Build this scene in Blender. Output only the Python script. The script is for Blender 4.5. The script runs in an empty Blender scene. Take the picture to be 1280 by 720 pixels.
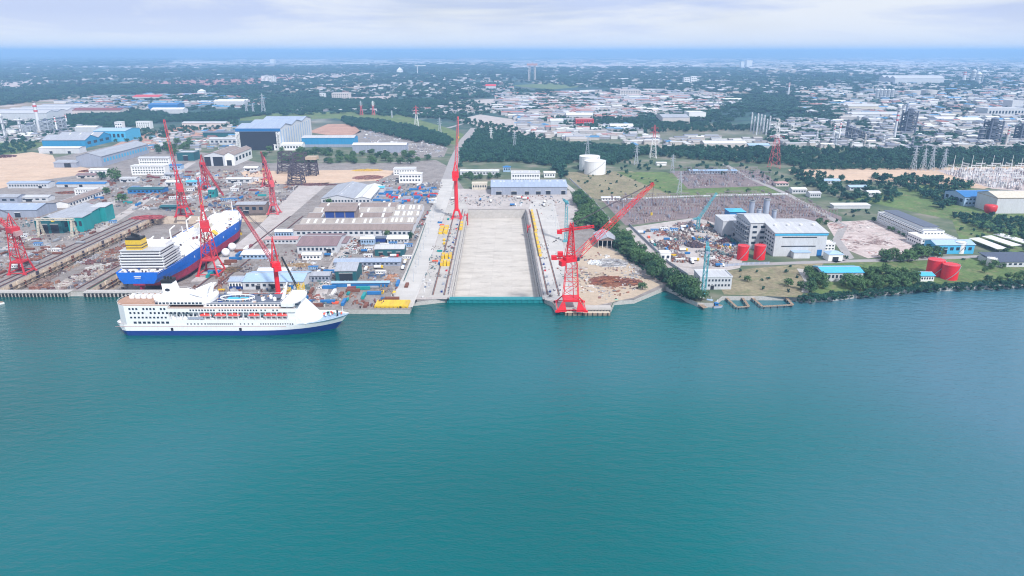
import bpy, math, random
import numpy as np
from mathutils import Vector, Matrix
from mathutils.geometry import tessellate_polygon

random.seed(7)
rng = np.random.default_rng(7)
scene = bpy.context.scene
col = scene.collection
PI = math.pi

# ---------------------------------------------------------------- camera
F, HC = 853.3, 205.0                       # focal length in photo pixels, drone height above the water
PITCH = math.atan(296 / F)
cp, sp = math.cos(PITCH), math.sin(PITCH)
cam_d = bpy.data.cameras.new('camera')
cam_d.sensor_width = 36.0
cam_d.lens = F / 1280 * 36.0
cam_d.clip_start, cam_d.clip_end = 1.0, 120000.0
cam = bpy.data.objects.new('camera', cam_d)
col.objects.link(cam)
cam.location = (0, 0, HC)
cam.rotation_euler = (PI / 2 - PITCH, 0, 0)
scene.camera = cam

# ---------------------------------------------------------------- sky, sun, exposure
SUN_EL, SUN_AZ = math.radians(46), math.radians(148)      # azimuth clockwise from +Y: behind the drone, to its right
world = bpy.data.worlds.new('World')
scene.world = world
world.use_nodes = True
nt = world.node_tree
nt.nodes.clear()
def wn(t, **k):
    n = nt.nodes.new(t)
    for a, b in k.items():
        setattr(n, a, b)
    return n
out = wn('ShaderNodeOutputWorld')
bg = wn('ShaderNodeBackground')
bg.inputs['Strength'].default_value = 0.054
sky = wn('ShaderNodeTexSky', sky_type='NISHITA', sun_disc=False)
sky.sun_elevation, sky.sun_rotation = SUN_EL, SUN_AZ
sky.air_density, sky.dust_density, sky.ozone_density = 1.0, 1.5, 1.5
tc = wn('ShaderNodeTexCoord')
mp = wn('ShaderNodeMapping')
mp.inputs['Scale'].default_value = (1.6, 1.6, 15.0)
mp.inputs['Location'].default_value = (3.75, 1.9, 1.35)
n1 = wn('ShaderNodeTexNoise')
n1.inputs['Scale'].default_value = 1.5
n1.inputs['Detail'].default_value = 7
n1.inputs['Roughness'].default_value = 0.58
n1.inputs['Distortion'].default_value = 0.4
r1 = wn('ShaderNodeValToRGB')                 # cloud shade: lavender-grey undersides to white
r1.color_ramp.elements[0].position = 0.42
r1.color_ramp.elements[0].color = (8.6, 9.8, 13.2, 1)
r1.color_ramp.elements[1].position = 0.58
r1.color_ramp.elements[1].color = (12.2, 12.7, 13.6, 1)
mp2 = wn('ShaderNodeMapping')
mp2.inputs['Scale'].default_value = (2.2, 2.2, 9.0)
n2 = wn('ShaderNodeTexNoise')
n2.inputs['Scale'].default_value = 1.3
n2.inputs['Detail'].default_value = 5
r2 = wn('ShaderNodeValToRGB')                 # cloud cover over the blue
r2.color_ramp.elements[0].position = 0.30
r2.color_ramp.elements[0].color = (0.8,) * 3 + (1,)
r2.color_ramp.elements[1].position = 0.50
r2.color_ramp.elements[1].color = (0.97,) * 3 + (1,)
sep = wn('ShaderNodeSeparateXYZ')
rz = wn('ShaderNodeValToRGB')                 # bright even veil low over the horizon
rz.color_ramp.elements[0].position = 0.0
rz.color_ramp.elements[0].color = (1, 1, 1, 1)
rz.color_ramp.elements[1].position = 0.045
rz.color_ramp.elements[1].color = (0, 0, 0, 1)
mix = wn('ShaderNodeMix', data_type='RGBA')
mixh = wn('ShaderNodeMix', data_type='RGBA')
mixh.inputs[7].default_value = (11.8, 12.4, 13.6, 1)
L = nt.links.new
L(tc.outputs['Generated'], mp.inputs['Vector']); L(mp.outputs['Vector'], n1.inputs['Vector'])
L(n1.outputs['Fac'], r1.inputs['Fac'])
L(tc.outputs['Generated'], mp2.inputs['Vector']); L(mp2.outputs['Vector'], n2.inputs['Vector'])
L(n2.outputs['Fac'], r2.inputs['Fac'])
L(r2.outputs['Color'], mix.inputs[0]); L(sky.outputs['Color'], mix.inputs[6]); L(r1.outputs['Color'], mix.inputs[7])
L(tc.outputs['Generated'], sep.inputs[0]); L(sep.outputs['Z'], rz.inputs['Fac'])
L(rz.outputs['Color'], mixh.inputs[0]); L(mix.outputs[2], mixh.inputs[6])
L(mixh.outputs[2], bg.inputs['Color']); L(bg.outputs[0], out.inputs['Surface'])

sun_d = bpy.data.lights.new('sun', 'SUN')
sun_d.energy, sun_d.angle, sun_d.color = 3.5, math.radians(5), (1.0, 0.975, 0.94)
sun = bpy.data.objects.new('sun', sun_d)
col.objects.link(sun)
sd = Vector((math.sin(SUN_AZ) * math.cos(SUN_EL), math.cos(SUN_AZ) * math.cos(SUN_EL), math.sin(SUN_EL)))
sun.rotation_euler = (-sd).to_track_quat('-Z', 'Y').to_euler()
sun.location = sd * 400

vs = scene.view_settings
vs.view_transform, vs.look, vs.exposure, vs.gamma, vs.use_curve_mapping = 'Standard', 'None', 0.42, 1.0, False
scene.cycles.use_denoising = True
scene.cycles.filter_width = 1.1
scene.cycles.max_bounces = 5
scene.cycles.diffuse_bounces = 2
scene.cycles.glossy_bounces = 3
scene.cycles.transparent_max_bounces = 6
scene.cycles.volume_bounces = 1
scene.cycles.sample_clamp_indirect = 4
scene.cycles.caustics_reflective = scene.cycles.caustics_refractive = False

# ---------------------------------------------------------------- ground geometry from surveyed picture points
LZ = 4.0                                     # quay level above the water
def W(px, py, z=LZ):                         # point of the level z seen at a photo position
    u, v = (px - 640) / F, (360 - py) / F
    t = (z - HC) / (-sp + v * cp)
    return Vector((u * t, (cp + v * sp) * t, z))
def ZT(py, Y):                               # height at which a vertical standing at distance Y reaches row py
    v = (360 - py) / F
    return HC + Y * (-sp + v * cp) / (cp + v * sp)
def RY(px, py, Y):                           # point at distance Y on the sight line of a photo position
    u, v = (px - 640) / F, (360 - py) / F
    t = Y / (cp + v * sp)
    return Vector((u * t, Y, HC + t * (-sp + v * cp)))

# ---------------------------------------------------------------- properties
def tag(o, label=None, cat=None, group=None, kind=None):
    if label: o['label'] = label
    if cat: o['category'] = cat
    if group: o['group'] = group
    if kind: o['kind'] = kind
    return o
def empty(name, loc, rz=0.0):
    o = bpy.data.objects.new(name, None)
    o.empty_display_size = 0.5
    col.objects.link(o)
    o.location = loc
    o.rotation_euler = (0, 0, rz)
    return o
def copy_tree(o, parent=None):
    c = o.copy(); col.objects.link(c); c.parent = parent
    for ch in KIDS.get(o.name, ()):
        copy_tree(ch, c)
        # grandchildren are found through the original's name
    return c
KIDS = {}

# ---------------------------------------------------------------- materials
MATS = {}
def mat(name, c, rough=0.7, metal=0.0, var=0.18, scale=0.25, fine=2.2, stretch=None, bump=0.0, spec=0.5, dirt=None, seams=None):
    """procedural paint, concrete, sheet metal ...: base colour with large patches and fine grain; dirt = (colour, amount)"""
    if name in MATS: return MATS[name]
    m = bpy.data.materials.new(name); m.use_nodes = True
    t = m.node_tree; N = t.nodes; K = t.links.new
    b = N['Principled BSDF']
    b.inputs['Roughness'].default_value = rough
    b.inputs['Metallic'].default_value = metal
    b.inputs['Specular IOR Level'].default_value = spec
    g = N.new('ShaderNodeTexCoord')
    mpn = N.new('ShaderNodeMapping')
    if stretch: mpn.inputs['Scale'].default_value = stretch
    oi = N.new('ShaderNodeObjectInfo')
    ad = N.new('ShaderNodeVectorMath'); ad.operation = 'ADD'
    mu = N.new('ShaderNodeMath'); mu.operation = 'MULTIPLY'; mu.inputs[1].default_value = 900
    K(oi.outputs['Random'], mu.inputs[0]); K(g.outputs['Object'], ad.inputs[0]); K(mu.outputs[0], ad.inputs[1])
    K(ad.outputs[0], mpn.inputs['Vector'])
    a = N.new('ShaderNodeTexNoise'); a.inputs['Scale'].default_value = scale; a.inputs['Detail'].default_value = 5; a.inputs['Roughness'].default_value = 0.62
    f2 = N.new('ShaderNodeTexNoise'); f2.inputs['Scale'].default_value = fine; f2.inputs['Detail'].default_value = 3
    K(mpn.outputs[0], a.inputs['Vector']); K(mpn.outputs[0], f2.inputs['Vector'])
    s = N.new('ShaderNodeMath'); s.operation = 'ADD'
    K(a.outputs['Fac'], s.inputs[0]); K(f2.outputs['Fac'], s.inputs[1])
    mr = N.new('ShaderNodeMapRange'); mr.inputs['From Min'].default_value = 0.65; mr.inputs['From Max'].default_value = 1.35
    mr.inputs['To Min'].default_value = 1 - var; mr.inputs['To Max'].default_value = 1 + var
    K(s.outputs[0], mr.inputs['Value'])
    mx = N.new('ShaderNodeMix'); mx.data_type = 'RGBA'; mx.blend_type = 'MULTIPLY'; mx.inputs[0].default_value = 1
    mx.inputs[6].default_value = (*c, 1)
    K(mr.outputs[0], mx.inputs[7])
    last = mx.outputs[2]
    if dirt:
        d = N.new('ShaderNodeTexNoise'); d.inputs['Scale'].default_value = scale * 2.7; d.inputs['Detail'].default_value = 8; d.inputs['Roughness'].default_value = 0.7
        K(mpn.outputs[0], d.inputs['Vector'])
        dr = N.new('ShaderNodeMapRange'); dr.inputs['From Min'].default_value = 0.5; dr.inputs['From Max'].default_value = 0.72; dr.inputs['To Max'].default_value = dirt[1]
        K(d.outputs['Fac'], dr.inputs['Value'])
        dm = N.new('ShaderNodeMix'); dm.data_type = 'RGBA'
        K(dr.outputs[0], dm.inputs[0]); K(last, dm.inputs[6]); dm.inputs[7].default_value = (*dirt[0], 1)
        last = dm.outputs[2]
    if seams:
        w = N.new('ShaderNodeTexBrick')
        w.inputs['Scale'].default_value = 1.0
        w.inputs['Brick Width'].default_value, w.inputs['Row Height'].default_value = seams[0], seams[1]
        w.inputs['Mortar Size'].default_value = seams[2]
        w.inputs['Color1'].default_value = (1, 1, 1, 1); w.inputs['Color2'].default_value = (0.9, 0.9, 0.9, 1)
        w.inputs['Mortar'].default_value = (seams[3],) * 3 + (1,)
        w.offset = 0.0
        K(g.outputs['Object'], w.inputs['Vector'])
        sm = N.new('ShaderNodeMix'); sm.data_type = 'RGBA'; sm.blend_type = 'MULTIPLY'; sm.inputs[0].default_value = 1
        K(last, sm.inputs[6]); K(w.outputs['Color'], sm.inputs[7]); last = sm.outputs[2]
    K(last, b.inputs['Base Color'])
    if bump:
        bm = N.new('ShaderNodeBump'); bm.inputs['Strength'].default_value = bump; bm.inputs['Distance'].default_value = 0.2
        K(s.outputs[0], bm.inputs['Height']); K(bm.outputs[0], b.inputs['Normal'])
    MATS[name] = m
    return m
def vmat(name, rough=0.75, var=0.2):
    """colour from the mesh's own colour attribute (each piece painted one flat colour), with grain"""
    if name in MATS: return MATS[name]
    m = mat(name, (1, 1, 1), rough, var=var)
    t = m.node_tree
    at = t.nodes.new('ShaderNodeVertexColor'); at.layer_name = 'paint'
    for n in t.nodes:
        if n.type == 'MIX' and n.blend_type == 'MULTIPLY':
            t.links.new(at.outputs['Color'], n.inputs[6])
    return m
CON = ((0.12, 0.11, 0.10), 0.55)
RUST = ((0.16, 0.07, 0.04), 0.6)

mat('glass', (0.03, 0.045, 0.07), 0.12, var=0.1)
mat('dark', (0.018, 0.022, 0.035), 0.8)
mat('black', (0.012, 0.012, 0.014), 0.6)
mat('white', (0.80, 0.80, 0.80), 0.45, var=0.06, dirt=((0.45, 0.42, 0.38), 0.3))
mat('ship_white', (0.84, 0.84, 0.85), 0.35, var=0.05, dirt=((0.55, 0.5, 0.46), 0.25), stretch=(0.6, 0.6, 0.15))
mat('cream', (0.60, 0.55, 0.46), 0.7, dirt=((0.3, 0.24, 0.17), 0.5))
mat('tan', (0.46, 0.37, 0.28), 0.8, var=.25, dirt=((0.32, 0.22, 0.15), 0.7))
mat('red', (0.62, 0.028, 0.035), 0.45, var=0.14, dirt=((0.34, 0.04, 0.03), 0.5))
mat('bright_red', (0.72, 0.014, 0.025), 0.42, var=0.14, dirt=((0.45, 0.03, 0.03), 0.45))
mat('crane_red', (0.56, 0.03, 0.045), 0.5, var=0.2, dirt=((0.34, 0.07, 0.06), 0.5))
mat('crane_pink', (0.58, 0.09, 0.11), 0.55, var=0.2)
mat('dark_steel', (0.07, 0.055, 0.075), 0.7, var=0.3)
mat('rust', (0.20, 0.075, 0.05), 0.85, var=0.4, dirt=((0.08, 0.03, 0.025), 0.7))
mat('maroon', (0.22, 0.065, 0.075), 0.75, var=0.25, dirt=((0.10, 0.05, 0.05), 0.6))
mat('yellow', (0.72, 0.48, 0.03), 0.5, dirt=((0.4, 0.25, 0.05), 0.5))
mat('navy', (0.012, 0.045, 0.22), 0.4, var=0.12)
mat('hull_blue', (0.008, 0.14, 0.62), 0.42, var=0.1, scale=0.05, dirt=((0.02, 0.07, 0.30), 0.5))
mat('hull_red', (0.36, 0.03, 0.085), 0.55, var=0.18, scale=0.08, dirt=((0.2, 0.03, 0.06), 0.6))
mat('blue', (0.02, 0.16, 0.42), 0.5, var=0.18)
mat('sky_blue', (0.07, 0.42, 0.68), 0.5, var=0.15)
mat('blue_wall', (0.03, 0.30, 0.58), 0.6, var=0.15, stretch=(1, 1, 0.1), seams=(6.0, 400, 0.14, 0.82))
mat('pale_blue', (0.34, 0.48, 0.66), 0.55, var=0.12, dirt=((0.24, 0.32, 0.42), 0.5))
mat('teal', (0.01, 0.27, 0.28), 0.55, var=0.18, stretch=(1, 1, 0.15))
mat('gate_teal', (0.01, 0.22, 0.25), 0.5, var=0.15)
mat('dark_green', (0.012, 0.10, 0.12), 0.6, var=0.2)
mat('crane_teal', (0.09, 0.34, 0.40), 0.6, var=0.2)
mat('pale_green', (0.26, 0.50, 0.38), 0.6, var=0.25, dirt=((0.1, 0.2, 0.16), 0.6))
mat('grey_wall', (0.36, 0.40, 0.50), 0.7, var=0.16, stretch=(1.2, 1.2, 0.12), dirt=((0.25, 0.25, 0.28), 0.45), seams=(6.0, 400, 0.14, 0.82))
mat('light_wall', (0.66, 0.68, 0.72), 0.65, var=0.1, stretch=(1, 1, 0.2), dirt=((0.42, 0.40, 0.40), 0.4), seams=(6.0, 400, 0.14, 0.82))
mat('beige_wall', (0.56, 0.52, 0.50), 0.7, var=0.12, dirt=((0.36, 0.33, 0.3), 0.4))
mat('roof_grey', (0.36, 0.38, 0.43), 0.6, var=0.2, stretch=(1, 0.15, 1), dirt=((0.25, 0.23, 0.23), 0.5), seams=(5.0, 400, 0.14, 0.80))
mat('roof_blue_grey', (0.34, 0.41, 0.54), 0.55, var=0.16, stretch=(1, 0.15, 1), dirt=((0.25, 0.28, 0.34), 0.5), seams=(5.0, 400, 0.14, 0.80))
mat('roof_light', (0.50, 0.51, 0.54), 0.55, var=0.14, stretch=(1, 0.15, 1), dirt=((0.40, 0.37, 0.35), 0.5), seams=(5.0, 400, 0.14, 0.80))
mat('roof_white', (0.70, 0.70, 0.70), 0.5, var=0.08, stretch=(1, 0.15, 1), dirt=((0.5, 0.47, 0.45), 0.35), seams=(5.0, 400, 0.14, 0.80))
mat('roof_beige', (0.40, 0.355, 0.32), 0.6, var=0.16, stretch=(1, 0.15, 1), dirt=((0.28, 0.23, 0.20), 0.5), seams=(5.0, 400, 0.14, 0.80))
mat('roof_taupe', (0.27, 0.21, 0.19), 0.7, var=0.2, stretch=(1, 0.2, 1), dirt=((0.24, 0.19, 0.17), 0.5), seams=(5.0, 400, 0.14, 0.80))
mat('roof_brown', (0.24, 0.16, 0.17), 0.7, var=0.2, stretch=(1, 0.2, 1), dirt=((0.14, 0.10, 0.10), 0.5), seams=(5.0, 400, 0.14, 0.80))
mat('roof_pink', (0.46, 0.27, 0.27), 0.7, var=0.2, dirt=((0.30, 0.2, 0.2), 0.5))
mat('roof_dark', (0.11, 0.13, 0.18), 0.6, var=0.22, dirt=((0.07, 0.08, 0.1), 0.5))
mat('solar', (0.03, 0.045, 0.09), 0.25, var=0.15)
mat('concrete', (0.46, 0.435, 0.41), 0.85, var=0.12, scale=0.05, dirt=((0.34, 0.31, 0.28), 0.5), seams=(12, 12, 0.16, 0.82))
mat('apron_white', (0.52, 0.50, 0.48), 0.85, var=0.12, scale=0.04, dirt=((0.46, 0.43, 0.40), 0.4), seams=(14, 10, 0.14, 0.84))
mat('dock_floor', (0.54, 0.50, 0.455), 0.85, var=0.16, scale=0.035, dirt=((0.32, 0.285, 0.255), 0.8), seams=(20, 6, 0.2, 0.84), stretch=(0.5, 1.2, 1))
mat('dock_wall', (0.46, 0.44, 0.42), 0.85, var=0.2, dirt=((0.26, 0.22, 0.19), 0.6))
mat('dock_cream', (0.62, 0.52, 0.42), 0.85, var=0.16, dirt=((0.30, 0.22, 0.16), 0.65), scale=0.12)
mat('yard', (0.25, 0.225, 0.215), 0.9, var=0.35, scale=0.045, fine=0.6, dirt=((0.15, 0.105, 0.09), 0.85))
mat('yard_pale', (0.44, 0.40, 0.385), 0.9, var=0.22, scale=0.05, fine=0.7, dirt=((0.28, 0.23, 0.20), 0.7))
mat('sand', (0.56, 0.41, 0.30), 0.95, var=0.2, scale=0.02, fine=0.3, dirt=((0.46, 0.28, 0.18), 0.6), stretch=(0.6, 1.6, 1))
mat('earth', (0.42, 0.24, 0.18), 0.95, var=0.28, scale=0.02, fine=0.3, dirt=((0.5, 0.34, 0.26), 0.7))
mat('far_earth', (0.36, 0.17, 0.16), 0.95, var=0.3, scale=0.004, fine=0.05, dirt=((0.5, 0.36, 0.32), 0.7))
mat('road', (0.33, 0.31, 0.31), 0.9, var=0.14, scale=0.05, dirt=((0.24, 0.22, 0.21), 0.5))
mat('asphalt', (0.15, 0.15, 0.165), 0.9, var=0.2, scale=0.05, dirt=((0.1, 0.1, 0.11), 0.5))
mat('grass', (0.095, 0.155, 0.045), 0.95, var=0.45, scale=0.035, fine=0.35, dirt=((0.25, 0.20, 0.12), 0.8))
mat('grass_dry', (0.24, 0.205, 0.13), 0.95, var=0.4, scale=0.03, fine=0.35, dirt=((0.09, 0.13, 0.045), 0.85))
mat('switch_gravel', (0.20, 0.155, 0.16), 0.95, var=0.22, scale=0.05, fine=0.4, dirt=((0.30, 0.24, 0.24), 0.6))
mat('slab_pink', (0.50, 0.42, 0.40), 0.9, var=0.3, scale=0.05, fine=0.5, dirt=((0.28, 0.19, 0.17), 0.85), stretch=(0.7, 1.6, 1))
mat('timber', (0.30, 0.22, 0.16), 0.9, var=0.3, dirt=((0.15, 0.1, 0.08), 0.6))
mat('teak', (0.40, 0.24, 0.17), 0.8, var=0.2)
mat('trunk', (0.10, 0.075, 0.05), 0.9, var=0.3)
mat('orange', (0.78, 0.13, 0.06), 0.5)
mat('lifeboat_red', (0.75, 0.07, 0.06), 0.45)
mat('steel', (0.42, 0.44, 0.48), 0.45, 0.4, var=0.2)
mat('galv', (0.46, 0.50, 0.56), 0.5, 0.2, var=0.2)
mat('rubber', (0.02, 0.02, 0.022), 0.9)
vmat('paint')
vmat('far_paint', var=0.12)

# ---------------------------------------------------------------- mesh builder
class MB:
    def __init__(s): s.v, s.f, s.m, s.c = [], [], [], []
    def add(s, vs, fs, m=0, c=None):
        o = len(s.v)
        s.v.extend(vs)
        for f in fs:
            s.f.append(tuple(i + o for i in f)); s.m.append(m); s.c.append(c)
        return s
    def box(s, x0, x1, y0, y1, z0, z1, m=0, c=None):
        return s.add([(x0, y0, z0), (x1, y0, z0), (x1, y1, z0), (x0, y1, z0), (x0, y0, z1), (x1, y0, z1), (x1, y1, z1), (x0, y1, z1)],
                     [(3, 2, 1, 0), (4, 5, 6, 7), (0, 1, 5, 4), (1, 2, 6, 5), (2, 3, 7, 6), (3, 0, 4, 7)], m, c)
    def rbox(s, cx, cy, z0, lx, ly, lz, a, m=0, c=None, tilt=0.0):
        ca, sa = math.cos(a), math.sin(a)
        vs = []
        for k, (ix, iy) in enumerate([(-1, -1), (1, -1), (1, 1), (-1, 1)] * 2):
            x, y = ix * lx / 2, iy * ly / 2
            z = z0 + (lz if k > 3 else 0) + tilt * x
            vs.append((cx + x * ca - y * sa, cy + x * sa + y * ca, z))
        return s.add(vs, [(3, 2, 1, 0), (4, 5, 6, 7), (0, 1, 5, 4), (1, 2, 6, 5), (2, 3, 7, 6), (3, 0, 4, 7)], m, c)
    def bar(s, a, b, w, m=0, w2=None, c=None):
        a, b = Vector(a), Vector(b)
        d = (b - a)
        if d.length < 1e-6: return s
        d.normalize()
        u = d.cross(Vector((0, 0, 1)) if abs(d.z) < 0.95 else Vector((1, 0, 0))).normalized()
        n = d.cross(u)
        w2 = w if w2 is None else w2
        vs = [tuple(p + u * (i * h / 2) + n * (j * h / 2)) for p, h in ((a, w), (b, w2)) for i, j in ((-1, -1), (1, -1), (1, 1), (-1, 1))]
        return s.add(vs, [(3, 2, 1, 0), (4, 5, 6, 7), (0, 1, 5, 4), (1, 2, 6, 5), (2, 3, 7, 6), (3, 0, 4, 7)], m, c)
    def cyl(s, cx, cy, z0, z1, r, n=16, m=0, r2=None, dome=0.0, c=None):
        r2 = r if r2 is None else r2
        vs = [(cx + r * math.cos(2 * PI * i / n), cy + r * math.sin(2 * PI * i / n), z0) for i in range(n)]
        vs += [(cx + r2 * math.cos(2 * PI * i / n), cy + r2 * math.sin(2 * PI * i / n), z1) for i in range(n)]
        fs = [(i, (i + 1) % n, (i + 1) % n + n, i + n) for i in range(n)]
        vs += [(cx, cy, z1 + dome), (cx, cy, z0)]
        fs += [(i + n, (i + 1) % n + n, 2 * n) for i in range(n)] + [((i + 1) % n, i, 2 * n + 1) for i in range(n)]
        return s.add(vs, fs, m, c)
    def prism(s, pts, z0, z1, m=0):
        n = len(pts)
        vs = [(p[0], p[1], z0) for p in pts] + [(p[0], p[1], z1) for p in pts]
        tri = tessellate_polygon([[Vector((p[0], p[1], 0)) for p in pts]])
        fs = [(i, (i + 1) % n, (i + 1) % n + n, i + n) for i in range(n)]
        fs += [tuple(i + n for i in t) for t in tri] + [tuple(reversed(t)) for t in tri]
        return s.add(vs, fs, m)
    def gable(s, x0, x1, y0, y1, z, rise, axis='x', th=0.35, m=0):
        """two roof slopes as a thin solid; ridge runs along axis"""
        if axis == 'x':
            ym = (y0 + y1) / 2
            prof = [(y0, z), (ym, z + rise), (y1, z), (y1, z + th), (ym, z + rise + th), (y0, z + th)]
            vs = [(x0, p, q) for p, q in prof] + [(x1, p, q) for p, q in prof]
        else:
            xm = (x0 + x1) / 2
            prof = [(x0, z), (xm, z + rise), (x1, z), (x1, z + th), (xm, z + rise + th), (x0, z + th)]
            vs = [(p, y0, q) for p, q in prof] + [(p, y1, q) for p, q in prof]
        fs = [(i, (i + 1) % 6, (i + 1) % 6 + 6, i + 6) for i in range(6)] + [(0, 1, 4, 5), (1, 2, 3, 4), (6, 7, 10, 11), (7, 8, 9, 10)]
        return s.add(vs, fs, m)
    def truss(s, a, b, wa, wb, n, t, m=0, up=(0, 0, 1), ha=None, hb=None, ring=True):
        """square lattice girder: four chords, zig-zag lacing"""
        a, b = Vector(a), Vector(b)
        d = (b - a).normalized()
        u = d.cross(Vector(up))
        u = (Vector((1, 0, 0)) if u.length < 1e-3 else u.normalized())
        w = d.cross(u).normalized()
        ha, hb = ha or wa, hb or wb
        R = []
        for i in range(n + 1):
            k = i / n
            p = a.lerp(b, k); ww, hh = wa + (wb - wa) * k, ha + (hb - ha) * k
            R.append([p + u * (i_ * ww / 2) + w * (j_ * hh / 2) for i_, j_ in ((-1, -1), (1, -1), (1, 1), (-1, 1))])
        for c_ in range(4):
            s.bar(R[0][c_], R[n][c_], t, m)
        for i in range(n):
            for c_ in range(4):
                d_ = (c_ + 1) % 4
                if (i + c_) % 2: s.bar(R[i][c_], R[i + 1][d_], t * 0.65, m)
                else: s.bar(R[i][d_], R[i + 1][c_], t * 0.65, m)
                if ring: s.bar(R[i][c_], R[i][d_], t * 0.6, m)
        return s
    def build(s, name, mats, parent=None, loc=None, smooth=False, rz=0):
        me = bpy.data.meshes.new(name)
        me.from_pydata([tuple(p) for p in s.v], [], s.f)
        if isinstance(mats, str): mats = [mats]
        for k in mats: me.materials.append(MATS[k])
        if len(mats) > 1: me.polygons.foreach_set('material_index', s.m)
        if any(c is not None for c in s.c):
            ca = me.color_attributes.new('paint', 'FLOAT_COLOR', 'CORNER')
            buf = []
            for f, c in zip(s.f, s.c):
                buf.extend((*(c or (0.5, 0.5, 0.5)), 1.0) * len(f))
            ca.data.foreach_set('color', buf)
        if smooth: me.polygons.foreach_set('use_smooth', [True] * len(s.f))
        me.update()
        return obj(name, me, parent, loc, rz)
def obj(name, me, parent=None, loc=None, rz=0):
    o = bpy.data.objects.new(name, me)
    col.objects.link(o)
    if parent is not None:
        o.parent = parent
        KIDS.setdefault(parent.name, []).append(o)
    if loc is not None: o.location = loc
    if rz: o.rotation_euler = (0, 0, rz)
    return o
def share(src, name, parent, loc, rz=0, scale=None):
    """another piece using the same mesh data"""
    o = obj(name, src.data, parent, loc, rz)
    if scale: o.scale = scale
    return o
def box_piece(name, m, parent, cx, cy, cz, sx, sy, sz, rz=0):
    """small box part from shared unit cubes"""
    k = 'cube_' + m
    if k not in UNIT:
        b = MB().box(-.5, .5, -.5, .5, -.5, .5)
        me = bpy.data.meshes.new('unit_' + m); me.from_pydata(b.v, [], b.f); me.materials.append(MATS[m]); me.update()
        UNIT[k] = me
    o = obj(name, UNIT[k], parent, (cx, cy, cz), rz)
    o.scale = (sx, sy, sz)
    return o
UNIT = {}
def inside(x, y, poly):
    r, j = False, len(poly) - 1
    for i in range(len(poly)):
        xi, yi, xj, yj = *poly[i], *poly[j]
        if (yi > y) != (yj > y) and x < (xj - xi) * (y - yi) / (yj - yi) + xi: r = not r
        j = i
    return r
def scatter_world(pxpoly, spacing, jitter=0.5, z=LZ):
    """jittered world grid inside a ground area"""
    wp = [tuple(W(*p, z)[:2]) for p in pxpoly]
    xs, ys = [p[0] for p in wp], [p[1] for p in wp]
    res = []
    y = min(ys)
    while y < max(ys):
        x = min(xs) + random.random() * spacing
        while x < max(xs):
            a, b = x + random.uniform(-jitter, jitter) * spacing, y + random.uniform(-jitter, jitter) * spacing
            if inside(a, b, wp): res.append((a, b))
            x += spacing
        y += spacing
    return res
def scatter_n(pxpoly, n, z=LZ, mind=0.0, taken=None):
    """n places inside a ground area, evenly over the view, optionally apart from each other"""
    xs, ys = [p[0] for p in pxpoly], [p[1] for p in pxpoly]
    res, tries = [], 0
    taken = taken if taken is not None else []
    while len(res) < n and tries < n * 40:
        tries += 1
        a, b = random.uniform(min(xs), max(xs)), random.uniform(min(ys), max(ys))
        if not inside(a, b, pxpoly): continue
        p = W(a, b, z)
        if mind and any((p.x - q[0]) ** 2 + (p.y - q[1]) ** 2 < mind * mind for q in taken): continue
        res.append((p.x, p.y)); taken.append((p.x, p.y))
    return res

# ================================================================ THE SETTING
def tess(name, loops, z, m, kind='structure'):
    loops = [[Vector((p[0], p[1], 0)) for p in lp] for lp in loops]
    tri = tessellate_polygon(loops)
    flat = [p for lp in loops for p in lp]
    me = bpy.data.meshes.new(name)
    fs = []
    for t in tri:
        a, b, c = (flat[i] for i in t)
        fs.append(tuple(t) if (b - a).cross(c - a).z > 0 else tuple(reversed(t)))
    me.from_pydata([(p.x, p.y, z) for p in flat], [], fs)
    me.materials.append(MATS[m]); me.update()
    return tag(obj(name, me), kind=kind)
def sheet(name, pxpoly, m, layer=1, z=LZ):
    far = max(W(*p, z).y for p in pxpoly)
    return tess(name, [[W(*p, z)[:2] for p in pxpoly]], z + layer * (0.03 if far < 2500 else 0.25), m)
def strip(name, pts, w, m, layer=2, z=LZ):
    """road along a centre line of picture points, w metres wide"""
    p = [W(*q, z) for q in pts]
    a, b = [], []
    for i, q in enumerate(p):
        d = (p[min(i + 1, len(p) - 1)] - p[max(i - 1, 0)]); d.z = 0; d.normalize()
        n = Vector((-d.y, d.x, 0)) * w / 2
        a.append((q + n)[:2]); b.append((q - n)[:2])
    far = max(q.y for q in p)
    return tess(name, [a + b[::-1]], z + layer * (0.03 if far < 2500 else 0.25), m)

# ---- coast (top edge of the quays, west to east), the three dock basins cut into it
def wx(px, py): return tuple(W(px, py)[:2])
COAST_W = [(-7000, 572), wx(0, 364.5), wx(206, 365)]
COAST_M = [wx(236, 367), wx(240, 386), wx(512, 387), wx(516, 377)]
COAST_E = [wx(690, 378), wx(694, 385), wx(764, 385), wx(768, 376), wx(793, 374), wx(832, 358), wx(846, 364), wx(858, 372), wx(872, 378), wx(892, 379), wx(903, 370),
           wx(988, 370), wx(1012, 373), wx(1040, 371), wx(1082, 366), wx(1142, 361), wx(1147, 356.5), wx(1172, 359), wx(1215, 357), wx(1285, 354.5), wx(1400, 351), (7000, 640)]
YQ = W(0, 364.5).y
YG = W(620, 372).y
D2 = [(-459.5, YQ), (-459.5, 862), (-392, 862), (-392, YQ)]
D1 = [(-377, YQ), (-379, 880), (-288, 880), (-289, YQ)]
D3 = [(-54.2, YG), (-61.2, 900), (18.3, 901), (26.4, YG)]
COAST = COAST_W[:1] + D2 + D1 + [COAST_W[2]] + COAST_M + D3 + COAST_E
FAR = 60000
land_poly = COAST + [(FAR * 0.9, 640), (FAR * 0.9, FAR), (-FAR * 0.9, FAR), (-FAR * 0.9, 572)]

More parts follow.
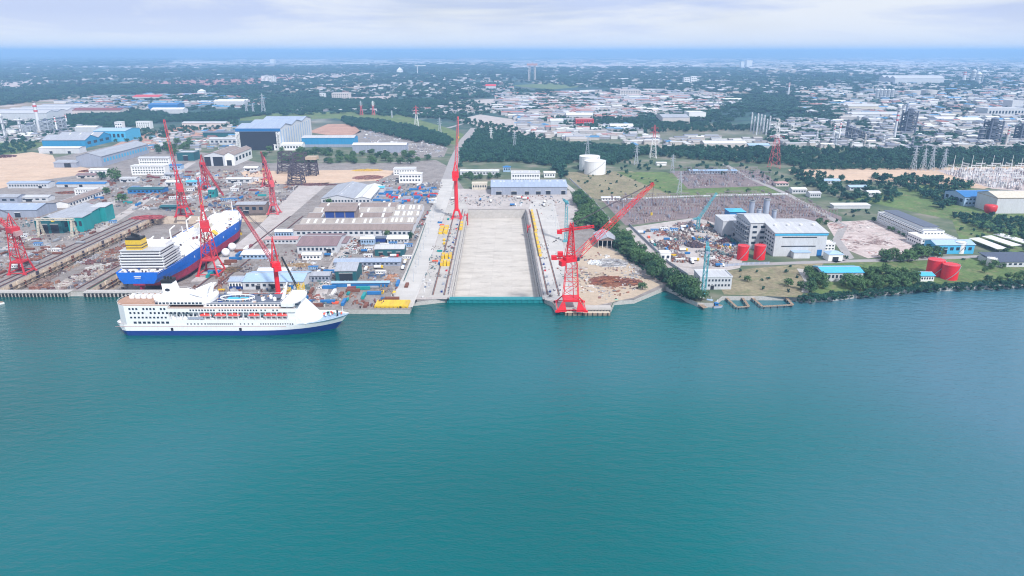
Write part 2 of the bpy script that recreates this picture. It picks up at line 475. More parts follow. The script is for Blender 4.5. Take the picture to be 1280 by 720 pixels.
def ground_material():
    m = bpy.data.materials.new('ground'); m.use_nodes = True
    t = m.node_tree; N = t.nodes; K = t.links.new; b = N['Principled BSDF']; b.inputs['Roughness'].default_value = 0.95
    g = N.new('ShaderNodeTexCoord')
    def noise(sc, det=6, st=None):
        n = N.new('ShaderNodeTexNoise'); n.inputs['Scale'].default_value = sc; n.inputs['Detail'].default_value = det; n.inputs['Roughness'].default_value = 0.6
        mpn = N.new('ShaderNodeMapping'); mpn.inputs['Scale'].default_value = st or (1, 1, 1)
        K(g.outputs['Object'], mpn.inputs['Vector']); K(mpn.outputs[0], n.inputs['Vector'])
        return n.outputs['Fac']
    def ramp(fac, els):
        r = N.new('ShaderNodeValToRGB'); K(fac, r.inputs['Fac'])
        while len(r.color_ramp.elements) < len(els): r.color_ramp.elements.new(0.5)
        for e, (p, c) in zip(r.color_ramp.elements, els): e.position = p; e.color = (*c, 1)
        return r.outputs['Color']
    near = ramp(noise(0.02), [(0.3, (0.04, 0.085, 0.045)), (0.5, (0.10, 0.13, 0.075)), (0.66, (0.22, 0.20, 0.16))])
    wood = ramp(noise(0.012, 8), [(0.35, (0.006, 0.042, 0.05)), (0.6, (0.022, 0.085, 0.07))])  # ground under far woods, blue of the haze put into the colour
    open_ = ramp(noise(0.006, 8), [(0.35, (0.12, 0.16, 0.07)), (0.5, (0.34, 0.25, 0.20)), (0.65, (0.52, 0.47, 0.44))])
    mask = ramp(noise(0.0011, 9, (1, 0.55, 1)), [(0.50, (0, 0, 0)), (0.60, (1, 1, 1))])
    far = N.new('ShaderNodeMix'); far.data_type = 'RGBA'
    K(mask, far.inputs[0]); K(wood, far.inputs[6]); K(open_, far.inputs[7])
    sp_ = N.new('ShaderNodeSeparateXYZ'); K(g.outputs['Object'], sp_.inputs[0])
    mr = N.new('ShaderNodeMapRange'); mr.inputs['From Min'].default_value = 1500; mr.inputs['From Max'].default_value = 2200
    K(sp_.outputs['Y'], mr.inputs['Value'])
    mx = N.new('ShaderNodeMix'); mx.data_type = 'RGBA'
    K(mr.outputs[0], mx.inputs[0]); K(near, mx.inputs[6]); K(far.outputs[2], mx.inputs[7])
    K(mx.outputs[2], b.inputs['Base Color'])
    MATS['ground'] = m
ground_material()
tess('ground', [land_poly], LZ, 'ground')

# quay faces of the coast line
q = MB()
for a, b in zip(COAST[:-1], COAST[1:]):
    if a in D3 and b in D3 or a in D2 and b in D2 or a in D1 and b in D1: continue
    q.add([(*a, -9), (*b, -9), (*b, LZ), (*a, LZ)], [(0, 1, 2, 3)])
tag(q.build('quay_wall', 'dock_wall'), kind='structure')

# ---- water
def water_material():
    m = bpy.data.materials.new('water'); m.use_nodes = True
    t = m.node_tree; N = t.nodes; K = t.links.new; b = N['Principled BSDF']
    b.inputs['Roughness'].default_value = 0.06; b.inputs['IOR'].default_value = 1.45; b.inputs['Specular Tint'].default_value = (0.15, 0.5, 0.6, 1)
    g = N.new('ShaderNodeTexCoord')
    def noise(sc, det=4, st=None, rot=0, rough=0.55):
        n = N.new('ShaderNodeTexNoise'); n.inputs['Scale'].default_value = sc; n.inputs['Detail'].default_value = det; n.inputs['Roughness'].default_value = rough
        mpn = N.new('ShaderNodeMapping'); mpn.inputs['Scale'].default_value = st or (1, 1, 1); mpn.inputs['Rotation'].default_value = (0, 0, rot)
        K(g.outputs['Object'], mpn.inputs['Vector']); K(mpn.outputs[0], n.inputs['Vector'])
        return n.outputs['Fac']
    def mathn(op, a, c):
        n = N.new('ShaderNodeMath'); n.operation = op
        for i, v in enumerate((a, c)):
            if isinstance(v, (int, float)): n.inputs[i].default_value = v
            else: K(v, n.inputs[i])
        return n.outputs[0]
    r = N.new('ShaderNodeValToRGB')            # green water in the west, bluer in the east with sky sheen painted in
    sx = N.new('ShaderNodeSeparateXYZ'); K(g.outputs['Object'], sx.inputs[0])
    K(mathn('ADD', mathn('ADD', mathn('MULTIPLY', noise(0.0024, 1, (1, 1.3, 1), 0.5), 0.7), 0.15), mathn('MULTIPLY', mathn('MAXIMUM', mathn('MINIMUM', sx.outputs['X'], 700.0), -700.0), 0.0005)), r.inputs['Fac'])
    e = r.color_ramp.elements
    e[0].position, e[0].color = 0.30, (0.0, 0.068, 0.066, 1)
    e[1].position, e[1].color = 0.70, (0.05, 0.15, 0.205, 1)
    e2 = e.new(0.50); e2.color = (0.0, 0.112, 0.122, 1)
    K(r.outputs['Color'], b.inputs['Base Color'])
    w1 = noise(0.42, 4, (1, 2.1, 1), 0.55, 0.6)     # wind ripples
    w2 = noise(0.085, 3, (1, 2.6, 1), 0.42)         # longer chop
    wind = noise(0.006, 3)                           # calm lanes and gusts
    mr = N.new('ShaderNodeMapRange'); mr.inputs['From Min'].default_value = 0.35; mr.inputs['From Max'].default_value = 0.65
    mr.inputs['To Min'].default_value = 0.5; mr.inputs['To Max'].default_value = 1.0
    K(wind, mr.inputs['Value'])
    h = mathn('ADD', mathn('MULTIPLY', w1, mr.outputs[0]), mathn('MULTIPLY', w2, 1.9))
    bm = N.new('ShaderNodeBump'); bm.inputs['Strength'].default_value = 0.55; bm.inputs['Distance'].default_value = 0.9
    K(h, bm.inputs['Height']); K(bm.outputs[0], b.inputs['Normal'])
    MATS['water'] = m
water_material()
sea = [COAST_W[0], COAST_W[2]] + COAST_M + [(-54.2, YG), (26.4, YG)] + COAST_E + [(7000, -2500), (-7000, -2500)]
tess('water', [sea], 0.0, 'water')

# ---- dry dock basins
def basin(name, d, zf, wall, floor_m, ledge=True, mouth=8):
    (xa, ya), (xb, yb), (xc, yc), (xd, yd) = d
    f = MB().add([(xa, ya, zf), (xd, yd, zf), (xc, yc, zf), (xb, yb, zf)], [(0, 1, 2, 3)])
    tag(f.build(name + '_floor', floor_m), kind='structure')
    w = MB()
    for (p, r) in (((xa, ya), (xb, yb)), ((xb, yb), (xc, yc)), ((xc, yc), (xd, yd))):
        w.add([(*p, zf), (*r, zf), (*r, LZ), (*p, LZ)], [(0, 1, 2, 3)])
    tag(w.build(name + '_wall', wall), kind='structure')
basin('dry_dock', D3, -8.0, 'dock_wall', 'dock_floor')
basin('slipway', D2, -6.0, 'dock_cream', 'yard')
basin('ship_dock', D1, -8.0, 'dock_cream', 'yard')

# ---- surfaces of the yard and the land behind
def wsheet(name, pts, m, layer, z=LZ): return tess(name, [pts], z + layer * 0.03, m)
yard = [D1[3], D1[2], D1[1], (-379, YQ + .5), (-392, YQ + .5), D2[2], D2[1], (-459.5, YQ + .5), (-1500, YQ + .5)] + \
       [tuple(W(*p)[:2]) for p in ((-420, 262), (-250, 232), (0, 236), (70, 197), (150, 180), (240, 188), (330, 204), (470, 204), (545, 200), (560, 208), (585, 243), (712, 240))] + \
       [tuple(W(*p)[:2]) for p in ((745, 275), (800, 322), (842, 356), (831, 358.5), (793, 374.3), (767, 376), (763, 384.8), (695, 384.8), (690.5, 378))] + \
       [D3[3], D3[2], D3[1], D3[0]] + [tuple(W(*p)[:2]) for p in ((516.5, 377.2), (512, 386.8), (240.5, 385.8), (236.5, 367))]
wsheet('yard_ground', yard, 'yard', 1)
sheet('sandy_lot', [(-260, 208), (0, 195), (40, 190), (66, 194), (70, 202), (118, 212), (92, 220), (45, 226), (-10, 238), (-260, 238)], 'sand', 2)
sheet('earth_lot', [(130, 188), (165, 170), (215, 160), (290, 153), (300, 158), (250, 168), (190, 182), (150, 190)], 'earth', 2)
sheet('pale_yard', [(375, 231), (412, 228), (300, 325), (252, 352), (238, 352), (322, 284)], 'yard_pale', 2)
sheet('pale_yard', [(300, 214), (470, 212), (500, 214), (470, 226), (400, 230), (310, 230)], 'sand', 2)
sheet('dock_apron', [(517, 374), (534, 320), (552, 262), (562, 236), (585, 236), (712, 238), (722, 262), (728, 282), (705, 285), (712, 310), (722, 345), (760, 380), (695, 384), (690, 377.5), (678.5, 374), (657.6, 261), (582.5, 261.3), (561.5, 374)], 'yard_pale', 2)
strip('apron_road', [(500, 384), (520, 340), (540, 282), (556, 240), (560, 224)], 21, 'apron_white', 4)
strip('yard_road', [(560, 224), (568, 200), (580, 175), (588, 166), (593, 160)], 20, 'road', 3)
sheet('apron_slab', [(665, 250), (692, 250), (703, 300), (712, 372), (696, 377), (681, 374), (660.5, 262)], 'apron_white', 4)
sheet('apron_slab', [(585, 262), (581, 250), (560, 255), (533, 345), (522, 372), (560, 371)], 'concrete', 3)
strip('yard_lane', [(118, 290), (165, 262), (205, 232), (226, 212), (240, 203)], 14, 'yard_pale', 3)
strip('yard_lane', [(170, 262), (215, 250), (262, 238), (330, 236)], 12, 'yard_pale', 4)
strip('yard_lane', [(228, 226), (300, 222), (336, 222)], 10, 'yard_pale', 5)
strip('yard_lane', [(395, 384), (408, 350), (424, 322), (446, 296), (530, 294)], 10, 'yard_pale', 3)
strip('yard_lane', [(-40, 330), (20, 305), (75, 282), (118, 266), (150, 250)], 12, 'yard_pale', 3)
sheet('wharf_ground', [(735, 300), (776, 318), (800, 345), (826, 356), (792, 372), (740, 383), (722, 380), (716, 340)], 'tan', 3)
strip('perimeter_road', [(700, 225), (745, 262), (800, 318), (838, 350), (856, 362)], 8, 'concrete', 3)
sheet('scrap_ground', [(782, 285), (870, 272), (905, 282), (935, 305), (925, 335), (872, 345), (838, 340), (805, 318)], 'yard_pale', 2)
sheet('tank_field', [(700, 215), (790, 214), (845, 238), (835, 248), (752, 250), (735, 246)], 'grass_dry', 1)
sheet('grass_field', [(770, 215), (830, 215), (960, 232), (975, 243), (845, 246), (800, 228)], 'grass', 2)
sheet('switchyard_ground', [(752, 250), (985, 244), (1052, 271), (1052, 276), (905, 282), (870, 272), (782, 282)], 'switch_gravel', 2)
sheet('switchyard_ground', [(838, 214), (950, 213), (975, 232), (860, 236)], 'switch_gravel', 3)
sheet('grass_field', [(890, 340), (1030, 328), (1000, 372), (905, 368)], 'grass_dry', 2)
sheet('grass_field', [(1030, 330), (1160, 322), (1290, 322), (1290, 353), (1200, 356), (1040, 369), (1005, 372)], 'grass', 2)
sheet('cleared_slab', [(1032, 278), (1092, 275), (1148, 300), (1148, 316), (1085, 323), (1058, 312), (1042, 295)], 'slab_pink', 3)
strip('shore_road', [(865, 336), (900, 331), (960, 330), (1040, 327), (1120, 325), (1290, 318)], 9, 'road', 4)
strip('plant_road', [(1040, 327), (1062, 322), (1046, 300), (1055, 282), (985, 243), (940, 224), (905, 205)], 9, 'road', 4)
strip('shore_road', [(1000, 336), (1010, 352), (1006, 366)], 6, 'concrete', 5)
sheet('grass_field', [(1060, 250), (1180, 222), (1290, 262), (1290, 320), (1200, 300), (1190, 275), (1100, 256)], 'grass', 1)
sheet('sandy_field', [(985, 212), (1290, 208), (1290, 222), (1230, 236), (1130, 228), (1000, 224)], 'sand', 2)
sheet('switchyard_ground', [(1170, 213), (1290, 211), (1290, 240), (1240, 236)], 'slab_pink', 4)
sheet('grass_strip', [(300, 143), (440, 139), (500, 143), (560, 160), (580, 168), (572, 182), (545, 176), (480, 158), (420, 148), (300, 151)], 'grass', 2)
strip('far_road', [(560, 160), (588, 152), (640, 158)], 14, 'road', 3)
sheet('pale_lot', [(505, 134), (560, 128), (640, 122), (660, 125), (600, 136), (560, 142), (520, 143)], 'yard_pale', 3)
sheet('pale_lot', [(570, 150), (600, 143), (660, 152), (690, 172), (660, 180), (620, 165)], 'yard_pale', 3)
sheet('earth_lot', [(385, 165), (410, 155), (440, 155), (452, 165), (430, 172)], 'earth', 3)
sheet('yard_ground', [(440, 170), (455, 160), (500, 165), (560, 185), (555, 196), (520, 198), (440, 182)], 'yard', 3)
for nm, pp, mm in (('red_earth', [(175, 103), (260, 99), (330, 97), (370, 95), (375, 100), (300, 106), (190, 108)], 'far_earth'), ('red_earth', [(60, 106), (120, 102), (118, 106), (70, 110)], 'far_earth'),
                   ('pale_lot', [(-40, 106), (60, 100), (62, 108), (-40, 112)], 'slab_pink'), ('red_earth', [(330, 94), (420, 89), (470, 92), (400, 98)], 'slab_pink'),
                   ('grass_field', [(635, 107), (690, 104), (735, 108), (690, 112)], 'grass'), ('pale_lot', [(440, 122), (480, 120), (500, 126), (410, 127)], 'slab_pink'),
                   ('red_earth', [(0, 140), (40, 135), (150, 132), (155, 138), (80, 146), (0, 148)], 'far_earth'), ('grass_field', [(-20, 178), (40, 176), (60, 180), (20, 192), (-20, 194)], 'grass'),
                   ('pale_lot', [(640, 82), (760, 80), (900, 83), (760, 87), (660, 86)], 'slab_pink'), ('pale_lot', [(960, 78), (1100, 76), (1280, 80), (1150, 84)], 'slab_pink'),
                   ('pale_lot', [(215, 78), (300, 76), (330, 80), (240, 81)], 'slab_pink'), ('pale_lot', [(1000, 150), (1050, 148), (1080, 160), (1010, 163)], 'slab_pink')):
    sheet(nm, pp, mm, 2)

# ================================================================ BUILDINGS
YR = 0.0204                                    # the yard's grid leans a little off the view axis
def windows(o, wall, x0, x1, z0, z1, rows, n, y=-0.06, face='front', W_=0.0, m='glass', frac=0.55):
    """rows of separate panes on one wall"""
    for r in range(rows):
        zc = z0 + (z1 - z0) * (r + 0.55) / rows
        hh = (z1 - z0) / rows * 0.42
        for i in range(n):
            xc = x0 + (x1 - x0) * (i + 0.5) / n
            ww = (x1 - x0) / n * frac
            if face == 'front': box_piece('window', m, o, xc, y, zc, ww, 0.16, hh)
            else: box_piece('window', m, o, y, xc, zc, 0.16, ww, hh)
def shed(label, xl, xr, yb, depth, ytop, roof='gx', rise=None, wall='light_wall', rm='roof_grey', name='shed', cat='shed', doors=(), wins=None, side=None, sky=0, vents=0,
         over=0.8, rz=YR, rows=1, rms=None, band=None, group=None, z=LZ, skym='roof_white', open_front=False, parapet=True, side_m='glass'):
    A, B = W(xl, yb, z), W(xr, yb, z)
    w = B.x - A.x
    h = ZT(ytop, A.y) - z
    o = tag(empty(name, (A.x, A.y, z), rz), label, cat, group)
    right = A.x + w / 2 < 0                    # which long side faces the drone
    b = MB()
    if roof in ('gx', 'gy'):
        rise = rise if rise is not None else 0.10 * (depth / rows if roof == 'gx' else w / rows)
    if open_front:
        b.box(0, 0.4, 0, depth, 0, h); b.box(w - 0.4, w, 0, depth, 0, h); b.box(0.4, w - 0.4, depth - 0.4, depth, 0, h)
    else:
        b.box(0, w, 0, depth, 0, h)
    if roof == 'gx':
        d = depth / rows
        for r in range(rows):
            for X in (0, w):
                b.add([(X, r * d, h), (X, r * d + d, h), (X, r * d + d / 2, h + rise)], [(0, 1, 2)])
    if roof == 'gy':
        d = w / rows
        for r in range(rows):
            for Y in (0, depth):
                b.add([(r * d, Y, h), (r * d + d, Y, h), (r * d + d / 2, Y, h + rise)], [(0, 1, 2)])
    wl = b.build('wall', wall, o)
    if roof == 'flat':
        b = MB().box(-0.3, w + 0.3, -0.3, depth + 0.3, h, h + 0.4)
        rf = b.build('roof', rm, o)
        if parapet:
            p = MB()
            for q in ((-.35, w + .35, -.35, 0.1), (-.35, w + .35, depth - 0.1, depth + .35), (-.35, 0.1, 0.1, depth - .1), (w - 0.1, w + .35, 0.1, depth - .1)):
                p.box(*q, h + 0.402, h + 1.2)
            p.build('parapet', wall, rf)
    else:
        for r in range(rows):
            b = MB()
            if roof == 'gx': d = depth / rows; b.gable(-over, w + over, r * d - (over if r == 0 else -0.05), r * d + d + (over if r == rows - 1 else -0.05), h + 0.02, rise, 'x')
            elif roof == 'gy': d = w / rows; b.gable(r * d - (over if r == 0 else -0.05), r * d + d + (over if r == rows - 1 else -0.05), -over, depth + over, h + 0.02, rise, 'y')
            elif roof == 'mono':
                rs = rise or 2.0
                b.add([(-over, -over, h), (w + over, -over, h), (w + over, depth + over, h + rs), (-over, depth + over, h + rs), (-over, -over, h + .35), (w + over, -over, h + .35), (w + over, depth + over, h + rs + .35), (-over, depth + over, h + rs + .35)],
                      [(3, 2, 1, 0), (4, 5, 6, 7), (0, 1, 5, 4), (1, 2, 6, 5), (2, 3, 7, 6), (3, 0, 4, 7)])
            elif roof == 'hip':
                rs = rise or 2.0; k = min(w, depth) / 2
                b.add([(-over, -over, h), (w + over, -over, h), (w + over, depth + over, h), (-over, depth + over, h), (k, depth / 2, h + rs), (max(w - k, k + .1), depth / 2, h + rs)],
                      [(0, 1, 5, 4), (1, 2, 5), (2, 3, 4, 5), (3, 0, 4), (3, 2, 1, 0)])
            rf = b.build('roof', (rms[r % len(rms)] if rms else rm), o)
            if roof in ('gx', 'gy'):
                c = MB()
                if roof == 'gx': c.box(-over, w + over, r * d + d / 2 - .45, r * d + d / 2 + .45, h + rise + 0.30, h + rise + 0.62)
                else: c.box(r * d + d / 2 - .45, r * d + d / 2 + .45, -over, depth + over, h + rise + 0.30, h + rise + 0.62)
                c.build('ridge_cap', 'roof_light', rf)
                nsk = sky if isinstance(sky, int) else sky[r % len(sky)]
                for k in range(nsk):                     # translucent roof strips lying on the slope that faces the drone
                    s = MB()
                    if roof == 'gx':
                        X = w * (k + 0.5 + 0.25 * math.sin(k * 2.3 + r)) / nsk; hw = min(1.4, w / nsk * 0.25)
                        y0, y1 = r * d + d * 0.06, r * d + d * 0.44
                        z0, z1 = h + rise * 0.12 + 0.40, h + rise * 0.88 + 0.40
                        s.add([(X - hw, y0, z0), (X + hw, y0, z0), (X + hw, y1, z1), (X - hw, y1, z1)], [(0, 1, 2, 3)])
                    else:
                        Y = depth * (k + 0.5) / nsk; hw = min(1.6, depth / nsk * 0.25)
                        x0, x1 = (r * d + d * 0.94, r * d + d * 0.56) if right else (r * d + d * 0.06, r * d + d * 0.44)
                        z0, z1 = h + rise * 0.12 + 0.40, h + rise * 0.88 + 0.40
                        s.add([(x0, Y - hw, z0), (x0, Y + hw, z0), (x1, Y + hw, z1), (x1, Y - hw, z1)], [(0, 1, 2, 3)])
                    s.build('skylight', skym, rf)
    for k in range(vents):
        X = w * (k + 0.5) / vents
        zz = h + (rise or 0) * 0.6 if roof != 'flat' else h + 0.4
        v = MB().cyl(0, 0, 0, 1.6, 0.9, 8).cyl(0, 0, 1.6, 2.1, 1.3, 8, r2=0.4)
        v.build('roof_vent', 'white', o, (X, depth * (0.5 if roof == 'flat' else 0.3), zz))
    for (fx, dw, dh, dm) in doors:
        dd = box_piece('door', dm, o, w * fx, -0.08, min(dh, h * .95) / 2, dw, 0.2, min(dh, h * .95))
        box_piece('door_frame', 'white' if dm != 'white' else 'grey_wall', o, w * fx, -0.05, min(dh, h * .95) + 0.25, dw + 0.8, 0.24, 0.45)
    if wins: windows(o, wl, w * 0.03, w * 0.97, h * 0.12, h * 0.95, *wins)
    if side:
        windows(o, wl, depth * 0.03, depth * 0.97, h * 0.12, h * 0.95, side[0], side[1], (w + 0.06) if right else -0.06, 'side', m=side_m)
    if band: MB().box(-0.12, w + 0.12, -0.12, depth + .12, h * band[0], h * band[1]).build('wall_band', band[2], o)
    return o, w, h

S = shed
# --- left yard, from the water back
o, w_, h_ = S('long shed with pale blue roof left of the green workshop', -34, 46, 272, 42, 263, 'gx', 4.5, 'grey_wall', 'roof_blue_grey', doors=((.35, 7, 6, 'dark'), (.7, 7, 6, 'dark')), sky=6)
S('large dark green workshop with grey roof and open front', 46, 79, 292, 78, 276, 'gy', 5, 'dark_green', 'roof_grey', name='workshop', cat='workshop', doors=((.3, 10, 11, 'dark'), (.72, 9, 11, 'dark')), side=(1, 6), sky=5)
S('nearest teal box annex beside the green workshop', 87, 106, 290, 20, 272, 'mono', 1.5, 'teal', 'roof_grey', name='annex', cat='annex', wins=(1, 3))
S('middle teal box annex beside the green workshop', 101, 117, 282, 18, 265, 'mono', 1.5, 'teal', 'roof_grey', name='annex', cat='annex', wins=(1, 2))
S('farthest teal box annex beside the green workshop', 117, 134, 277, 19, 259, 'mono', 1.5, 'teal', 'roof_light', name='annex', cat='annex')
S('long taupe roofed shed with white side wall behind the teal boxes', 68, 86, 260, 105, 254, 'gy', 2.5, 'white', 'roof_taupe', side=(1, 14), sky=6)
S('low pale blue shed at the edge of the sandy lot', 10, 60, 235.5, 18, 229.5, 'gx', 2, 'light_wall', 'roof_blue_grey', wins=(1, 14), doors=((.8, 5, 4, 'dark'),))
S('low blue roofed shed behind the two storey white office', 71, 131, 234, 13, 230, 'gx', 1.8, 'light_wall', 'blue', doors=((.2, 5, 4, 'dark'), (.5, 5, 4, 'dark')))
S('two storey white office with rows of small windows', 94, 128, 244, 10, 237, 'flat', None, 'white', 'roof_light', name='office', cat='office', wins=(2, 10))
S('low shed with dark green roof and blue wall', 160, 203, 242, 20, 237, 'gx', 2, 'blue', 'dark_green', wins=(1, 8))
S('white three storey office beyond the tree at the left yard', 165, 207, 219, 16, 208, 'flat', None, 'white', 'roof_light', name='office', cat='office', wins=(3, 12), vents=3)
S('long white two storey building near the blue striped shed', 174, 212, 206, 14, 198, 'gx', 2, 'white', 'roof_light', name='office', cat='office', wins=(2, 12))
S('dark teal box shed with pale roof among trees', 222, 243, 201, 28, 191, 'flat', None, 'dark_green', 'roof_light', doors=((.5, 9, 10, 'dark'),))
S('taupe roofed shed with two tall dark doorways', 257, 281, 207.5, 95, 194, 'gy', 5, 'light_wall', 'roof_taupe', doors=((.15, 11, 17, 'dark'), (.68, 18, 17, 'dark')), sky=5)
S('white gabled shed attached to the taupe roofed shed', 281.5, 294, 207, 95, 194, 'gy', 5, 'white', 'roof_taupe', doors=((.45, 9, 10, 'dark'),), side=(1, 5), sky=4)
# the big hall
o, w_, h_ = S('huge fabrication hall with dark open front and striped white side', 298, 352, 188, 255, 161, 'gx', 7, 'light_wall', 'roof_blue_grey', name='fabrication_hall', cat='hall', rows=3, sky=0, over=1.5)
MB().box(5, w_ - 5, -0.4, -0.05, 0.3, h_ * 0.86).build('opening_shade', 'dark', o)  # flat dark panel painted as the shaded interior; the wall behind is closed
MB().box(-1, w_ + 1, -0.9, -0.41, h_ * 0.88, h_ * 1.02).build('fascia', 'blue', o)
for k, X in enumerate((3.5, w_ - 3.5)):
    t = MB().truss((X, -4, 0), (X, -4, h_ * 0.86), 6, 6, 9, 0.9); t.build('gantry_column', 'white', o)
for k in range(26): box_piece('wall_panel', 'roof_white' if k % 2 else 'pale_blue', o, w_ + 0.25, 5 + 9.6 * k, h_ * 0.46, 0.35, 4.6, h_ * 0.9)
S('white curved roof block in front of the fabrication hall', 343, 378, 188, 24, 181, 'gx', 4, 'white', 'roof_white', wins=(1, 9))
S('long low shed with bright blue wall beside the fabrication hall', 378, 443, 184, 42, 172.5, 'gx', 3, 'blue_wall', 'roof_light', band=(0.02, 0.3, 'grey_wall'), wins=None)
S('long shed with white roof and grey wall behind the tree belt', 441, 508, 191, 30, 181.5, 'gx', 3, 'grey_wall', 'roof_white', doors=((.3, 6, 6, 'dark'), (.6, 6, 6, 'dark')))
S('blue walled workshop with broad grey roof at the left', 54, 107, 185, 105, 175.5, 'gx', 9, 'blue_wall', 'roof_grey', name='workshop', cat='workshop', side=(1, 4), rows=2, sky=3)
S('white low shed in front of the blue walled workshop', 49, 99, 192, 26, 185.5, 'gx', 2, 'light_wall', 'roof_white', doors=((.3, 6, 5, 'dark'), (.75, 6, 5, 'dark')))
S('bright blue workshop at the end of the earth lot', 119, 158, 177, 70, 164, 'gx', 4, 'sky_blue', 'pale_blue', name='workshop', cat='workshop', wins=(1, 7))
S('white roofed block behind the blue walled workshop', 95, 121, 168, 30, 159.5, 'gx', 3, 'light_wall', 'roof_white')
S('narrow white tower block behind the bright blue workshop', 146, 155, 170, 14, 153, 'flat', None, 'white', 'roof_light', name='tower_block', cat='building', wins=(4, 3))
S('long shed with grey front and blue striped side wall', 97, 128, 208.5, 178, 196, 'gy', 7, 'grey_wall', 'roof_grey', side=(1, 16), side_m='sky_blue', sky=7)
S('small grey shed with one dark doorway on the sandy lot', 68, 96, 209.5, 32, 203.5, 'gx', 2.5, 'grey_wall', 'roof_grey', doors=((.6, 12, 8, 'dark'),))
S('small white building with grid of windows below the far woods', 171, 188, 161, 18, 152.5, 'flat', None, 'white', 'roof_light', name='office', cat='office', wins=(3, 6))
S('dark roofed shed in front of the fabrication hall opening', 254, 296, 171, 24, 166, 'gx', 2, 'dark_green', 'roof_dark')
S('pale shed behind the two dark doorways shed', 262, 297, 181, 22, 174, 'gx', 2.5, 'light_wall', 'roof_light', wins=(1, 6))
S('long pale roofed shed beside the earth lot far behind the cranes', 228, 282, 159, 30, 154, 'gx', 3, 'beige_wall', 'roof_light')
S('huge grey warehouse with stepped long roofs at the far left', -20, 58, 149, 330, 141.5, 'gx', 6, 'light_wall', 'roof_light', name='warehouse', cat='warehouse', rows=6, rms=('roof_light', 'roof_grey'))
for lb, a, b, c, dp, t_, wl, rf_ in (('small white roofed shed behind the pink red crane', 207, 222, 232, 16, 228, 'light_wall', 'roof_white'), ('small sky blue roofed shed between the two lattice cranes', 233, 251, 232, 14, 227.5, 'pale_blue', 'sky_blue'),
        ('grey shed with a dark opening behind the gas carrier bow', 296, 332, 267, 16, 256, 'roof_taupe', 'roof_grey'), ('long white shed on the open ground before the two dark doorways', 283, 314, 229, 12, 224, 'light_wall', 'roof_white'),
        ('teal box shed behind the gas carrier bow', 261, 269, 247, 12, 237, 'teal', 'roof_light'), ('low grey shed beside the low dark green roofed shed', 206, 226, 222, 14, 218, 'grey_wall', 'roof_grey'),
        ('low white store near the steel jackets', 305, 322, 214, 14, 210, 'light_wall', 'roof_white'), ('flat dark green tarpaulin store by the pink red crane', 200, 226, 262, 14, 259, 'dark_green', 'dark_green'),
        ('pale shed behind the low dark green roofed shed', 150, 170, 228, 14, 223.5, 'light_wall', 'roof_light'), ('brown roofed store left of the white three storey office', 96, 120, 223, 16, 219, 'beige_wall', 'roof_brown'),
        ('white store at the foot of the large round tree', 112, 134, 219, 16, 213, 'white', 'roof_white'), ('blue shed right of the white three storey office', 212, 226, 212, 14, 207, 'pale_blue', 'blue'),
        ('grey roofed shed at the left edge below the sandy lot', -20, 22, 254, 20, 247, 'grey_wall', 'roof_grey'), ('pale roofed shed left of the taupe roofed long shed', 26, 60, 252, 16, 247, 'light_wall', 'roof_light')):
    S(lb, a, b, c, dp, t_, 'gx', dp * .12, wl, rf_, doors=((.3, (b - a) * .25, 4, 'dark'),), wins=(1, 4))
# --- middle yard
S('grey roofed workshop left of the container lot', 402, 443, 255, 105, 248.5, 'gy', 5, 'light_wall', 'roof_grey', name='workshop', cat='workshop', wins=(1, 10), sky=4, doors=((.2, 6, 6, 'dark'),))
S('white roofed workshop bay beside the container lot', 443.5, 463, 255, 100, 248.5, 'gy', 3, 'light_wall', 'roof_white', name='workshop', cat='workshop', wins=(1, 4), side=(1, 9))
S('small blue shed at the corner of the container lot', 467, 480, 241, 16, 235, 'gx', 1.5, 'light_wall', 'sky_blue')
o, w_, h_ = S('sprawling workshop with rows of taupe and white roofs', 367, 478, 296, 150, 288, 'gx', 3.2, 'light_wall', 'roof_taupe', name='workshop', cat='workshop', rows=5, rms=('roof_taupe', 'roof_beige', 'roof_taupe', 'roof_beige', 'roof_taupe'), sky=(15, 9, 4, 5, 3), wins=(1, 16))
up = MB().box(26, 62, 46, 74, h_ + 1, h_ + 12); up.build('raised_bay', 'roof_taupe', o)
u2 = MB().gable(24, 64, 44, 76, h_ + 12.05, 3, 'x'); u2.build('bay_roof', 'roof_taupe', o)
for k in range(3): box_piece('bay_window', 'navy', o, 32 + 12 * k, 45.9, h_ + 6.5, 10.6, 0.3, 8.5)
S('pale beige roofed workshop bay at the road end of the sprawling workshop', 479, 515, 296, 140, 288, 'gx', 3.0, 'light_wall', 'roof_light', name='workshop', cat='workshop', rows=4, rms=('roof_taupe', 'roof_beige', 'roof_beige', 'roof_beige'), sky=(0, 5, 6, 5), wins=(1, 6))
S('shed with maroon brown roof and white front', 372, 421, 317, 50, 307.5, 'gx', 4, 'light_wall', 'roof_brown', sky=2, skym='roof_taupe', wins=(1, 9), doors=((.8, 5, 5, 'dark'),))
S('small brown roofed lean-to beside the maroon roofed shed', 422, 433, 309, 22, 304, 'mono', 1.5, 'light_wall', 'roof_brown')
S('white corrugated shed in front of the maroon roofed shed', 378, 401, 325, 10, 319, 'gx', 1.5, 'white', 'roof_white', wins=(1, 5))
S('long low pink roofed shed left of the maroon roofed shed', 332, 372, 305, 14, 299.5, 'gx', 1.8, 'light_wall', 'roof_pink', wins=(1, 8))
S('blue and white site office beside the yard road', 344, 366, 297, 12, 290, 'gx', 1.6, 'pale_blue', 'roof_white', name='site_office', cat='office', wins=(1, 6))
S('white roofed shed with blue wall behind the red tower crane', 302, 338, 324, 20, 318.5, 'gx', 2, 'pale_blue', 'roof_white', wins=(1, 7))
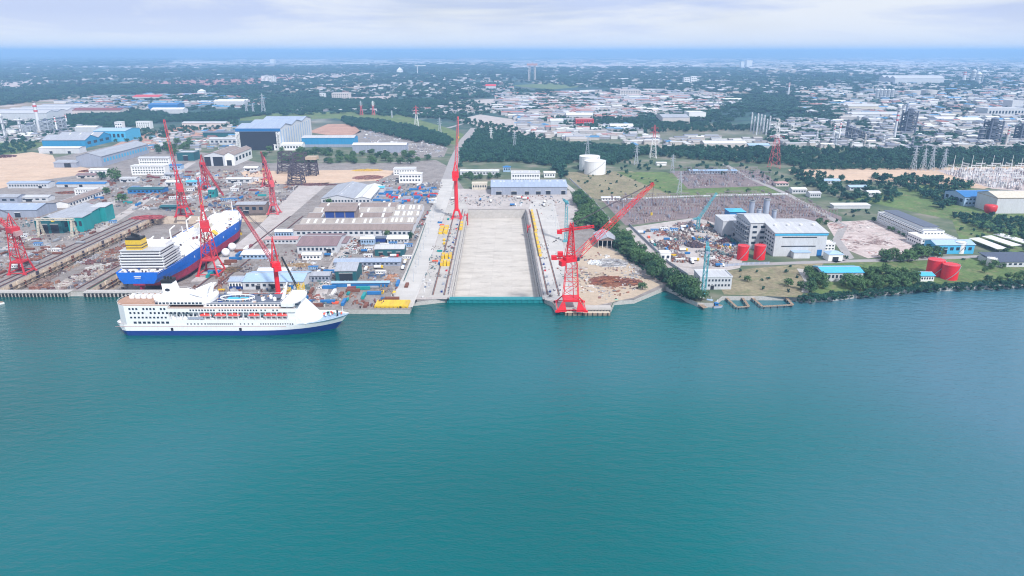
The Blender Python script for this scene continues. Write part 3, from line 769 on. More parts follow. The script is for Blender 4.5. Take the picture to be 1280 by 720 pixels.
S('long pale blue roofed shed on the quay behind the cruise ship', 304, 379, 362, 30, 352.5, 'gx', 3.2, 'light_wall', 'pale_blue', doors=((.5, 4, 5, 'dark'), (.25, 4, 4, 'dark'), (.8, 4, 4, 'blue')), wins=(1, 10), sky=3)
S('small white house with blue base beside the quay shed', 287, 303, 362, 15, 352, 'gx', 2, 'white', 'roof_blue_grey', name='house', cat='house', band=(0.02, 0.4, 'navy'), wins=(1, 4))
S('white roofed shed behind the pale blue quay shed', 322, 362, 344, 14, 340, 'gx', 1.8, 'light_wall', 'roof_white')
S('small white and blue shed near the maroon roofed shed car park', 451, 468, 306, 9, 299, 'gx', 1.5, 'pale_blue', 'roof_white', wins=(1, 5))
S('dark blue roofed shed between two white sheds', 469, 483, 303, 10, 298, 'gx', 1.2, 'navy', 'roof_dark')
S('low white roofed shed beside the small round tree', 484, 510, 304, 16, 299, 'gx', 2, 'light_wall', 'roof_white', wins=(1, 6))
S('pale grey roofed shed on dark green columns', 469, 505, 320, 18, 311.5, 'gx', 2.2, 'dark_green', 'roof_light', doors=((.2, 4, 4, 'dark'), (.5, 4, 4, 'dark'), (.8, 4, 4, 'dark')))
S('long low grey roof across the middle of the yard', 418, 500, 333, 14, 328, 'gx', 1.6, 'grey_wall', 'roof_blue_grey', wins=(1, 14))
S('dark green hall with wide arched doorway', 420, 446, 352, 26, 339, 'gx', 4, 'dark_green', 'roof_grey', name='workshop', cat='workshop', doors=((.5, 12, 8, 'dark'),))
S('long teal blue boundary shed behind the scrap bins', 415, 486, 359, 3, 354, 'mono', .5, 'blue', 'pale_blue', doors=((.3, 3, 3, 'white'),))
S('low grey sheds left of the arched green hall', 384, 412, 352, 12, 345, 'gx', 1.6, 'grey_wall', 'roof_grey', wins=(1, 6))
S('white villa style office with porch beside the white road', 499, 527, 229, 18, 218, 'hip', 3, 'white', 'roof_white', name='office', cat='office', wins=(2, 7))
S('flat white office behind the villa style office', 492, 519, 219, 22, 212, 'flat', None, 'white', 'roof_light', name='office', cat='office', wins=(2, 8))
# --- head of the dry dock
S('long grey shed with skylights at the head of the dry dock', 614, 709, 243.5, 60, 234, 'gx', 5, 'grey_wall', 'roof_blue_grey', doors=((.1, 8, 5, 'dark'), (.3, 8, 5, 'dark'), (.47, 6, 5, 'dark'), (.62, 7, 5, 'dark'), (.75, 7, 6, 'dark'), (.95, 6, 6, 'dark')), sky=13)
S('white three storey office behind the grey dock shed', 639, 675, 229, 22, 217, 'flat', None, 'white', 'roof_light', name='office', cat='office', wins=(2, 11), vents=4)
S('long white flat roofed canopy in front of the dark wood', 575, 624, 219, 16, 214.5, 'flat', None, 'light_wall', 'roof_white', name='canopy', cat='canopy', wins=(1, 12))
S('cream single storey hut beside the red dock crane', 590, 609, 237, 14, 230, 'flat', None, 'cream', 'cream', name='hut', cat='hut', wins=(1, 6))
S('small white house among trees behind the grey dock shed', 680, 694, 222, 14, 216.5, 'gx', 2, 'white', 'roof_white', name='house', cat='house', wins=(1, 4))
S('small blue house against the dark wood', 629, 638, 215, 10, 209, 'hip', 2, 'pale_blue', 'blue', name='house', cat='house', wins=(1, 3))
# --- east of the dock
o, w_, h_ = S('open fronted shed with grey gable roof beside the tree row', 747, 771, 310, 34, 301, 'gy', 4, 'roof_taupe', 'roof_grey', open_front=True, sky=3)
for k in range(5): box_piece('post', 'white', o, w_ * (k + .1) / 4.3, 0.3, h_ / 2, 0.5, 0.5, h_)
S('white cube kiosk on the scrap yard', 825, 838, 327, 9, 317, 'flat', None, 'white', 'white', name='kiosk', cat='kiosk', wins=(1, 2))
S('pale waterfront building beside the teal loading crane', 874, 914, 362, 20, 347, 'flat', None, 'light_wall', 'roof_light', name='pump_house', cat='building', wins=(2, 9), doors=((.4, 3, 4, 'dark'),))
o, w_, h_ = S('tall white turbine hall with pale blue roof', 966, 1031, 320.5, 62, 291.5, 'gx', 4, 'light_wall', 'roof_light', name='turbine_hall', cat='power plant', side=(5, 9), over=1.2)
MB().box(-0.6, w_ + .6, -0.6, -0.06, h_ * 0.9, h_ * 1.0).build('eave_band', 'sky_blue', o)
for zz in (0.8, 0.42): MB().box(w_ * .14, w_ * .8, -0.3, -0.07, h_ * zz, h_ * zz + 0.9).build('louvre', 'dark', o)
box_piece('door', 'blue', o, w_ * .89, -0.1, 3.5, 5, 0.25, 7)
for k in range(4): MB().cyl(0, 0, 0, 1.5, 1.6, 10).build('roof_fan', 'white', o, (w_ * (k + .5) / 4, 20, h_ + 3.2))
MB().box(18, 35, -8, -0.35, 0, 6.2).build('lean_to', 'light_wall', o)
MB().box(17.5, 35.5, -8.6, -0.33, 6.22, 6.7).build('lean_to_roof', 'pale_blue', o)
o, w_, h_ = S('boiler house with open steel floors and pale roof', 935, 966, 311, 45, 279, 'gx', 4, 'light_wall', 'roof_light', name='boiler_house', cat='power plant', side=(5, 6), wins=(4, 3))
for k in range(5): MB().box(-4, 0, 1, 44, h_ * (k + .4) / 5, h_ * (k + .4) / 5 + .5).build('gallery', 'steel', o)
S('square white block with blue roof box beside the boiler house', 902, 928, 296, 30, 277, 'flat', None, 'light_wall', 'roof_light', name='plant_block', cat='power plant', doors=((.65, 5, 7, 'dark'),))
S('blue roofed control block behind the boiler house', 911, 931, 281, 20, 265, 'hip', 2.5, 'blue', 'sky_blue', name='control_block', cat='power plant')
for lb, px, yb_, yt_, r_ in (('left of the four round power plant stacks', 936, 290, 252, 3.0), ('tallest round stack behind the boiler house', 954, 290, 250, 3.4), ('short round stack at the front of the boiler house roof', 945, 296, 262, 2.6), ('rightmost round stack beside the turbine hall roof', 964, 296, 263, 2.6)):
    p = W(px, yb_); hh = ZT(yt_, p.y) - LZ
    o = tag(empty('stack', p), lb, 'stack')
    MB().cyl(0, 0, 0, hh, r_, 16).build('flue', 'grey_wall', o, smooth=False)
    MB().cyl(0, 0, hh + .01, hh + 1.4, r_ + 0.5, 16).build('rim', 'steel', o)
    MB().cyl(0, 0, hh + 1.42, hh + 1.5, r_ * .85, 16).build('mouth', 'dark', o)
S('small kiosk with pale blue hipped roof near the turbine hall', 1035, 1053, 326.5, 12, 318, 'hip', 2.5, 'white', 'pale_blue', name='kiosk', cat='kiosk', doors=((.5, 6, 4.5, 'dark'),))
S('small white plant room right of the turbine hall', 1030, 1043, 314, 12, 305, 'flat', None, 'white', 'white', name='plant_room', cat='building', wins=(2, 3))
S('shore shed with bright blue roof', 1027, 1078, 352, 20, 341, 'gx', 2.5, 'light_wall', 'sky_blue', sky=0, wins=(1, 10))
# office block with stepped wings
o, w_, h_ = S('long white office block with grey roof beside the cleared slab', 1152, 1178, 303, 96, 290, 'flat', None, 'white', 'roof_grey', name='office_block', cat='office', side=(3, 26), wins=(3, 6))
MB().box(w_ * .15, w_ * .85, 8, 88, h_ + 0.42, h_ + 4).build('upper_storey', 'white', o)
MB().box(w_ * .12, w_ * .88, 6, 90, h_ + 4.02, h_ + 4.6).build('upper_roof', 'roof_dark', o)
for k in range(3): MB().box(-1.6, -0.2, 2, 94, h_ * (k + .95) / 3 - .5, h_ * (k + .95) / 3 - .1).build('balcony_slab', 'white', o)
o, w_, h_ = S('lower white office wing at the front of the office block', 1150, 1194, 309, 26, 299, 'flat', None, 'white', 'roof_white', name='office_wing', cat='office', side=(2, 6), wins=(2, 12))
S('bright blue roofed warehouse in front of the office block', 1168, 1217, 317.5, 20, 306.5, 'gx', 3, 'sky_blue', 'pale_blue', wins=(1, 6), doors=((.25, 5, 5, 'dark'),))
for k, (a, b) in enumerate((((1216, 302), (1252, 316)), ((1232, 299.5), (1270, 312)), ((1246, 297), (1290, 310)))):
    A, B = W(*a), W(*b)
    o = tag(empty('carport', A), ('leftmost', 'middle', 'rightmost')[k] + ' of three long white carport roofs', 'carport', 'white carport roofs')
    d = (B - A); n = Vector((-d.y, d.x, 0)).normalized() * 6
    mbx = MB(); mbx.add([tuple(v) for v in (n * -1 + Vector((0, 0, 4)), d - n + Vector((0, 0, 4)), d + n + Vector((0, 0, 4.6)), n + Vector((0, 0, 4.6)), n * -1 + Vector((0, 0, 4.25)), d - n + Vector((0, 0, 4.25)), d + n + Vector((0, 0, 4.85)), n + Vector((0, 0, 4.85)))],
            [(3, 2, 1, 0), (4, 5, 6, 7), (0, 1, 5, 4), (1, 2, 6, 5), (2, 3, 7, 6), (3, 0, 4, 7)])
    mbx.build('roof', 'roof_white', o)
    for i in range(7):
        q = d * (i + .5) / 7
        box_piece('post', 'steel', o, q.x, q.y, 2.1, 0.4, 0.4, 4.2)
o, w_, h_ = S('flat building with dark solar panels on its roof at the right edge', 1244, 1300, 334, 26, 327.5, 'mono', 2, 'light_wall', 'solar', name='solar_building', cat='building', wins=(1, 8))
S('blue roofed factory beside the white factory at the right', 1204, 1246, 258, 44, 246.5, 'gx', 5, 'pale_blue', 'blue', name='factory', cat='factory', wins=(2, 9), side=(1, 4))
S('white factory with yellow edged roof at the right edge', 1243, 1310, 267, 40, 247.5, 'gx', 5, 'light_wall', 'cream', name='factory', cat='factory', doors=((.6, 5, 5, 'dark'),), band=(0.95, 0.99, 'tan'))
S('small sky blue roofed hut beside the red tank pair at the shore', 1150, 1167, 352, 12, 345, 'gx', 1.6, 'white', 'sky_blue', name='hut', cat='hut', wins=(1, 5))
S('long white canopy beyond the office block', 1042, 1088, 261, 12, 257, 'mono', .8, 'light_wall', 'roof_white', name='canopy', cat='canopy')
S('left of two low relay houses at the upper switchyard', 862, 888, 217.5, 14, 213.5, 'gx', 1.5, 'grey_wall', 'pale_blue', name='relay_house', cat='relay house', wins=(1, 8))
S('right of two low relay houses at the upper switchyard', 889, 921, 217.5, 14, 213.5, 'gx', 1.5, 'grey_wall', 'pale_blue', name='relay_house', cat='relay house', wins=(1, 9))
S('long white hut at the gate of the tank field', 752, 775, 251, 8, 247.5, 'gx', 1, 'white', 'roof_white', name='hut', cat='hut', wins=(1, 6))
S('small white hut on the grass by the tank field', 821, 833, 207, 12, 204, 'gx', 1.2, 'white', 'roof_white', name='hut', cat='hut')
S('small pink roofed house by the straight road', 970, 986, 233, 12, 229, 'hip', 2, 'beige_wall', 'roof_pink', name='house', cat='house', wins=(1, 4))
for k, (a, b, c, d_, r_) in enumerate(((990, 1008, 242, 237, 'roof_white'), (1012, 1026, 247, 242, 'roof_light'), (1030, 1050, 230, 226, 'pale_blue'), (1062, 1084, 238, 234, 'pale_blue'), (1085, 1100, 246, 241, 'roof_white'))):
    S(('first', 'second', 'third', 'fourth', 'fifth')[k] + ' from the left of the small houses along the wooded road', a, b, c, 14, d_, 'gx', 1.8, 'light_wall', r_, name='house', cat='house', wins=(1, 5))
# --- estates in the distance
S('long white roofed warehouse in front of the refinery tree belt', 880, 933, 187, 34, 179.5, 'gx', 4, 'beige_wall', 'roof_white', name='warehouse', cat='warehouse')
S('smaller pale green roofed warehouse in front of the refinery', 936, 962, 187, 26, 182, 'gx', 3, 'light_wall', 'pale_blue', name='warehouse', cat='warehouse')
S('crimson walled building with flat roof behind the dark wood', 720, 742, 157.5, 40, 149.5, 'flat', None, 'red', 'roof_pink', name='factory', cat='factory', wins=(2, 7))
S('white roofed factory above the crimson building', 708, 741, 150, 50, 144, 'gx', 5, 'light_wall', 'roof_white', name='factory', cat='factory')
S('cube shaped white factory right of the brown roofed estate', 861, 882, 149.5, 60, 141, 'flat', None, 'white', 'roof_white', name='factory', cat='factory')
S('broad taupe warehouse roof left of the cube shaped white factory', 828, 862, 154, 90, 147, 'gx', 6, 'beige_wall', 'roof_grey', name='warehouse', cat='warehouse')
S('beige multi storey factory in the far estate', 775, 801, 120, 60, 113, 'flat', None, 'beige_wall', 'roof_light', name='factory', cat='factory', wins=(3, 8))
S('white warehouse with broad roof left of the tree belt pylon', 763, 792, 162, 40, 157.5, 'gx', 4, 'light_wall', 'roof_white', name='warehouse', cat='warehouse')
S('low pale warehouse beside the straight road', 688, 704, 157, 40, 151, 'gx', 4, 'light_wall', 'roof_white', name='warehouse', cat='warehouse')
S('blue walled warehouse in the left estate', 186, 222, 137, 60, 131, 'gx', 5, 'blue', 'blue', name='warehouse', cat='warehouse')
S('white roofed warehouse in front of the blue one in the left estate', 189, 229, 142, 40, 137, 'gx', 5, 'light_wall', 'roof_white', name='warehouse', cat='warehouse')
S('red roofed factory among white sheds in the left estate', 166, 199, 126, 80, 121, 'gx', 6, 'beige_wall', 'red', name='factory', cat='factory')
S('maroon roofed long shed in front of the left dark wood', 78, 150, 144, 60, 138, 'gx', 6, 'beige_wall', 'maroon', name='warehouse', cat='warehouse')
S('cream roofed factory row left of the first pylon', 268, 305, 133, 70, 127, 'gx', 6, 'light_wall', 'roof_white', name='factory', cat='factory', rows=2)
S('white house with pointed roof in the left woods', 247, 255, 117, 30, 114, 'hip', 10, 'white', 'roof_white', name='house', cat='house')
for k in range(4): S(('first', 'second', 'third', 'fourth')[k] + ' from the left of four white apartment towers in the far woods', 327 + 4.6 * k, 330.6 + 4.6 * k, 103, 24, 95 + (k % 2), 'flat', None, 'white', 'roof_light', name='apartment_tower', cat='tower block', group='four far apartment towers', wins=(4, 2))
S('pinkish apartment rows beyond the corridor', 415, 437, 124.5, 40, 116.5, 'flat', None, 'beige_wall', 'roof_light', name='apartment_block', cat='apartments', wins=(3, 8))
S('white apartment block left of the pinkish apartment rows', 400, 406, 123, 30, 117, 'flat', None, 'white', 'roof_light', name='apartment_block', cat='apartments', wins=(3, 2))
S('left white tower block standing in the blue forest at the right', 855, 862, 105, 40, 97, 'flat', None, 'white', 'roof_light', name='apartment_tower', cat='tower block', wins=(3, 3))
S('right white tower block standing in the blue forest at the right', 863.5, 871, 104.5, 40, 95.5, 'flat', None, 'white', 'roof_light', name='apartment_tower', cat='tower block', wins=(3, 3))
S('left of two pale towers near the horizon', 926, 930, 84, 60, 77, 'flat', None, 'white', 'roof_light', name='apartment_tower', cat='tower block')
S('right of two pale towers near the horizon', 933, 940, 84, 60, 75.5, 'flat', None, 'white', 'roof_light', name='apartment_tower', cat='tower block')
S('white tower block on the horizon above the four apartment towers', 338, 343, 80, 80, 74, 'flat', None, 'white', 'roof_light', name='apartment_tower', cat='tower block')
S('red roofed pavilion in the far woods', 607, 620, 112.5, 40, 107.5, 'gx', 8, 'light_wall', 'red', name='pavilion', cat='building')
S('white spired hall in the far woods', 496, 503, 92, 60, 88, 'hip', 30, 'white', 'roof_white', name='hall', cat='building')
S('long pale factory at the upper right', 1118, 1180, 105, 200, 98, 'gx', 14, 'light_wall', 'roof_light', name='factory', cat='factory', rows=3)
S('long green and cream roofed factory behind the refinery', 1060, 1098, 139, 60, 133, 'gx', 6, 'cream', 'roof_light', name='factory', cat='factory', rows=2)
S('long low roof right of the green and cream factory', 1065, 1140, 148, 50, 143, 'gx', 5, 'light_wall', 'roof_light', name='factory', cat='factory', rows=2)
S('left bright white roofed warehouse behind the refinery vessels', 1172, 1198, 154, 50, 149, 'gx', 5, 'light_wall', 'roof_white', name='warehouse', cat='warehouse')
S('right bright white roofed warehouse behind the refinery vessels', 1200, 1228, 155, 50, 150, 'gx', 5, 'light_wall', 'roof_white', name='warehouse', cat='warehouse')
S('long pale building with ribbed front at the far right', 1233, 1285, 146, 60, 136, 'flat', None, 'light_wall', 'roof_light', name='factory', cat='factory', wins=(1, 12))
S('tall pale block behind the ribbed building at the far right', 1264, 1278, 136, 50, 126, 'flat', None, 'light_wall', 'roof_light', name='factory', cat='factory')

# --- tanks
def tank(label, px, yb, rpx, yt, m, name='storage_tank', ladder=True, dome=0.0, group=None):
    p = W(px, yb); depth = p.y * cp + (HC - LZ) * sp
    r = rpx * depth / F; p.y += r
    hh = ZT(yt, p.y - r) - LZ
    o = tag(empty(name, p), label, 'tank', group)
    MB().cyl(0, 0, 0, hh, r, 28).build('shell', m, o, smooth=False)
    MB().cyl(0, 0, hh + .01, hh + 0.25, r + 0.25, 28, dome=max(dome, r * 0.06)).build('roof', m, o)
    for k in range(3): MB().cyl(0, 0, hh * (k + .5) / 3, hh * (k + .5) / 3 + 0.25, r + 0.12, 28).build('hoop', m, o)
    if ladder:
        b = MB()
        for i in range(12):
            a0, a1 = -2.4 + 1.7 * i / 12, -2.4 + 1.7 * (i + 1) / 12
            b.bar(((r + .6) * math.cos(a0), (r + .6) * math.sin(a0), hh * i / 12), ((r + .6) * math.cos(a1), (r + .6) * math.sin(a1), hh * (i + 1) / 12), 0.5)
        b.build('spiral_stair', 'steel', o)
        b = MB()
        for i in range(20):
            a0, a1 = 2 * PI * i / 20, 2 * PI * (i + 1) / 20
            b.bar((r * math.cos(a0), r * math.sin(a0), hh + 1.2), (r * math.cos(a1), r * math.sin(a1), hh + 1.2), 0.12)
            b.bar((r * math.cos(a0), r * math.sin(a0), hh), (r * math.cos(a0), r * math.sin(a0), hh + 1.2), 0.1)
        b.build('handrail', 'steel', o)
    return o
tank('rear white storage tank beyond the tree row', 738, 214, 13, 197, 'white')
tank('front white storage tank beyond the tree row', 745, 219, 13.5, 203, 'white')
tank('left of the two red tanks beside the turbine hall', 930, 326, 7, 309, 'bright_red')
tank('right of the two red tanks beside the turbine hall', 951, 325.5, 7, 308.5, 'bright_red')
tank('rear red tank by the shore', 1173, 346, 9.6, 327.5, 'bright_red')
tank('front red tank by the shore', 1191.5, 351, 9.6, 333.5, 'bright_red')
tank('small white tank behind the red shore tanks', 1242, 333.5, 5.5, 324.5, 'white', dome=1)
tank('white tank in front of the blue roofed warehouse', 1202, 317.5, 6, 304, 'white')
for k, (px, yb, r, yt) in enumerate(((12, 170, 5, 164), (25, 172, 4, 167), (36, 171, 4, 166), (3, 176, 4, 171))):
    tank(('far left', 'second', 'third', 'lowest')[k] + ' of the small pale tanks at the left refinery', px, yb, r, yt, 'white', ladder=False)
for k, (px, yb, r, yt) in enumerate(((1255, 172, 5, 165), (1270, 172, 5.5, 164.5), (1240, 170, 4, 164), (1085, 182, 4, 177), (1100, 184, 4, 179), (1145, 120, 9, 114), (1166, 119, 9, 113))):
    tank(('left', 'right', 'small leftmost', 'near left', 'near right', 'far left', 'far right')[k] + ' pale pink tank among the refinery buildings', px, yb, r, yt, 'beige_wall', ladder=False)
# red sphere-like water tank on legs
p = W(1236, 270); o = tag(empty('water_tower', p), 'bulging red water tank on short legs at the right', 'water tank')
b = MB(); prof = [(0.0, 3.0), (3.5, 3.4), (6.2, 5.5), (7.4, 9), (7.4, 13), (6.8, 14.5), (0, 15.2)]
n_ = 20
vs_ = [(r * math.cos(2 * PI * i / n_), r * math.sin(2 * PI * i / n_), z) for r, z in prof for i in range(n_)]
b.add(vs_, [(j * n_ + i, j * n_ + (i + 1) % n_, (j + 1) * n_ + (i + 1) % n_, (j + 1) * n_ + i) for j in range(len(prof) - 1) for i in range(n_)])
b.build('bowl', 'red', o, smooth=True)
for k in range(6): box_piece('leg', 'steel', o, 5 * math.cos(k * PI / 3), 5 * math.sin(k * PI / 3), 2.2, .6, .6, 4.6)
BOXES = []
for o_ in list(col.objects):                     # ground taken by buildings, so nothing is parked inside them
    if o_.parent is None and o_.type == 'EMPTY' and 'wall' in [c.name.split('.')[0] for c in KIDS.get(o_.name, ())]:
        wv = [v.co for c in KIDS[o_.name] if c.name.split('.')[0] == 'wall' for v in c.data.vertices]
        BOXES.append((o_.location.x - 3, o_.location.x + max(v.x for v in wv) + 3, o_.location.y - 3, o_.location.y + max(v.y for v in wv) + 3))
def built(x, y, m=0.0): return any(a + m < x < b - m and c + m < y < d - m for a, b, c, d in BOXES)

# ================================================================ VEGETATION
def leaf_material(name, dark, light):
    m = bpy.data.materials.new(name); m.use_nodes = True
    t = m.node_tree; N = t.nodes; K = t.links.new; b = N['Principled BSDF']
    b.inputs['Roughness'].default_value = 0.65; b.inputs['Specular IOR Level'].default_value = 0.2
    oi = N.new('ShaderNodeObjectInfo'); g = N.new('ShaderNodeTexCoord')
    n = N.new('ShaderNodeTexNoise'); n.inputs['Scale'].default_value = 3.5; n.inputs['Detail'].default_value = 3
    K(g.outputs['Object'], n.inputs['Vector'])
    s = N.new('ShaderNodeMath'); s.operation = 'MULTIPLY_ADD'; s.inputs[1].default_value = 0.75
    K(oi.outputs['Random'], s.inputs[0]); K(n.outputs['Fac'], s.inputs[2])
    r = N.new('ShaderNodeValToRGB'); K(s.outputs[0], r.inputs['Fac'])
    r.color_ramp.elements[0].position, r.color_ramp.elements[0].color = 0.35, (*dark, 1)
    r.color_ramp.elements[1].position, r.color_ramp.elements[1].color = 1.2 / 1.25, (*light, 1)
    K(r.outputs['Color'], b.inputs['Base Color'])
    MATS[name] = m
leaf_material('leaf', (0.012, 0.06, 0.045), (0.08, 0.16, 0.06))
leaf_material('leaf_far', (0.005, 0.042, 0.048), (0.034, 0.11, 0.07))  # far foliage, with some of the blue haze mixed into its colour

def crown_mesh(seed, clumps, per, squash, leaf, hbase, spread, m='leaf', card=0.5):
    """crown of many small leaf sprays filling uneven clumps; unit tree: 1 high"""
    R = np.random.default_rng(seed)
    vs, fs = [], []
    for k in range(clumps):
        a = R.uniform(0, 2 * PI); rr = spread * math.sqrt(R.uniform(0, 1)) * 0.72
        zc = hbase + (1 - hbase) * R.uniform(0.12, 0.82) * (1.15 - 0.55 * rr / spread)
        c = np.array([rr * math.cos(a), rr * math.sin(a), zc])
        cr = spread * R.uniform(0.28, 0.50)
        for i in range(per):
            d = R.normal(size=3); d /= np.linalg.norm(d)
            if d[2] < -0.45: d[2] *= -0.6
            p = c + d * cr * R.uniform(0.6, 1.05) * np.array([1, 1, squash])
            nrm = d + R.normal(size=3) * 0.45; nrm /= np.linalg.norm(nrm)
            u = np.cross(nrm, R.normal(size=3)); u /= np.linalg.norm(u); w = np.cross(nrm, u)
            s = leaf * R.uniform(0.6, 1.3)
            o = len(vs)
            vs += [tuple(p - u * s), tuple(p + w * s * card), tuple(p + u * s), tuple(p - w * s * card * 0.9)]
            fs.append((o, o + 1, o + 2, o + 3))
    me = bpy.data.meshes.new('crown'); me.from_pydata(vs, [], fs); me.materials.append(MATS[m]); me.update()
    return me
def trunk_mesh(h, r, limbs, spread):
    b = MB()
    b.bar((0, 0, -0.02), (0.01, 0.008, h * 0.55), r * 2.2, 0, r * 1.5)
    b.bar((0.01, 0.008, h * 0.55), (0, 0, h), r * 1.5, 0, r * 0.8)
    for i in range(limbs):
        a = 2 * PI * i / limbs + 0.4
        b.bar((0, 0, h * (0.55 + 0.08 * i)), (spread * 0.6 * math.cos(a), spread * 0.6 * math.sin(a), h * 1.25 + 0.04 * i), r * 0.9, 0, r * 0.3)
    me = bpy.data.meshes.new('trunk'); me.from_pydata([tuple(v) for v in b.v], [], b.f); me.materials.append(MATS['trunk']); me.update()
    return me
CROWN = [crown_mesh(11, 22, 46, 1.0, 0.06, 0.2, 0.46), crown_mesh(12, 24, 42, 1.05, 0.055, 0.16, 0.42), crown_mesh(13, 20, 50, 0.95, 0.06, 0.22, 0.5), crown_mesh(14, 20, 46, 1.1, 0.055, 0.12, 0.38)]
TRUNK = [trunk_mesh(0.5, 0.022, 5, 0.46), trunk_mesh(0.5, 0.02, 4, 0.4), trunk_mesh(0.5, 0.025, 5, 0.5), trunk_mesh(0.45, 0.02, 4, 0.36)]
def palm_meshes():
    b = MB()
    for i in range(6): b.bar((0.012 * i, 0, 0.15 * i), (0.012 * (i + 1), 0, 0.15 * (i + 1)), 0.035 - 0.002 * i, 0, 0.033 - 0.002 * i)
    tm = bpy.data.meshes.new('trunk'); tm.from_pydata([tuple(v) for v in b.v], [], b.f); tm.materials.append(MATS['trunk']); tm.update()
    vs, fs = [], []
    for k in range(13):
        a = 2 * PI * k / 13 + (k % 2) * 0.2; e = 0.9 if k % 3 == 0 else 0.45
        ca, sa = math.cos(a), math.sin(a); prev = None
        for j in range(6):
            tt = j / 5; r = 0.36 * tt; z = 0.9 + 0.22 * e * math.sin(tt * PI * 0.9) - 0.16 * tt * tt
            w = 0.055 * math.sin(PI * (0.12 + 0.86 * tt)); o = len(vs)
            vs += [(0.07 + r * ca - w * sa, r * sa + w * ca, z - 0.02), (0.07 + r * ca, r * sa, z + 0.012), (0.07 + r * ca + w * sa, r * sa - w * ca, z - 0.02)]
            if prev is not None: fs += [(prev, prev + 1, o + 1, o), (prev + 1, prev + 2, o + 2, o + 1)]
            prev = o
    cm = bpy.data.meshes.new('crown'); cm.from_pydata(vs, [], fs); cm.materials.append(MATS['leaf']); cm.update()
    return tm, cm
PALM_T, PALM_C = palm_meshes()
N_TREES = [0]
def tree(x, y, h, label, group, palm=False, z=LZ, wide=1.0):
    k = random.randrange(4)
    o = empty('palm_tree' if palm else 'tree', (x, y, z), random.uniform(0, 6.28))
    s = h * wide
    o.scale = (s, s, h)
    obj('trunk', PALM_T if palm else TRUNK[k], o)
    obj('crown', PALM_C if palm else CROWN[k], o)
    tag(o, label, 'palm' if palm else 'tree', group)
    N_TREES[0] += 1
    return o

# ---- woods: one mass each, trees spread by a node group
vcol = bpy.data.collections.new('wood_variants')          # never linked to the scene: only the source of the woods' trees
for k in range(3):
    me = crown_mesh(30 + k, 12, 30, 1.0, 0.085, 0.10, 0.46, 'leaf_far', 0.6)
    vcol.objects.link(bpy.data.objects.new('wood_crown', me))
ng = bpy.data.node_groups.new('wood', 'GeometryNodeTree')
ng.interface.new_socket('Geometry', in_out='INPUT', socket_type='NodeSocketGeometry')
ng.interface.new_socket('Geometry', in_out='OUTPUT', socket_type='NodeSocketGeometry')
gi, go = ng.nodes.new('NodeGroupInput'), ng.nodes.new('NodeGroupOutput')
iop = ng.nodes.new('GeometryNodeInstanceOnPoints')
ci = ng.nodes.new('GeometryNodeCollectionInfo'); ci.inputs['Collection'].default_value = vcol
ci.inputs['Separate Children'].default_value = True; ci.inputs['Reset Children'].default_value = True
iop.inputs['Pick Instance'].default_value = True
rv = ng.nodes.new('FunctionNodeRandomValue'); rv.data_type = 'FLOAT_VECTOR'
rv.inputs[0].default_value, rv.inputs[1].default_value = (0, 0, 0), (0.1, 0.1, 6.28)
na = ng.nodes.new('GeometryNodeInputNamedAttribute'); na.data_type = 'FLOAT_VECTOR'; na.inputs['Name'].default_value = 'size'
ng.links.new(gi.outputs[0], iop.inputs['Points']); ng.links.new(ci.outputs[0], iop.inputs['Instance'])
ng.links.new(rv.outputs[0], iop.inputs['Rotation']); ng.links.new(na.outputs[0], iop.inputs['Scale'])
ng.links.new(iop.outputs[0], go.inputs[0])
def wood(label, pts, name='woodland', cat='woodland'):
    """pts: (x, y, width, height)"""
    me = bpy.data.meshes.new(name)
    me.from_pydata([(p[0], p[1], LZ - 0.3 + (p[4] if len(p) > 4 else 0)) for p in pts], [], [])
    at = me.attributes.new('size', 'FLOAT_VECTOR', 'POINT')
    at.data.foreach_set('vector', [c for p in pts for c in (p[2], p[2], p[3])])
    o = obj(name, me)
    md = o.modifiers.new('trees', 'NODES'); md.node_group = ng
    return tag(o, label, cat, kind='stuff')
def near_wood(label, poly, sp=9.5, h=(9, 16), keep=1.0):
    wood(label, [(x, y, random.uniform(*h) * 1.05, random.uniform(*h)) for x, y in scatter_world(poly, sp) if random.random() < keep and not built(x, y)])
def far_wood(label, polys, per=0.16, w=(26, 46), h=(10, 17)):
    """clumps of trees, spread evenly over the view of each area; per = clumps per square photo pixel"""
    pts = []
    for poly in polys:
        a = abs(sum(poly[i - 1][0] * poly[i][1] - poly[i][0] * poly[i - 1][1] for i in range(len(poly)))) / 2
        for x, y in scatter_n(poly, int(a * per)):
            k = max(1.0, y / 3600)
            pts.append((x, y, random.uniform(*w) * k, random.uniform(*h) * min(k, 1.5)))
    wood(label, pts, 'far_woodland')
near_wood('dense dark wood behind the grey shed at the head of the empty dry dock',
          [(573, 218), (578, 186), (596, 166), (610, 163), (640, 171), (700, 181), (760, 184), (820, 188), (790, 199), (764, 207), (716, 203), (700, 214), (712, 222), (700, 224), (690, 208), (640, 203), (600, 203), (578, 203)])
near_wood('belt of dark trees between the tank field and the refinery', [(790, 191), (860, 184), (940, 184), (1000, 187), (1100, 189), (1290, 188), (1290, 207), (1000, 208), (905, 203), (830, 197)], 11, (6, 17), .85)
near_wood('tree belt along the power line corridor behind the yard', [(425, 148), (470, 152), (530, 162), (566, 176), (560, 184), (520, 178), (470, 166), (436, 158)], 10)
near_wood('dark woods behind the refinery stacks at the left', [(72, 162), (84, 146), (130, 142), (205, 140), (215, 152), (180, 156), (150, 162), (120, 163)], 11)
near_wood('trees around the pylons behind the large fabrication hall', [(215, 146), (330, 138), (336, 143), (296, 149), (250, 153), (215, 153)], 11)
near_wood('trees beside the road behind the fabrication hall', [(300, 128), (420, 126), (560, 128), (560, 132), (510, 138), (440, 138), (330, 141)], 14, (11, 18))
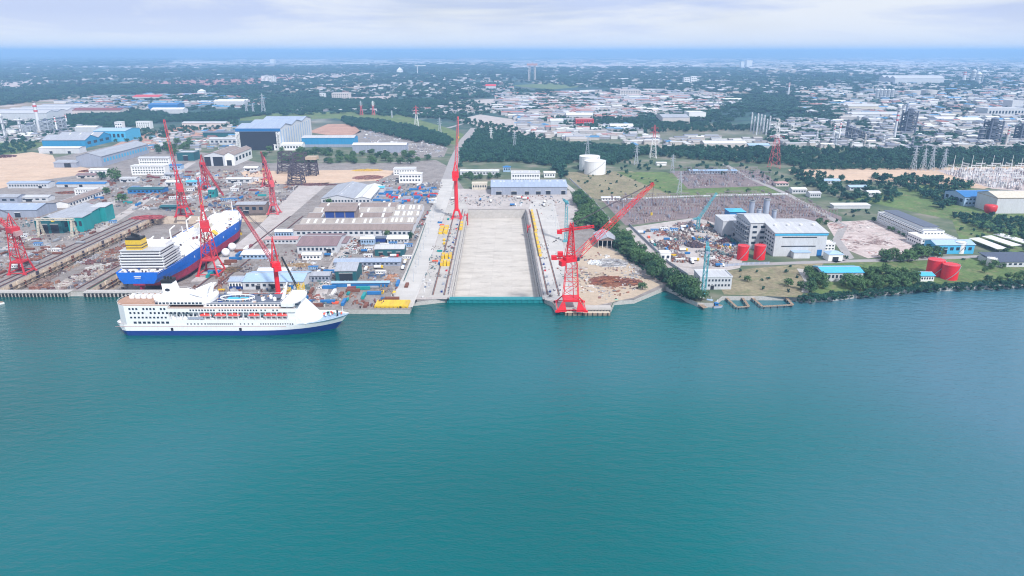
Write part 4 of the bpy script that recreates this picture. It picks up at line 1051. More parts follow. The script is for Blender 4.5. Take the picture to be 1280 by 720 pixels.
near_wood('low trees scattered over the field behind the office block', [(1090, 222), (1180, 224), (1215, 232), (1195, 248), (1215, 258), (1175, 262), (1140, 240), (1100, 236)], 10, (8, 15), 0.6)
near_wood('wooded strip beside the two parallel roads right of the switchyard', [(985, 212), (1060, 226), (1130, 240), (1110, 256), (1070, 256), (1040, 245), (1000, 232)], 11, (7, 13), 0.6)
near_wood('shrubs and trees around the sphere tank at the right edge', [(1180, 268), (1215, 270), (1290, 275), (1290, 300), (1255, 296), (1215, 284)], 7.5, (5, 9), 0.9)
near_wood('trees in front of the refinery along the sandy field', [(1000, 207), (1100, 208), (1180, 207), (1180, 212), (1000, 213)], 10, (7, 12))
near_wood('roadside trees behind the low white shed near the straight road', [(690, 150), (740, 142), (790, 148), (830, 156), (960, 158), (960, 164), (830, 166), (760, 170), (700, 160)], 13, (10, 16), 0.55)
far_wood('dark forest belts stretching to the horizon at the left', [
    [(-60, 110), (0, 112), (60, 107), (160, 107), (330, 108), (330, 116), (230, 117), (150, 118), (90, 121), (60, 126), (0, 132), (-60, 134)],
    [(-60, 88), (60, 86), (240, 87), (310, 84), (305, 95), (240, 99), (160, 97), (80, 101), (-60, 103)],
    [(-60, 72), (80, 71), (150, 72), (220, 73), (215, 80), (100, 84), (-60, 85)],
    [(150, 124), (210, 122), (330, 118), (330, 124), (260, 127), (170, 128)]], 0.24)
far_wood('blue hazy forest beyond the yard in the middle distance', [
    [(310, 86), (400, 83), (480, 80), (560, 78), (640, 80), (640, 86), (560, 90), (480, 90), (440, 93), (370, 94), (310, 95)],
    [(330, 104), (400, 99), (470, 94), (560, 90), (640, 88), (640, 98), (560, 101), (480, 106), (400, 112), (330, 116)],
    [(330, 117), (420, 113), (520, 108), (640, 104), (640, 110), (590, 116), (560, 122), (500, 121), (430, 122), (390, 128), (300, 128)],
    [(560, 110), (640, 112), (690, 114), (700, 122), (640, 120), (560, 126)]], 0.2)
far_wood('blue hazy forest beyond the estates at the right', [
    [(640, 85), (720, 84), (860, 84), (960, 92), (1080, 98), (1090, 106), (1000, 112), (960, 118), (860, 114), (800, 112), (720, 110), (690, 102), (640, 98)],
    [(960, 82), (1080, 82), (1120, 90), (1100, 97), (1000, 92)],
    [(1110, 88), (1200, 84), (1290, 86), (1290, 92), (1180, 95), (1120, 100)],
    [(880, 120), (960, 118), (1010, 116), (1060, 128), (1040, 140), (980, 142), (900, 134), (850, 128)],
    [(1010, 134), (1060, 132), (1070, 148), (1020, 146)], [(1180, 100), (1230, 98), (1230, 116), (1180, 116)],
    [(650, 128), (740, 120), (770, 128), (700, 140), (660, 142)], [(780, 136), (850, 130), (900, 140), (880, 150), (800, 152)]], 0.17)
far_wood('loose trees standing between the factories of the far estates', [[(620, 116), (900, 112), (960, 140), (900, 156), (700, 156), (620, 142)], [(980, 104), (1290, 92), (1290, 186), (1100, 186), (960, 180), (960, 150)], [(70, 122), (330, 118), (330, 136), (90, 142)]], 0.12, (12, 28), (7, 13))
near_wood('scattered trees on the open land left of the fabrication hall', [(-60, 200), (-60, 150), (60, 152), (130, 164), (200, 162), (296, 150), (300, 158), (180, 178), (50, 178), (40, 190)], 15, (7, 14), .6)
near_wood('scattered trees on the open land right of the dry dock', [(700, 214), (760, 204), (900, 205), (1000, 214), (1090, 262), (1060, 262), (960, 226), (830, 212), (770, 222)], 20, (5, 11), .5)
near_wood('trees around the far pale lots beside the dock road', [(500, 132), (560, 144), (640, 160), (700, 178), (640, 172), (600, 162), (560, 150), (500, 146)], 17, (8, 14), .7)

# ================================================================ FAR TOWN
GREYS = [(0.62, 0.63, 0.66), (0.75, 0.75, 0.76), (0.42, 0.44, 0.5), (0.5, 0.47, 0.46), (0.8, 0.8, 0.8), (0.34, 0.37, 0.45), (0.3, 0.29, 0.31), (0.4, 0.36, 0.35), (0.22, 0.24, 0.3), (0.48, 0.48, 0.5)]
REDS = [(0.46, 0.20, 0.18), (0.5, 0.28, 0.26), (0.38, 0.16, 0.15)]
BLUES = [(0.10, 0.30, 0.55), (0.2, 0.42, 0.6), (0.05, 0.2, 0.45)]
def town(label, poly, n, sx, sy, h, pal, rot=0.0):
    b = MB()
    for x, y in scatter_n(poly, n):
        if built(x, y): continue
        k = 1.0 if y < 4500 else y / 4500
        w, d, hh = random.uniform(*sx) * k, random.uniform(*sy) * k, random.uniform(*h)
        c = random.choice(pal); v = random.uniform(0.85, 1.1); c = tuple(min(0.7, q * v * .8) for q in c)
        wl = random.choice(((0.6, 0.6, 0.6), (0.42, 0.41, 0.42), (0.5, 0.46, 0.43), (0.3, 0.3, 0.33)))
        a = rot + random.choice((0, 0, 0, PI / 2)) + random.uniform(-.06, .06)
        b.rbox(x, y, LZ - 0.2, w, d, hh, a, c=wl)
        ca, sa = math.cos(a), math.sin(a); r = min(d * 0.13, 5)
        pr = [(-w / 2 - .5, -d / 2 - .5, 0), (w / 2 + .5, -d / 2 - .5, 0), (w / 2 + .5, 0, r), (-w / 2 - .5, 0, r), (w / 2 + .5, d / 2 + .5, 0), (-w / 2 - .5, d / 2 + .5, 0)]
        b.add([(x + p * ca - q * sa, y + p * sa + q * ca, LZ - 0.1 + hh + z) for p, q, z in pr], [(0, 1, 2, 3), (3, 2, 4, 5), (0, 3, 5), (1, 4, 2)], c=c)
    return tag(b.build('far_town', 'far_paint'), label, 'town', kind='stuff')
town('hazy pale town spread along the horizon at the right', [(640, 76), (900, 73), (1290, 72), (1290, 98), (1150, 98), (1000, 90), (900, 84), (640, 86)], 1300, (20, 90), (12, 40), (5, 14), GREYS)
town('pale buildings along the horizon at the left', [(180, 76), (420, 74), (640, 75), (640, 80), (420, 82), (240, 80)], 260, (40, 140), (20, 60), (5, 14), GREYS)
town('dense estate of long low factory roofs behind the dark wood', [(620, 118), (700, 116), (800, 112), (900, 118), (930, 128), (900, 134), (800, 150), (740, 148), (660, 152), (620, 140)], 900, (22, 80), (10, 26), (5, 11), GREYS + REDS[:2], 0.08)
town('red roofed houses in rows behind the factory estate', [(665, 130), (730, 126), (745, 134), (680, 139)], 120, (18, 40), (12, 20), (5, 8), REDS, 0.05)
town('pale and red roofed houses in front of the factory estate at the right', [(820, 130), (900, 128), (900, 140), (820, 142)], 90, (20, 45), (12, 22), (5, 9), REDS + GREYS[:2], 0.05)
town('mixed factories and yards behind the refinery columns', [(1000, 112), (1080, 104), (1180, 100), (1290, 98), (1290, 160), (1180, 165), (1060, 150), (1000, 140)], 900, (14, 60), (9, 24), (5, 13), GREYS + BLUES[:1] + REDS[:1])
town('low refinery sheds and pipe yards in front of the tree belt', [(960, 150), (1060, 152), (1290, 160), (1290, 187), (1100, 188), (960, 182)], 560, (8, 36), (6, 18), (4, 12), GREYS + [(0.2, 0.22, 0.3)])
town('small factories and houses left of the power line corridor', [(75, 128), (150, 120), (250, 118), (330, 124), (330, 134), (200, 138), (90, 140)], 260, (16, 60), (10, 24), (5, 10), GREYS + REDS + BLUES)
town('white houses dotted in the woods beyond the corridor', [(330, 96), (480, 92), (640, 94), (640, 120), (480, 122), (400, 118), (330, 110)], 420, (14, 40), (10, 20), (5, 12), GREYS + REDS[:1])
town('small white buildings dotted across the blue forest at the right', [(680, 88), (1000, 90), (1080, 104), (1000, 118), (760, 112), (680, 104)], 380, (16, 46), (10, 22), (5, 12), GREYS)
town('pale warehouses in the open lots right of the straight road', [(640, 146), (700, 150), (790, 158), (800, 172), (720, 176), (660, 168)], 150, (16, 48), (10, 24), (5, 10), GREYS + BLUES[:1] + REDS[:1])
town('small pale buildings by the belt of dark trees', [(780, 172), (960, 172), (960, 184), (860, 186), (780, 184)], 60, (14, 40), (9, 18), (4, 8), GREYS + BLUES[:1])
town('small houses between the trees at the far left', [(-40, 84), (100, 82), (240, 84), (330, 96), (200, 100), (-40, 104)], 170, (20, 60), (12, 30), (5, 9), GREYS)

town('small sheds and houses along the grass corridor', [(300, 128), (420, 124), (560, 130), (640, 140), (560, 146), (440, 140), (330, 140)], 120, (10, 30), (8, 16), (4, 8), GREYS + REDS[:1])
town('low buildings at the edge of the left refinery', [(-40, 150), (60, 152), (130, 162), (100, 172), (40, 178), (-40, 180)], 170, (8, 30), (6, 16), (4, 10), GREYS + [(0.2, 0.22, 0.3)])
town('small stores around the earth lot behind the cranes', [(150, 182), (200, 168), (296, 158), (296, 184), (250, 190), (200, 190)], 110, (8, 26), (6, 14), (3, 7), GREYS + REDS + BLUES)
far_wood('thin trees mixed into the middle distance', [[(300, 126), (560, 122), (640, 136), (560, 150), (430, 142), (300, 146)], [(640, 84), (1290, 80), (1290, 110), (960, 118), (640, 104)], [(-60, 74), (330, 76), (640, 80), (640, 106), (330, 108), (-60, 112)]], 0.12, (14, 32), (8, 14))

near_wood('scrub and young trees on the rough grass around the office block', [(1060, 262), (1092, 258), (1150, 300), (1196, 300), (1196, 276), (1230, 290), (1290, 322), (1200, 326), (1060, 330), (1034, 322), (1060, 318), (1150, 318), (1148, 304), (1090, 274), (1052, 274)], 14, (3, 7), .45)
near_wood('scrub on the waterfront grass left of the shore shed', [(915, 340), (1000, 332), (1024, 334), (1004, 366), (990, 366), (940, 364)], 12, (2, 5), .4)
near_wood('scrub on the tank field', [(712, 222), (790, 214), (845, 236), (830, 246), (760, 248)], 16, (2, 6), .4)

# ================================================================ SHIPS
def loft(stations, m_split=None):
    """hull skin from stations [(x, [(y, z) keel to deck])], mirrored; m_split = number of lower strakes using material 1"""
    b = MB(); n = len(stations[0][1]); rows = []
    for x, sec in stations:
        r = []
        for (y, z) in sec: r.append((x if len(sec[0]) == 2 else x, y, z))
        rows.append(r)
    for sgn in (-1, 1):
        for i in range(len(rows) - 1):
            for j in range(n - 1):
                a, b_, c, d = rows[i][j], rows[i + 1][j], rows[i + 1][j + 1], rows[i][j + 1]
                q = [(p[0], p[1] * sgn, p[2]) for p in (a, b_, c, d)]
                b.add(q, [(0, 1, 2, 3)] if sgn < 0 else [(3, 2, 1, 0)], 1 if m_split is not None and j < m_split else 0)
    return b, rows
def hull_pair(o, stations, split, lower, upper, deck, deck_m):
    """lower and upper hull as separate parts plus the deck"""
    n = len(stations[0][1])
    for nm, j0, j1, m in (('lower_hull', 0, split, lower), ('upper_hull', split, n - 1, upper)):
        st = [(x, sec[j0:j1 + 1]) for x, sec in stations]
        b, rows = loft(st)
        r0 = rows[0]; rl = rows[-1]
        for r in (r0, rl):                                     # transom and stem closures
            for j in range(len(r) - 1):
                b.add([(r[j][0], -r[j][1], r[j][2]), (r[j][0], r[j][1], r[j][2]), (r[j + 1][0], r[j + 1][1], r[j + 1][2]), (r[j + 1][0], -r[j + 1][1], r[j + 1][2])], [(0, 1, 2, 3)])
        b.build(nm, m, o)
    b = MB()
    for i in range(len(stations) - 1):
        (x0, s0), (x1, s1) = stations[i], stations[i + 1]
        y0, y1, z0, z1 = s0[-1][0], s1[-1][0], s0[-1][1] - deck, s1[-1][1] - deck
        b.add([(x0, -y0, z0), (x1, -y1, z1), (x1, y1, z1), (x0, y0, z0)], [(0, 1, 2, 3)])
    b.build('deck', deck_m, o)

# ---- cruise ship (bow to the east)
cs = tag(empty('cruise_ship', (-303.5, 494.6, 0)), 'white cruise ship with navy blue waterline moored off the yard', 'ship')
LC, BC = 177.0, 14.3
def cruise_half(t, z):
    """half breadth along the length"""
    st = 1.0
    if t < 0.06: st = math.sqrt(max(0, 1 - ((0.06 - t) / 0.06) ** 2 * (0.72 if z > 3 else 0.80)))
    lim = 0.62 + 0.012 * z
    bow = 1.0
    if t > lim:
        k = (t - lim) / (1.0 - lim)
        bow = max(0.0, 1 - k ** (1.9 + 0.05 * z))
    return BC * st * bow
stn = []
for i in range(40):
    t = i / 39
    sheer = 9.0 + (4.2 * ((t - 0.72) / 0.28) ** 1.4 if t > 0.72 else 0)
    boot = 3.9 + (2.4 * ((t - 0.55) / 0.45) ** 1.5 if t > 0.55 else 0)
    sec = []
    for z in (-2.5, 0.4, boot, (boot + sheer) / 2, sheer):
        # raked stem and stern: sections slide with height
        tt = t * (0.952 + 0.0036 * max(0, z)) if t > 0.5 else t
        sec.append((cruise_half(min(1, tt / (0.952 + 0.0036 * max(0, z)) if t > 0.5 else t), z), z))
    x = LC * t
    stn.append((x, sec))
# rake: waterline shorter than deck
b_st = []
for i, (x, sec) in enumerate(stn):
    t = i / 39
    b_st.append((x, sec))
def raked(o, stations, split, lower, upper, deck, deck_m):
    def shift(x, z):
        t = x / LC
        return x - (max(0, t - 0.72) / 0.28) ** 2 * (13.2 - z) * 0.85 + (max(0, 0.07 - t) / 0.07) * max(0, 7 - z) * 0.7
    n = len(stations[0][1])
    for nm, j0, j1, m in (('lower_hull', 0, split, lower), ('upper_hull', split, n - 1, upper)):
        b = MB()
        for sgn in (-1, 1):
            for i in range(len(stations) - 1):
                (x0, s0), (x1, s1) = stations[i], stations[i + 1]
                for j in range(j0, j1):
                    q = [(shift(x0, s0[j][1]), sgn * s0[j][0], s0[j][1]), (shift(x1, s1[j][1]), sgn * s1[j][0], s1[j][1]), (shift(x1, s1[j + 1][1]), sgn * s1[j + 1][0], s1[j + 1][1]), (shift(x0, s0[j + 1][1]), sgn * s0[j + 1][0], s0[j + 1][1])]
                    b.add(q, [(0, 1, 2, 3)] if sgn < 0 else [(3, 2, 1, 0)])
        x0, s0 = stations[0]
        for j in range(j0, j1):
            a, c = s0[j], s0[j + 1]
            b.add([(shift(x0, a[1]), -a[0], a[1]), (shift(x0, a[1]), a[0], a[1]), (shift(x0, c[1]), c[0], c[1]), (shift(x0, c[1]), -c[0], c[1])], [(0, 1, 2, 3)])
        b.build(nm, m, o)
    b = MB()
    for i in range(len(stations) - 1):
        (x0, s0), (x1, s1) = stations[i], stations[i + 1]
        if i < 28: continue
        b.add([(x0, -s0[-1][0], s0[-1][1] - deck), (x1, -s1[-1][0], s1[-1][1] - deck), (x1, s1[-1][0], s1[-1][1] - deck), (x0, s0[-1][0], s0[-1][1] - deck)], [(0, 1, 2, 3)])
    b.build('fore_deck', deck_m, o)
raked(cs, b_st, 2, 'navy', 'ship_white', 0.9, 'pale_blue')
def deck_block(o, name, x0, x1, z0, z1, half, m, round_aft=0.0, round_fwd=0.0, rake_fwd=0.0, rake_aft=0.0, top=None):
    """superstructure tier: plan rounded at its ends, ends raked"""
    def outline(z):
        k = (z - z0) / max(1e-6, z1 - z0)
        a, f = x0 + rake_aft * k, x1 - rake_fwd * k
        pts = []
        for i in range(9):
            s = -1 + 2 * i / 8; pts.append((f - round_fwd * (1 - math.sqrt(max(0, 1 - s * s * 0.97))) if round_fwd else f, s * half))
        for i in range(9):
            s = 1 - 2 * i / 8; pts.append((a + round_aft * (1 - math.sqrt(max(0, 1 - s * s * 0.97))) if round_aft else a, s * half))
        return pts
    lo, hi = outline(z0), outline(z1); n = len(lo)
    b = MB(); b.add([(x, y, z0) for x, y in lo] + [(x, y, z1) for x, y in hi], [(i, (i + 1) % n, (i + 1) % n + n, i + n) for i in range(n)])
    p = b.build(name, m, o)
    tb = MB(); tb.add([(x, y, z1) for x, y in hi], [tuple(range(n))]); tb.build('deck_floor', top or m, p)
    rl = MB()
    for i in range(n):
        a, c = hi[i], hi[(i + 1) % n]
        rl.bar((*a, z1 + 1.0), (*c, z1 + 1.0), 0.16); rl.bar((*a, z1), (*a, z1 + 1.0), 0.14)
    rl.build('railing', 'ship_white', p)
    return p
deck_block(cs, 'aft_house', 1.2, 44, 8.2, 24.2, 14.0, 'ship_white', round_aft=12, top='teak')
MB().prism([(0.8, -7.4), (10.6, -14.1), (44, -14.1), (44, 14.1), (10.6, 14.1), (.8, 7.4)], 7.6, 8.1).build('stern_deck', 'ship_white', cs)
deck_block(cs, 'promenade_house', 44.02, 140, 8.0, 12.6, 14.0, 'ship_white')
deck_block(cs, 'boat_deck_house', 44.04, 138, 12.62, 18.8, 10.8, 'ship_white')
deck_block(cs, 'upper_house', 44.06, 140, 18.82, 22.0, 14.1, 'ship_white', top='teak')
deck_block(cs, 'sun_deck_house', 70, 134, 22.02, 24.6, 11.0, 'ship_white', top='roof_dark')
deck_block(cs, 'lido_house', 30, 76, 24.3, 27.0, 12.0, 'ship_white', round_aft=8, round_fwd=6)
deck_block(cs, 'funnel_casing', 31, 66, 27.02, 30.2, 9.0, 'ship_white', round_aft=7, round_fwd=8, rake_fwd=9, rake_aft=5)
deck_block(cs, 'bridge_front', 133, 157.5, 9.0, 23.5, 13.2, 'ship_white', round_fwd=13, rake_fwd=13.5)
deck_block(cs, 'bridge', 130, 143.5, 23.52, 26.4, 14.8, 'ship_white', round_fwd=6, rake_fwd=-0.8)
MB().box(140.5, 143.0, -14.2, 14.2, 24.6, 25.8).build('bridge_window', 'glass', cs)
fb = MB(); fb.add([(38, -5, 28), (47, -5, 28), (47, 5, 28), (38, 5, 28), (37.2, -4, 38.4), (44.8, -4, 38.4), (44.8, 4, 38.4), (37.2, 4, 38.4)], [(3, 2, 1, 0), (4, 5, 6, 7), (0, 1, 5, 4), (1, 2, 6, 5), (2, 3, 7, 6), (3, 0, 4, 7)])
fn = fb.build('funnel', 'ship_white', cs)
MB().box(37.0, 44.8, -4.1, 4.1, 38.42, 41).build('funnel_cap', 'black', fn)
for k in range(3): MB().cyl(38.6 + 2.4 * k, 0, 41.02, 43, 0.8, 8).build('exhaust_pipe', 'black', fn)
em = MB(); em.add([(41.4 + 1.9 * math.cos(2 * PI * i / 16), -4.62 - 0.0 , 33.4 + 1.25 * math.sin(2 * PI * i / 16)) for i in range(16)], [tuple(range(16))]); em.build('emblem', 'dark', fn)
fin = MB()
for s in (-5.5, 5.5):
    fin.prism([(60, s - .4), (74, s - .4), (74, s + .4), (60, s + .4)], 27, 27.5)
    fin.add([(58, s - .5, 31), (70.5, s - .5, 27.2), (73.5, s - .5, 35.2), (70.5, s - .5, 36), (58, s + .5, 31), (70.5, s + .5, 27.2), (73.5, s + .5, 35.2), (70.5, s + .5, 36)], [(0, 1, 2, 3), (7, 6, 5, 4), (0, 1, 5, 4), (1, 2, 6, 5), (2, 3, 7, 6), (3, 0, 4, 7)])
for k in range(6): fin.bar((60 + 2.1 * k, -5.5, 31 + 0.6 * k), (60 + 2.1 * k, 5.5, 31 + 0.6 * k), 0.5)
fin.build('deck_fin', 'ship_white', cs)
ms = MB(); ms.bar((127, 0, 24.6), (131.5, 0, 38), 2.6, 0, 0.8); ms.bar((127.5, -5, 31), (127.5, 5, 31), 0.6); ms.bar((130, -3.4, 35), (130, 3.4, 35), 0.5)
ms.build('radar_mast', 'ship_white', cs)
for k in range(3): MB().cyl(0, 0, 0, 2.2, 1.3, 12, dome=1).build('radar_dome', 'ship_white', cs, (122 - 4.6 * k, -4 + 5 * (k % 2), 24.7), smooth=False)
po = MB()
for i in range(20):
    a, c = 2 * PI * i / 20, 2 * PI * (i + 1) / 20
    po.bar((92 + 13 * math.cos(a), 6 * math.sin(a), 26), (92 + 13 * math.cos(c), 6 * math.sin(c), 26), 0.7)
    po.bar((92 + 13 * math.cos(a), 6 * math.sin(a), 24.6), (92 + 13 * math.cos(a), 6 * math.sin(a), 26), 0.4)
po.build('pool_screen', 'ship_white', cs)
MB().box(84, 100, -3.5, 3.5, 24.62, 24.9).build('pool', 'sky_blue', cs)
MB().box(6, 30, -9, 9, 24.22, 24.5).build('stern_terrace', 'teak', cs)
for k in range(5): box_piece('deck_shelter', 'ship_white', cs, 10 + 4.6 * k, 3, 25.8, 3.2, 5, 2.4)
for i in range(34): box_piece('lounger_row', ('navy', 'teak', 'dark', 'ship_white')[i % 4], cs, 72 + random.random() * 60, random.uniform(-9, 9), 24.95, random.uniform(1, 3), random.uniform(.8, 2), 0.7)
for i in range(18): box_piece('deck_gear', ('pale_green', 'ship_white', 'dark', 'orange')[i % 4], cs, 158 + random.random() * 13, random.uniform(-4, 4), 12.6 + 0.1 * (i % 3), random.uniform(.6, 2), random.uniform(.6, 2), random.uniform(.7, 1.8))
MB().bar((172, 0, 12.6), (172, 0, 18.5), 0.3).build('jack_staff', 'ship_white', cs)
NEAR = -14.09
def ports(x0, x1, z, n, w, h, y=NEAR, skip=(), m='glass'):
    for i in range(n):
        if i in skip: continue
        box_piece('window', m, cs, x0 + (x1 - x0) * (i + .5) / n, y, z, w, 0.22, h)
ports(14, 43, 21.6, 11, 1.4, 1.5, skip=(3, 8)); ports(14, 60, 18.4, 15, 1.4, 1.5, skip=(4,)); ports(14, 43, 14.7, 10, 1.5, 1.3); ports(16, 44, 10.6, 8, 2.2, 1.6)
ports(60, 80, 20.6, 9, 1.1, 1.2, y=-14.2); ports(82, 112, 20.6, 14, 1.0, 1.1, y=-14.2); ports(113, 128, 20.6, 5, 1.0, 1.1, y=-14.2, skip=(2,))
ports(56, 72, 9.4, 6, 1.1, 1.0); ports(72, 92, 9.4, 13, 0.9, 1.0); ports(96, 108, 9.4, 4, 0.9, 1.0); ports(112, 138, 9.4, 14, 0.9, 1.0)
ports(34, 70, 25.5, 13, 1.8, 1.3, y=-12.1)
ports(48, 64, 15.2, 5, 1.6, 1.4, y=-10.9); ports(66, 132, 17.3, 20, 1.6, 1.0, y=-10.9); ports(66, 132, 14.2, 16, 2.4, 1.6, y=-10.9)
ports(72, 132, 23.5, 22, 1.6, 1.1, y=-11.1)
MB().box(58, 70, -14.16, -14.0, 13.2, 15.0).build('gallery_opening', 'grey_wall', cs)
MB().box(2, 132, -14.42, -14.28, 7.3, 7.55).build('stripe', 'roof_pink', cs)
for i in range(22): box_piece('pillar', 'ship_white', cs, 46 + 4.2 * i, -13.8, 15.7, 0.5, 0.5, 6.2)
for k, x in enumerate((45, 97)): box_piece('shell_door', 'black', cs, x, -14.4, 5.2, 1.8, 0.2, 2.2)
lbm = None
for k, x in enumerate((71.5, 82.5, 93, 108, 120, 129)):
    lb = tag(empty('lifeboat', (cs.location.x + x, cs.location.y - 12.9, 15.0)), ('sternmost', 'second from the stern', 'third from the stern', 'fourth from the stern', 'fifth from the stern', 'foremost')[k] + ' orange red lifeboat hanging on the white cruise ship', 'lifeboat', 'cruise ship lifeboats')
    if lbm is None:
        rings = []
        for i in range(9):
            s = -1 + 2 * i / 8; hw = 1.55 * math.sqrt(max(0.03, 1 - s ** 4)); rings.append([(4.6 * s, hw * math.cos(a) * 1.0, 0.9 + (1.5 if math.sin(a) > 0 else 1.0) * math.sin(a) * math.sqrt(max(0.05, 1 - s ** 4))) for a in [2 * PI * q_ / 12 for q_ in range(12)]])
        b = MB(); b.add([p for r in rings for p in r], [(i * 12 + j, i * 12 + (j + 1) % 12, (i + 1) * 12 + (j + 1) % 12, (i + 1) * 12 + j) for i in range(8) for j in range(12)] + [tuple(range(11, -1, -1)), tuple(96 + j for j in range(12))])
        h1 = b.build('hull', 'lifeboat_red', lb, smooth=True)
        h2 = MB().box(-4.5, 4.5, -1.64, 1.64, 0.75, 0.95).build('rubbing_strake', 'ship_white', lb)
        h3 = MB().box(-1.2, 1.2, -0.9, 0.9, 2.3, 3.0).build('canopy_hatch', 'lifeboat_red', lb)
        h4 = MB().bar((-3.4, 1.5, 3.4), (-3.4, 0, 3.2), .3).bar((3.4, 1.5, 3.4), (3.4, 0, 3.2), .3).bar((-3.4, 0, 3.2), (-3.4, 0, 2.2), .15).bar((3.4, 0, 3.2), (3.4, 0, 2.2), .15).build('davit_fall', 'ship_white', lb)
        lbm = (h1, h2, h3, h4)
    else:
        for q_ in lbm: share(q_, q_.name.split('.')[0], lb, (0, 0, 0))

# ---- gas carrier in the dock (stern to the water, bow inland); local x runs to the bow
gc = tag(empty('gas_carrier', (-339.5, 588, -6.0), PI / 2 + YR), 'blue hulled gas carrier with red bottom and white upperworks in dry dock', 'ship')
LG, BG = 245.0, 22.0
stn = []
for i in range(36):
    t = i / 35
    bow = 1.0 if t < 0.80 else max(0.0, 1 - ((t - 0.80) / 0.20) ** 2.3)
    bow_lo = 1.0 if t < 0.72 else max(0.0, 1 - ((t - 0.72) / 0.26) ** 2.0) if t < 0.98 else 0.0
    aft = 1.0 if t > 0.16 else 0.86 + 0.14 * t / 0.16
    aft_lo = 1.0 if t > 0.22 else 0.25 + 0.75 * (t / 0.22) ** 0.8
    lift = 0 if t > 0.12 else 8.5 * (1 - t / 0.12) ** 1.3                  # stern overhang
    dz = 22.0 + (0 if t < 0.84 else 3.4 * ((t - 0.84) / 0.16))
    sec = [(0.2, 0.9 + lift), (BG * 0.88 * bow_lo * aft_lo, 1.0 + lift), (BG * min(bow_lo + .04, 1) * aft_lo, 3.5 + lift * .9), (BG * (0.6 * bow_lo + .4 * bow) * (0.4 * aft_lo + 0.6 * aft), 10.5 + lift * 0.05),
           (BG * (0.3 * bow_lo + .7 * bow) * (0.15 * aft_lo + 0.85 * aft), 15.5), (BG * bow * aft, dz)]
    stn.append((LG * t, sec))
hull_pair(gc, stn, 3, 'hull_red', 'hull_blue', 1.2, 'ship_white')
DZ = 20.9
for k in range(7):                                                            # accommodation decks
    z0 = DZ + 2.6 * k
    hw = 20.0 - (0.5 if k % 2 else 0) - (2.0 if k > 4 else 0)
    d = MB().box(12, 46 - (k > 4) * 6, -hw, hw, z0, z0 + 2.05).build('deck_house', 'ship_white', gc)
    MB().box(11.2, 46.6 - (k > 4) * 6, -hw - 0.9, hw + 0.9, z0 + 2.06, z0 + 2.58).build('deck_edge', 'roof_light', d)
    MB().box(11.9, 12.0, -hw + 1, hw - 1, z0 + 0.75, z0 + 1.55).build('window_band', 'dark_steel', d)
    for s in (-1, 1): MB().box(13, 39, s * hw - .06, s * hw + .06, z0 + 0.75, z0 + 1.55).build('window_band', 'dark_steel', d)
ZR = DZ + 2.6 * 7
fu = MB().box(14, 25, -1, 13, ZR, ZR + 9).build('funnel', 'yellow', gc)
for z_ in (1.6, 4.2): MB().box(13.8, 25.2, -1.2, 13.2, ZR + z_, ZR + z_ + 0.7).build('funnel_stripe', 'dark_steel', fu)
MB().box(14.4, 24.6, -.6, 12.6, ZR + 9.02, ZR + 11).build('funnel_top', 'black', fu)
for k in range(5): MB().cyl(16 + 1.8 * k, 1 + 2.4 * k, ZR + 11.02, ZR + 13.8, 0.9, 8).build('exhaust_pipe', 'black', fu)
MB().box(26, 40, -17, 17, ZR, ZR + 3.2).build('bridge', 'ship_white', gc)
MB().box(39.9, 40.1, -16, 16, ZR + 1.2, ZR + 2.4).build('bridge_window', 'glass', gc)
for k in range(3): MB().cyl(0, 0, 0, 1.6, 1.2, 10, dome=1).build('radar_dome', 'ship_white', gc, (28 + 5 * k, 9 - 9 * k, ZR + 3.22))
tr = MB(); tr.add([(48, -19.5, DZ), (222, -19.5, DZ), (222, 19.5, DZ), (48, 19.5, DZ), (48, -14, DZ + 5.2), (220, -12, DZ + 5.2), (220, 12, DZ + 5.2), (48, 14, DZ + 5.2)], [(4, 5, 6, 7), (0, 1, 5, 4), (1, 2, 6, 5), (2, 3, 7, 6), (3, 0, 4, 7)])
tk = tr.build('trunk_deck', 'ship_white', gc)
pl = MB()
for k in range(6): pl.bar((50, -6 + 2.2 * k, DZ + 6.4), (216, -6 + 2.2 * k, DZ + 6.4), 0.75)
for k in range(24): pl.bar((52 + 7 * k, -8, DZ + 5.9), (52 + 7 * k, 8, DZ + 5.9), 0.6)
pl.build('cargo_pipe', 'ship_white', tk)
for k in range(4):
    MB().box(60 + 42 * k, 72 + 42 * k, -8, 8, DZ + 5.3, DZ + 9.2).build('compressor_house', 'ship_white' if k != 2 else 'cream', tk)
    MB().bar((58 + 42 * k, 0, DZ + 5.2), (58 + 42 * k, 0, DZ + 19), 1.1, 0, 0.5).bar((58 + 42 * k, -3, DZ + 15), (58 + 42 * k, 3, DZ + 15), 0.5).build('vent_mast', 'ship_white', tk)
for k, (x, y) in enumerate(((50, 12), (50, -12), (56, 14), (100, 13), (140, 13), (180, 11))):
    MB().bar((x, y, DZ + 1), (x, y, DZ + 16), 1.4, 0, 0.9).bar((x, y, DZ + 15.5), (x + 8, y - 2, DZ + 18), 0.8).build('king_post', 'ship_white', gc)
for k in range(7): MB().add([(78 + 11 * k, -19.4, DZ + 0.5), (86 + 11 * k, -19.3, DZ + .55), (86 + 11 * k, -14.8, DZ + 5.0), (78 + 11 * k, -14.9, DZ + 5.0)], [(0, 1, 2, 3)]).build('tarpaulin', 'cream' if k in (2, 3, 4) else 'yellow' if k == 5 else 'ship_white', gc, (0, -0.25, 0.35))
for k in range(70):
    s = random.choice((-1, 1))
    box_piece('deck_fitting', random.choice(('ship_white', 'ship_white', 'steel', 'cream', 'dark_steel', 'maroon')), gc, random.uniform(48, 236), s * random.uniform(2, 19) if k % 2 else s * random.uniform(17.5, 20), DZ + (6.2 if k % 2 else 1.0), random.uniform(.8, 3), random.uniform(.8, 2.4), random.uniform(.8, 2.6))
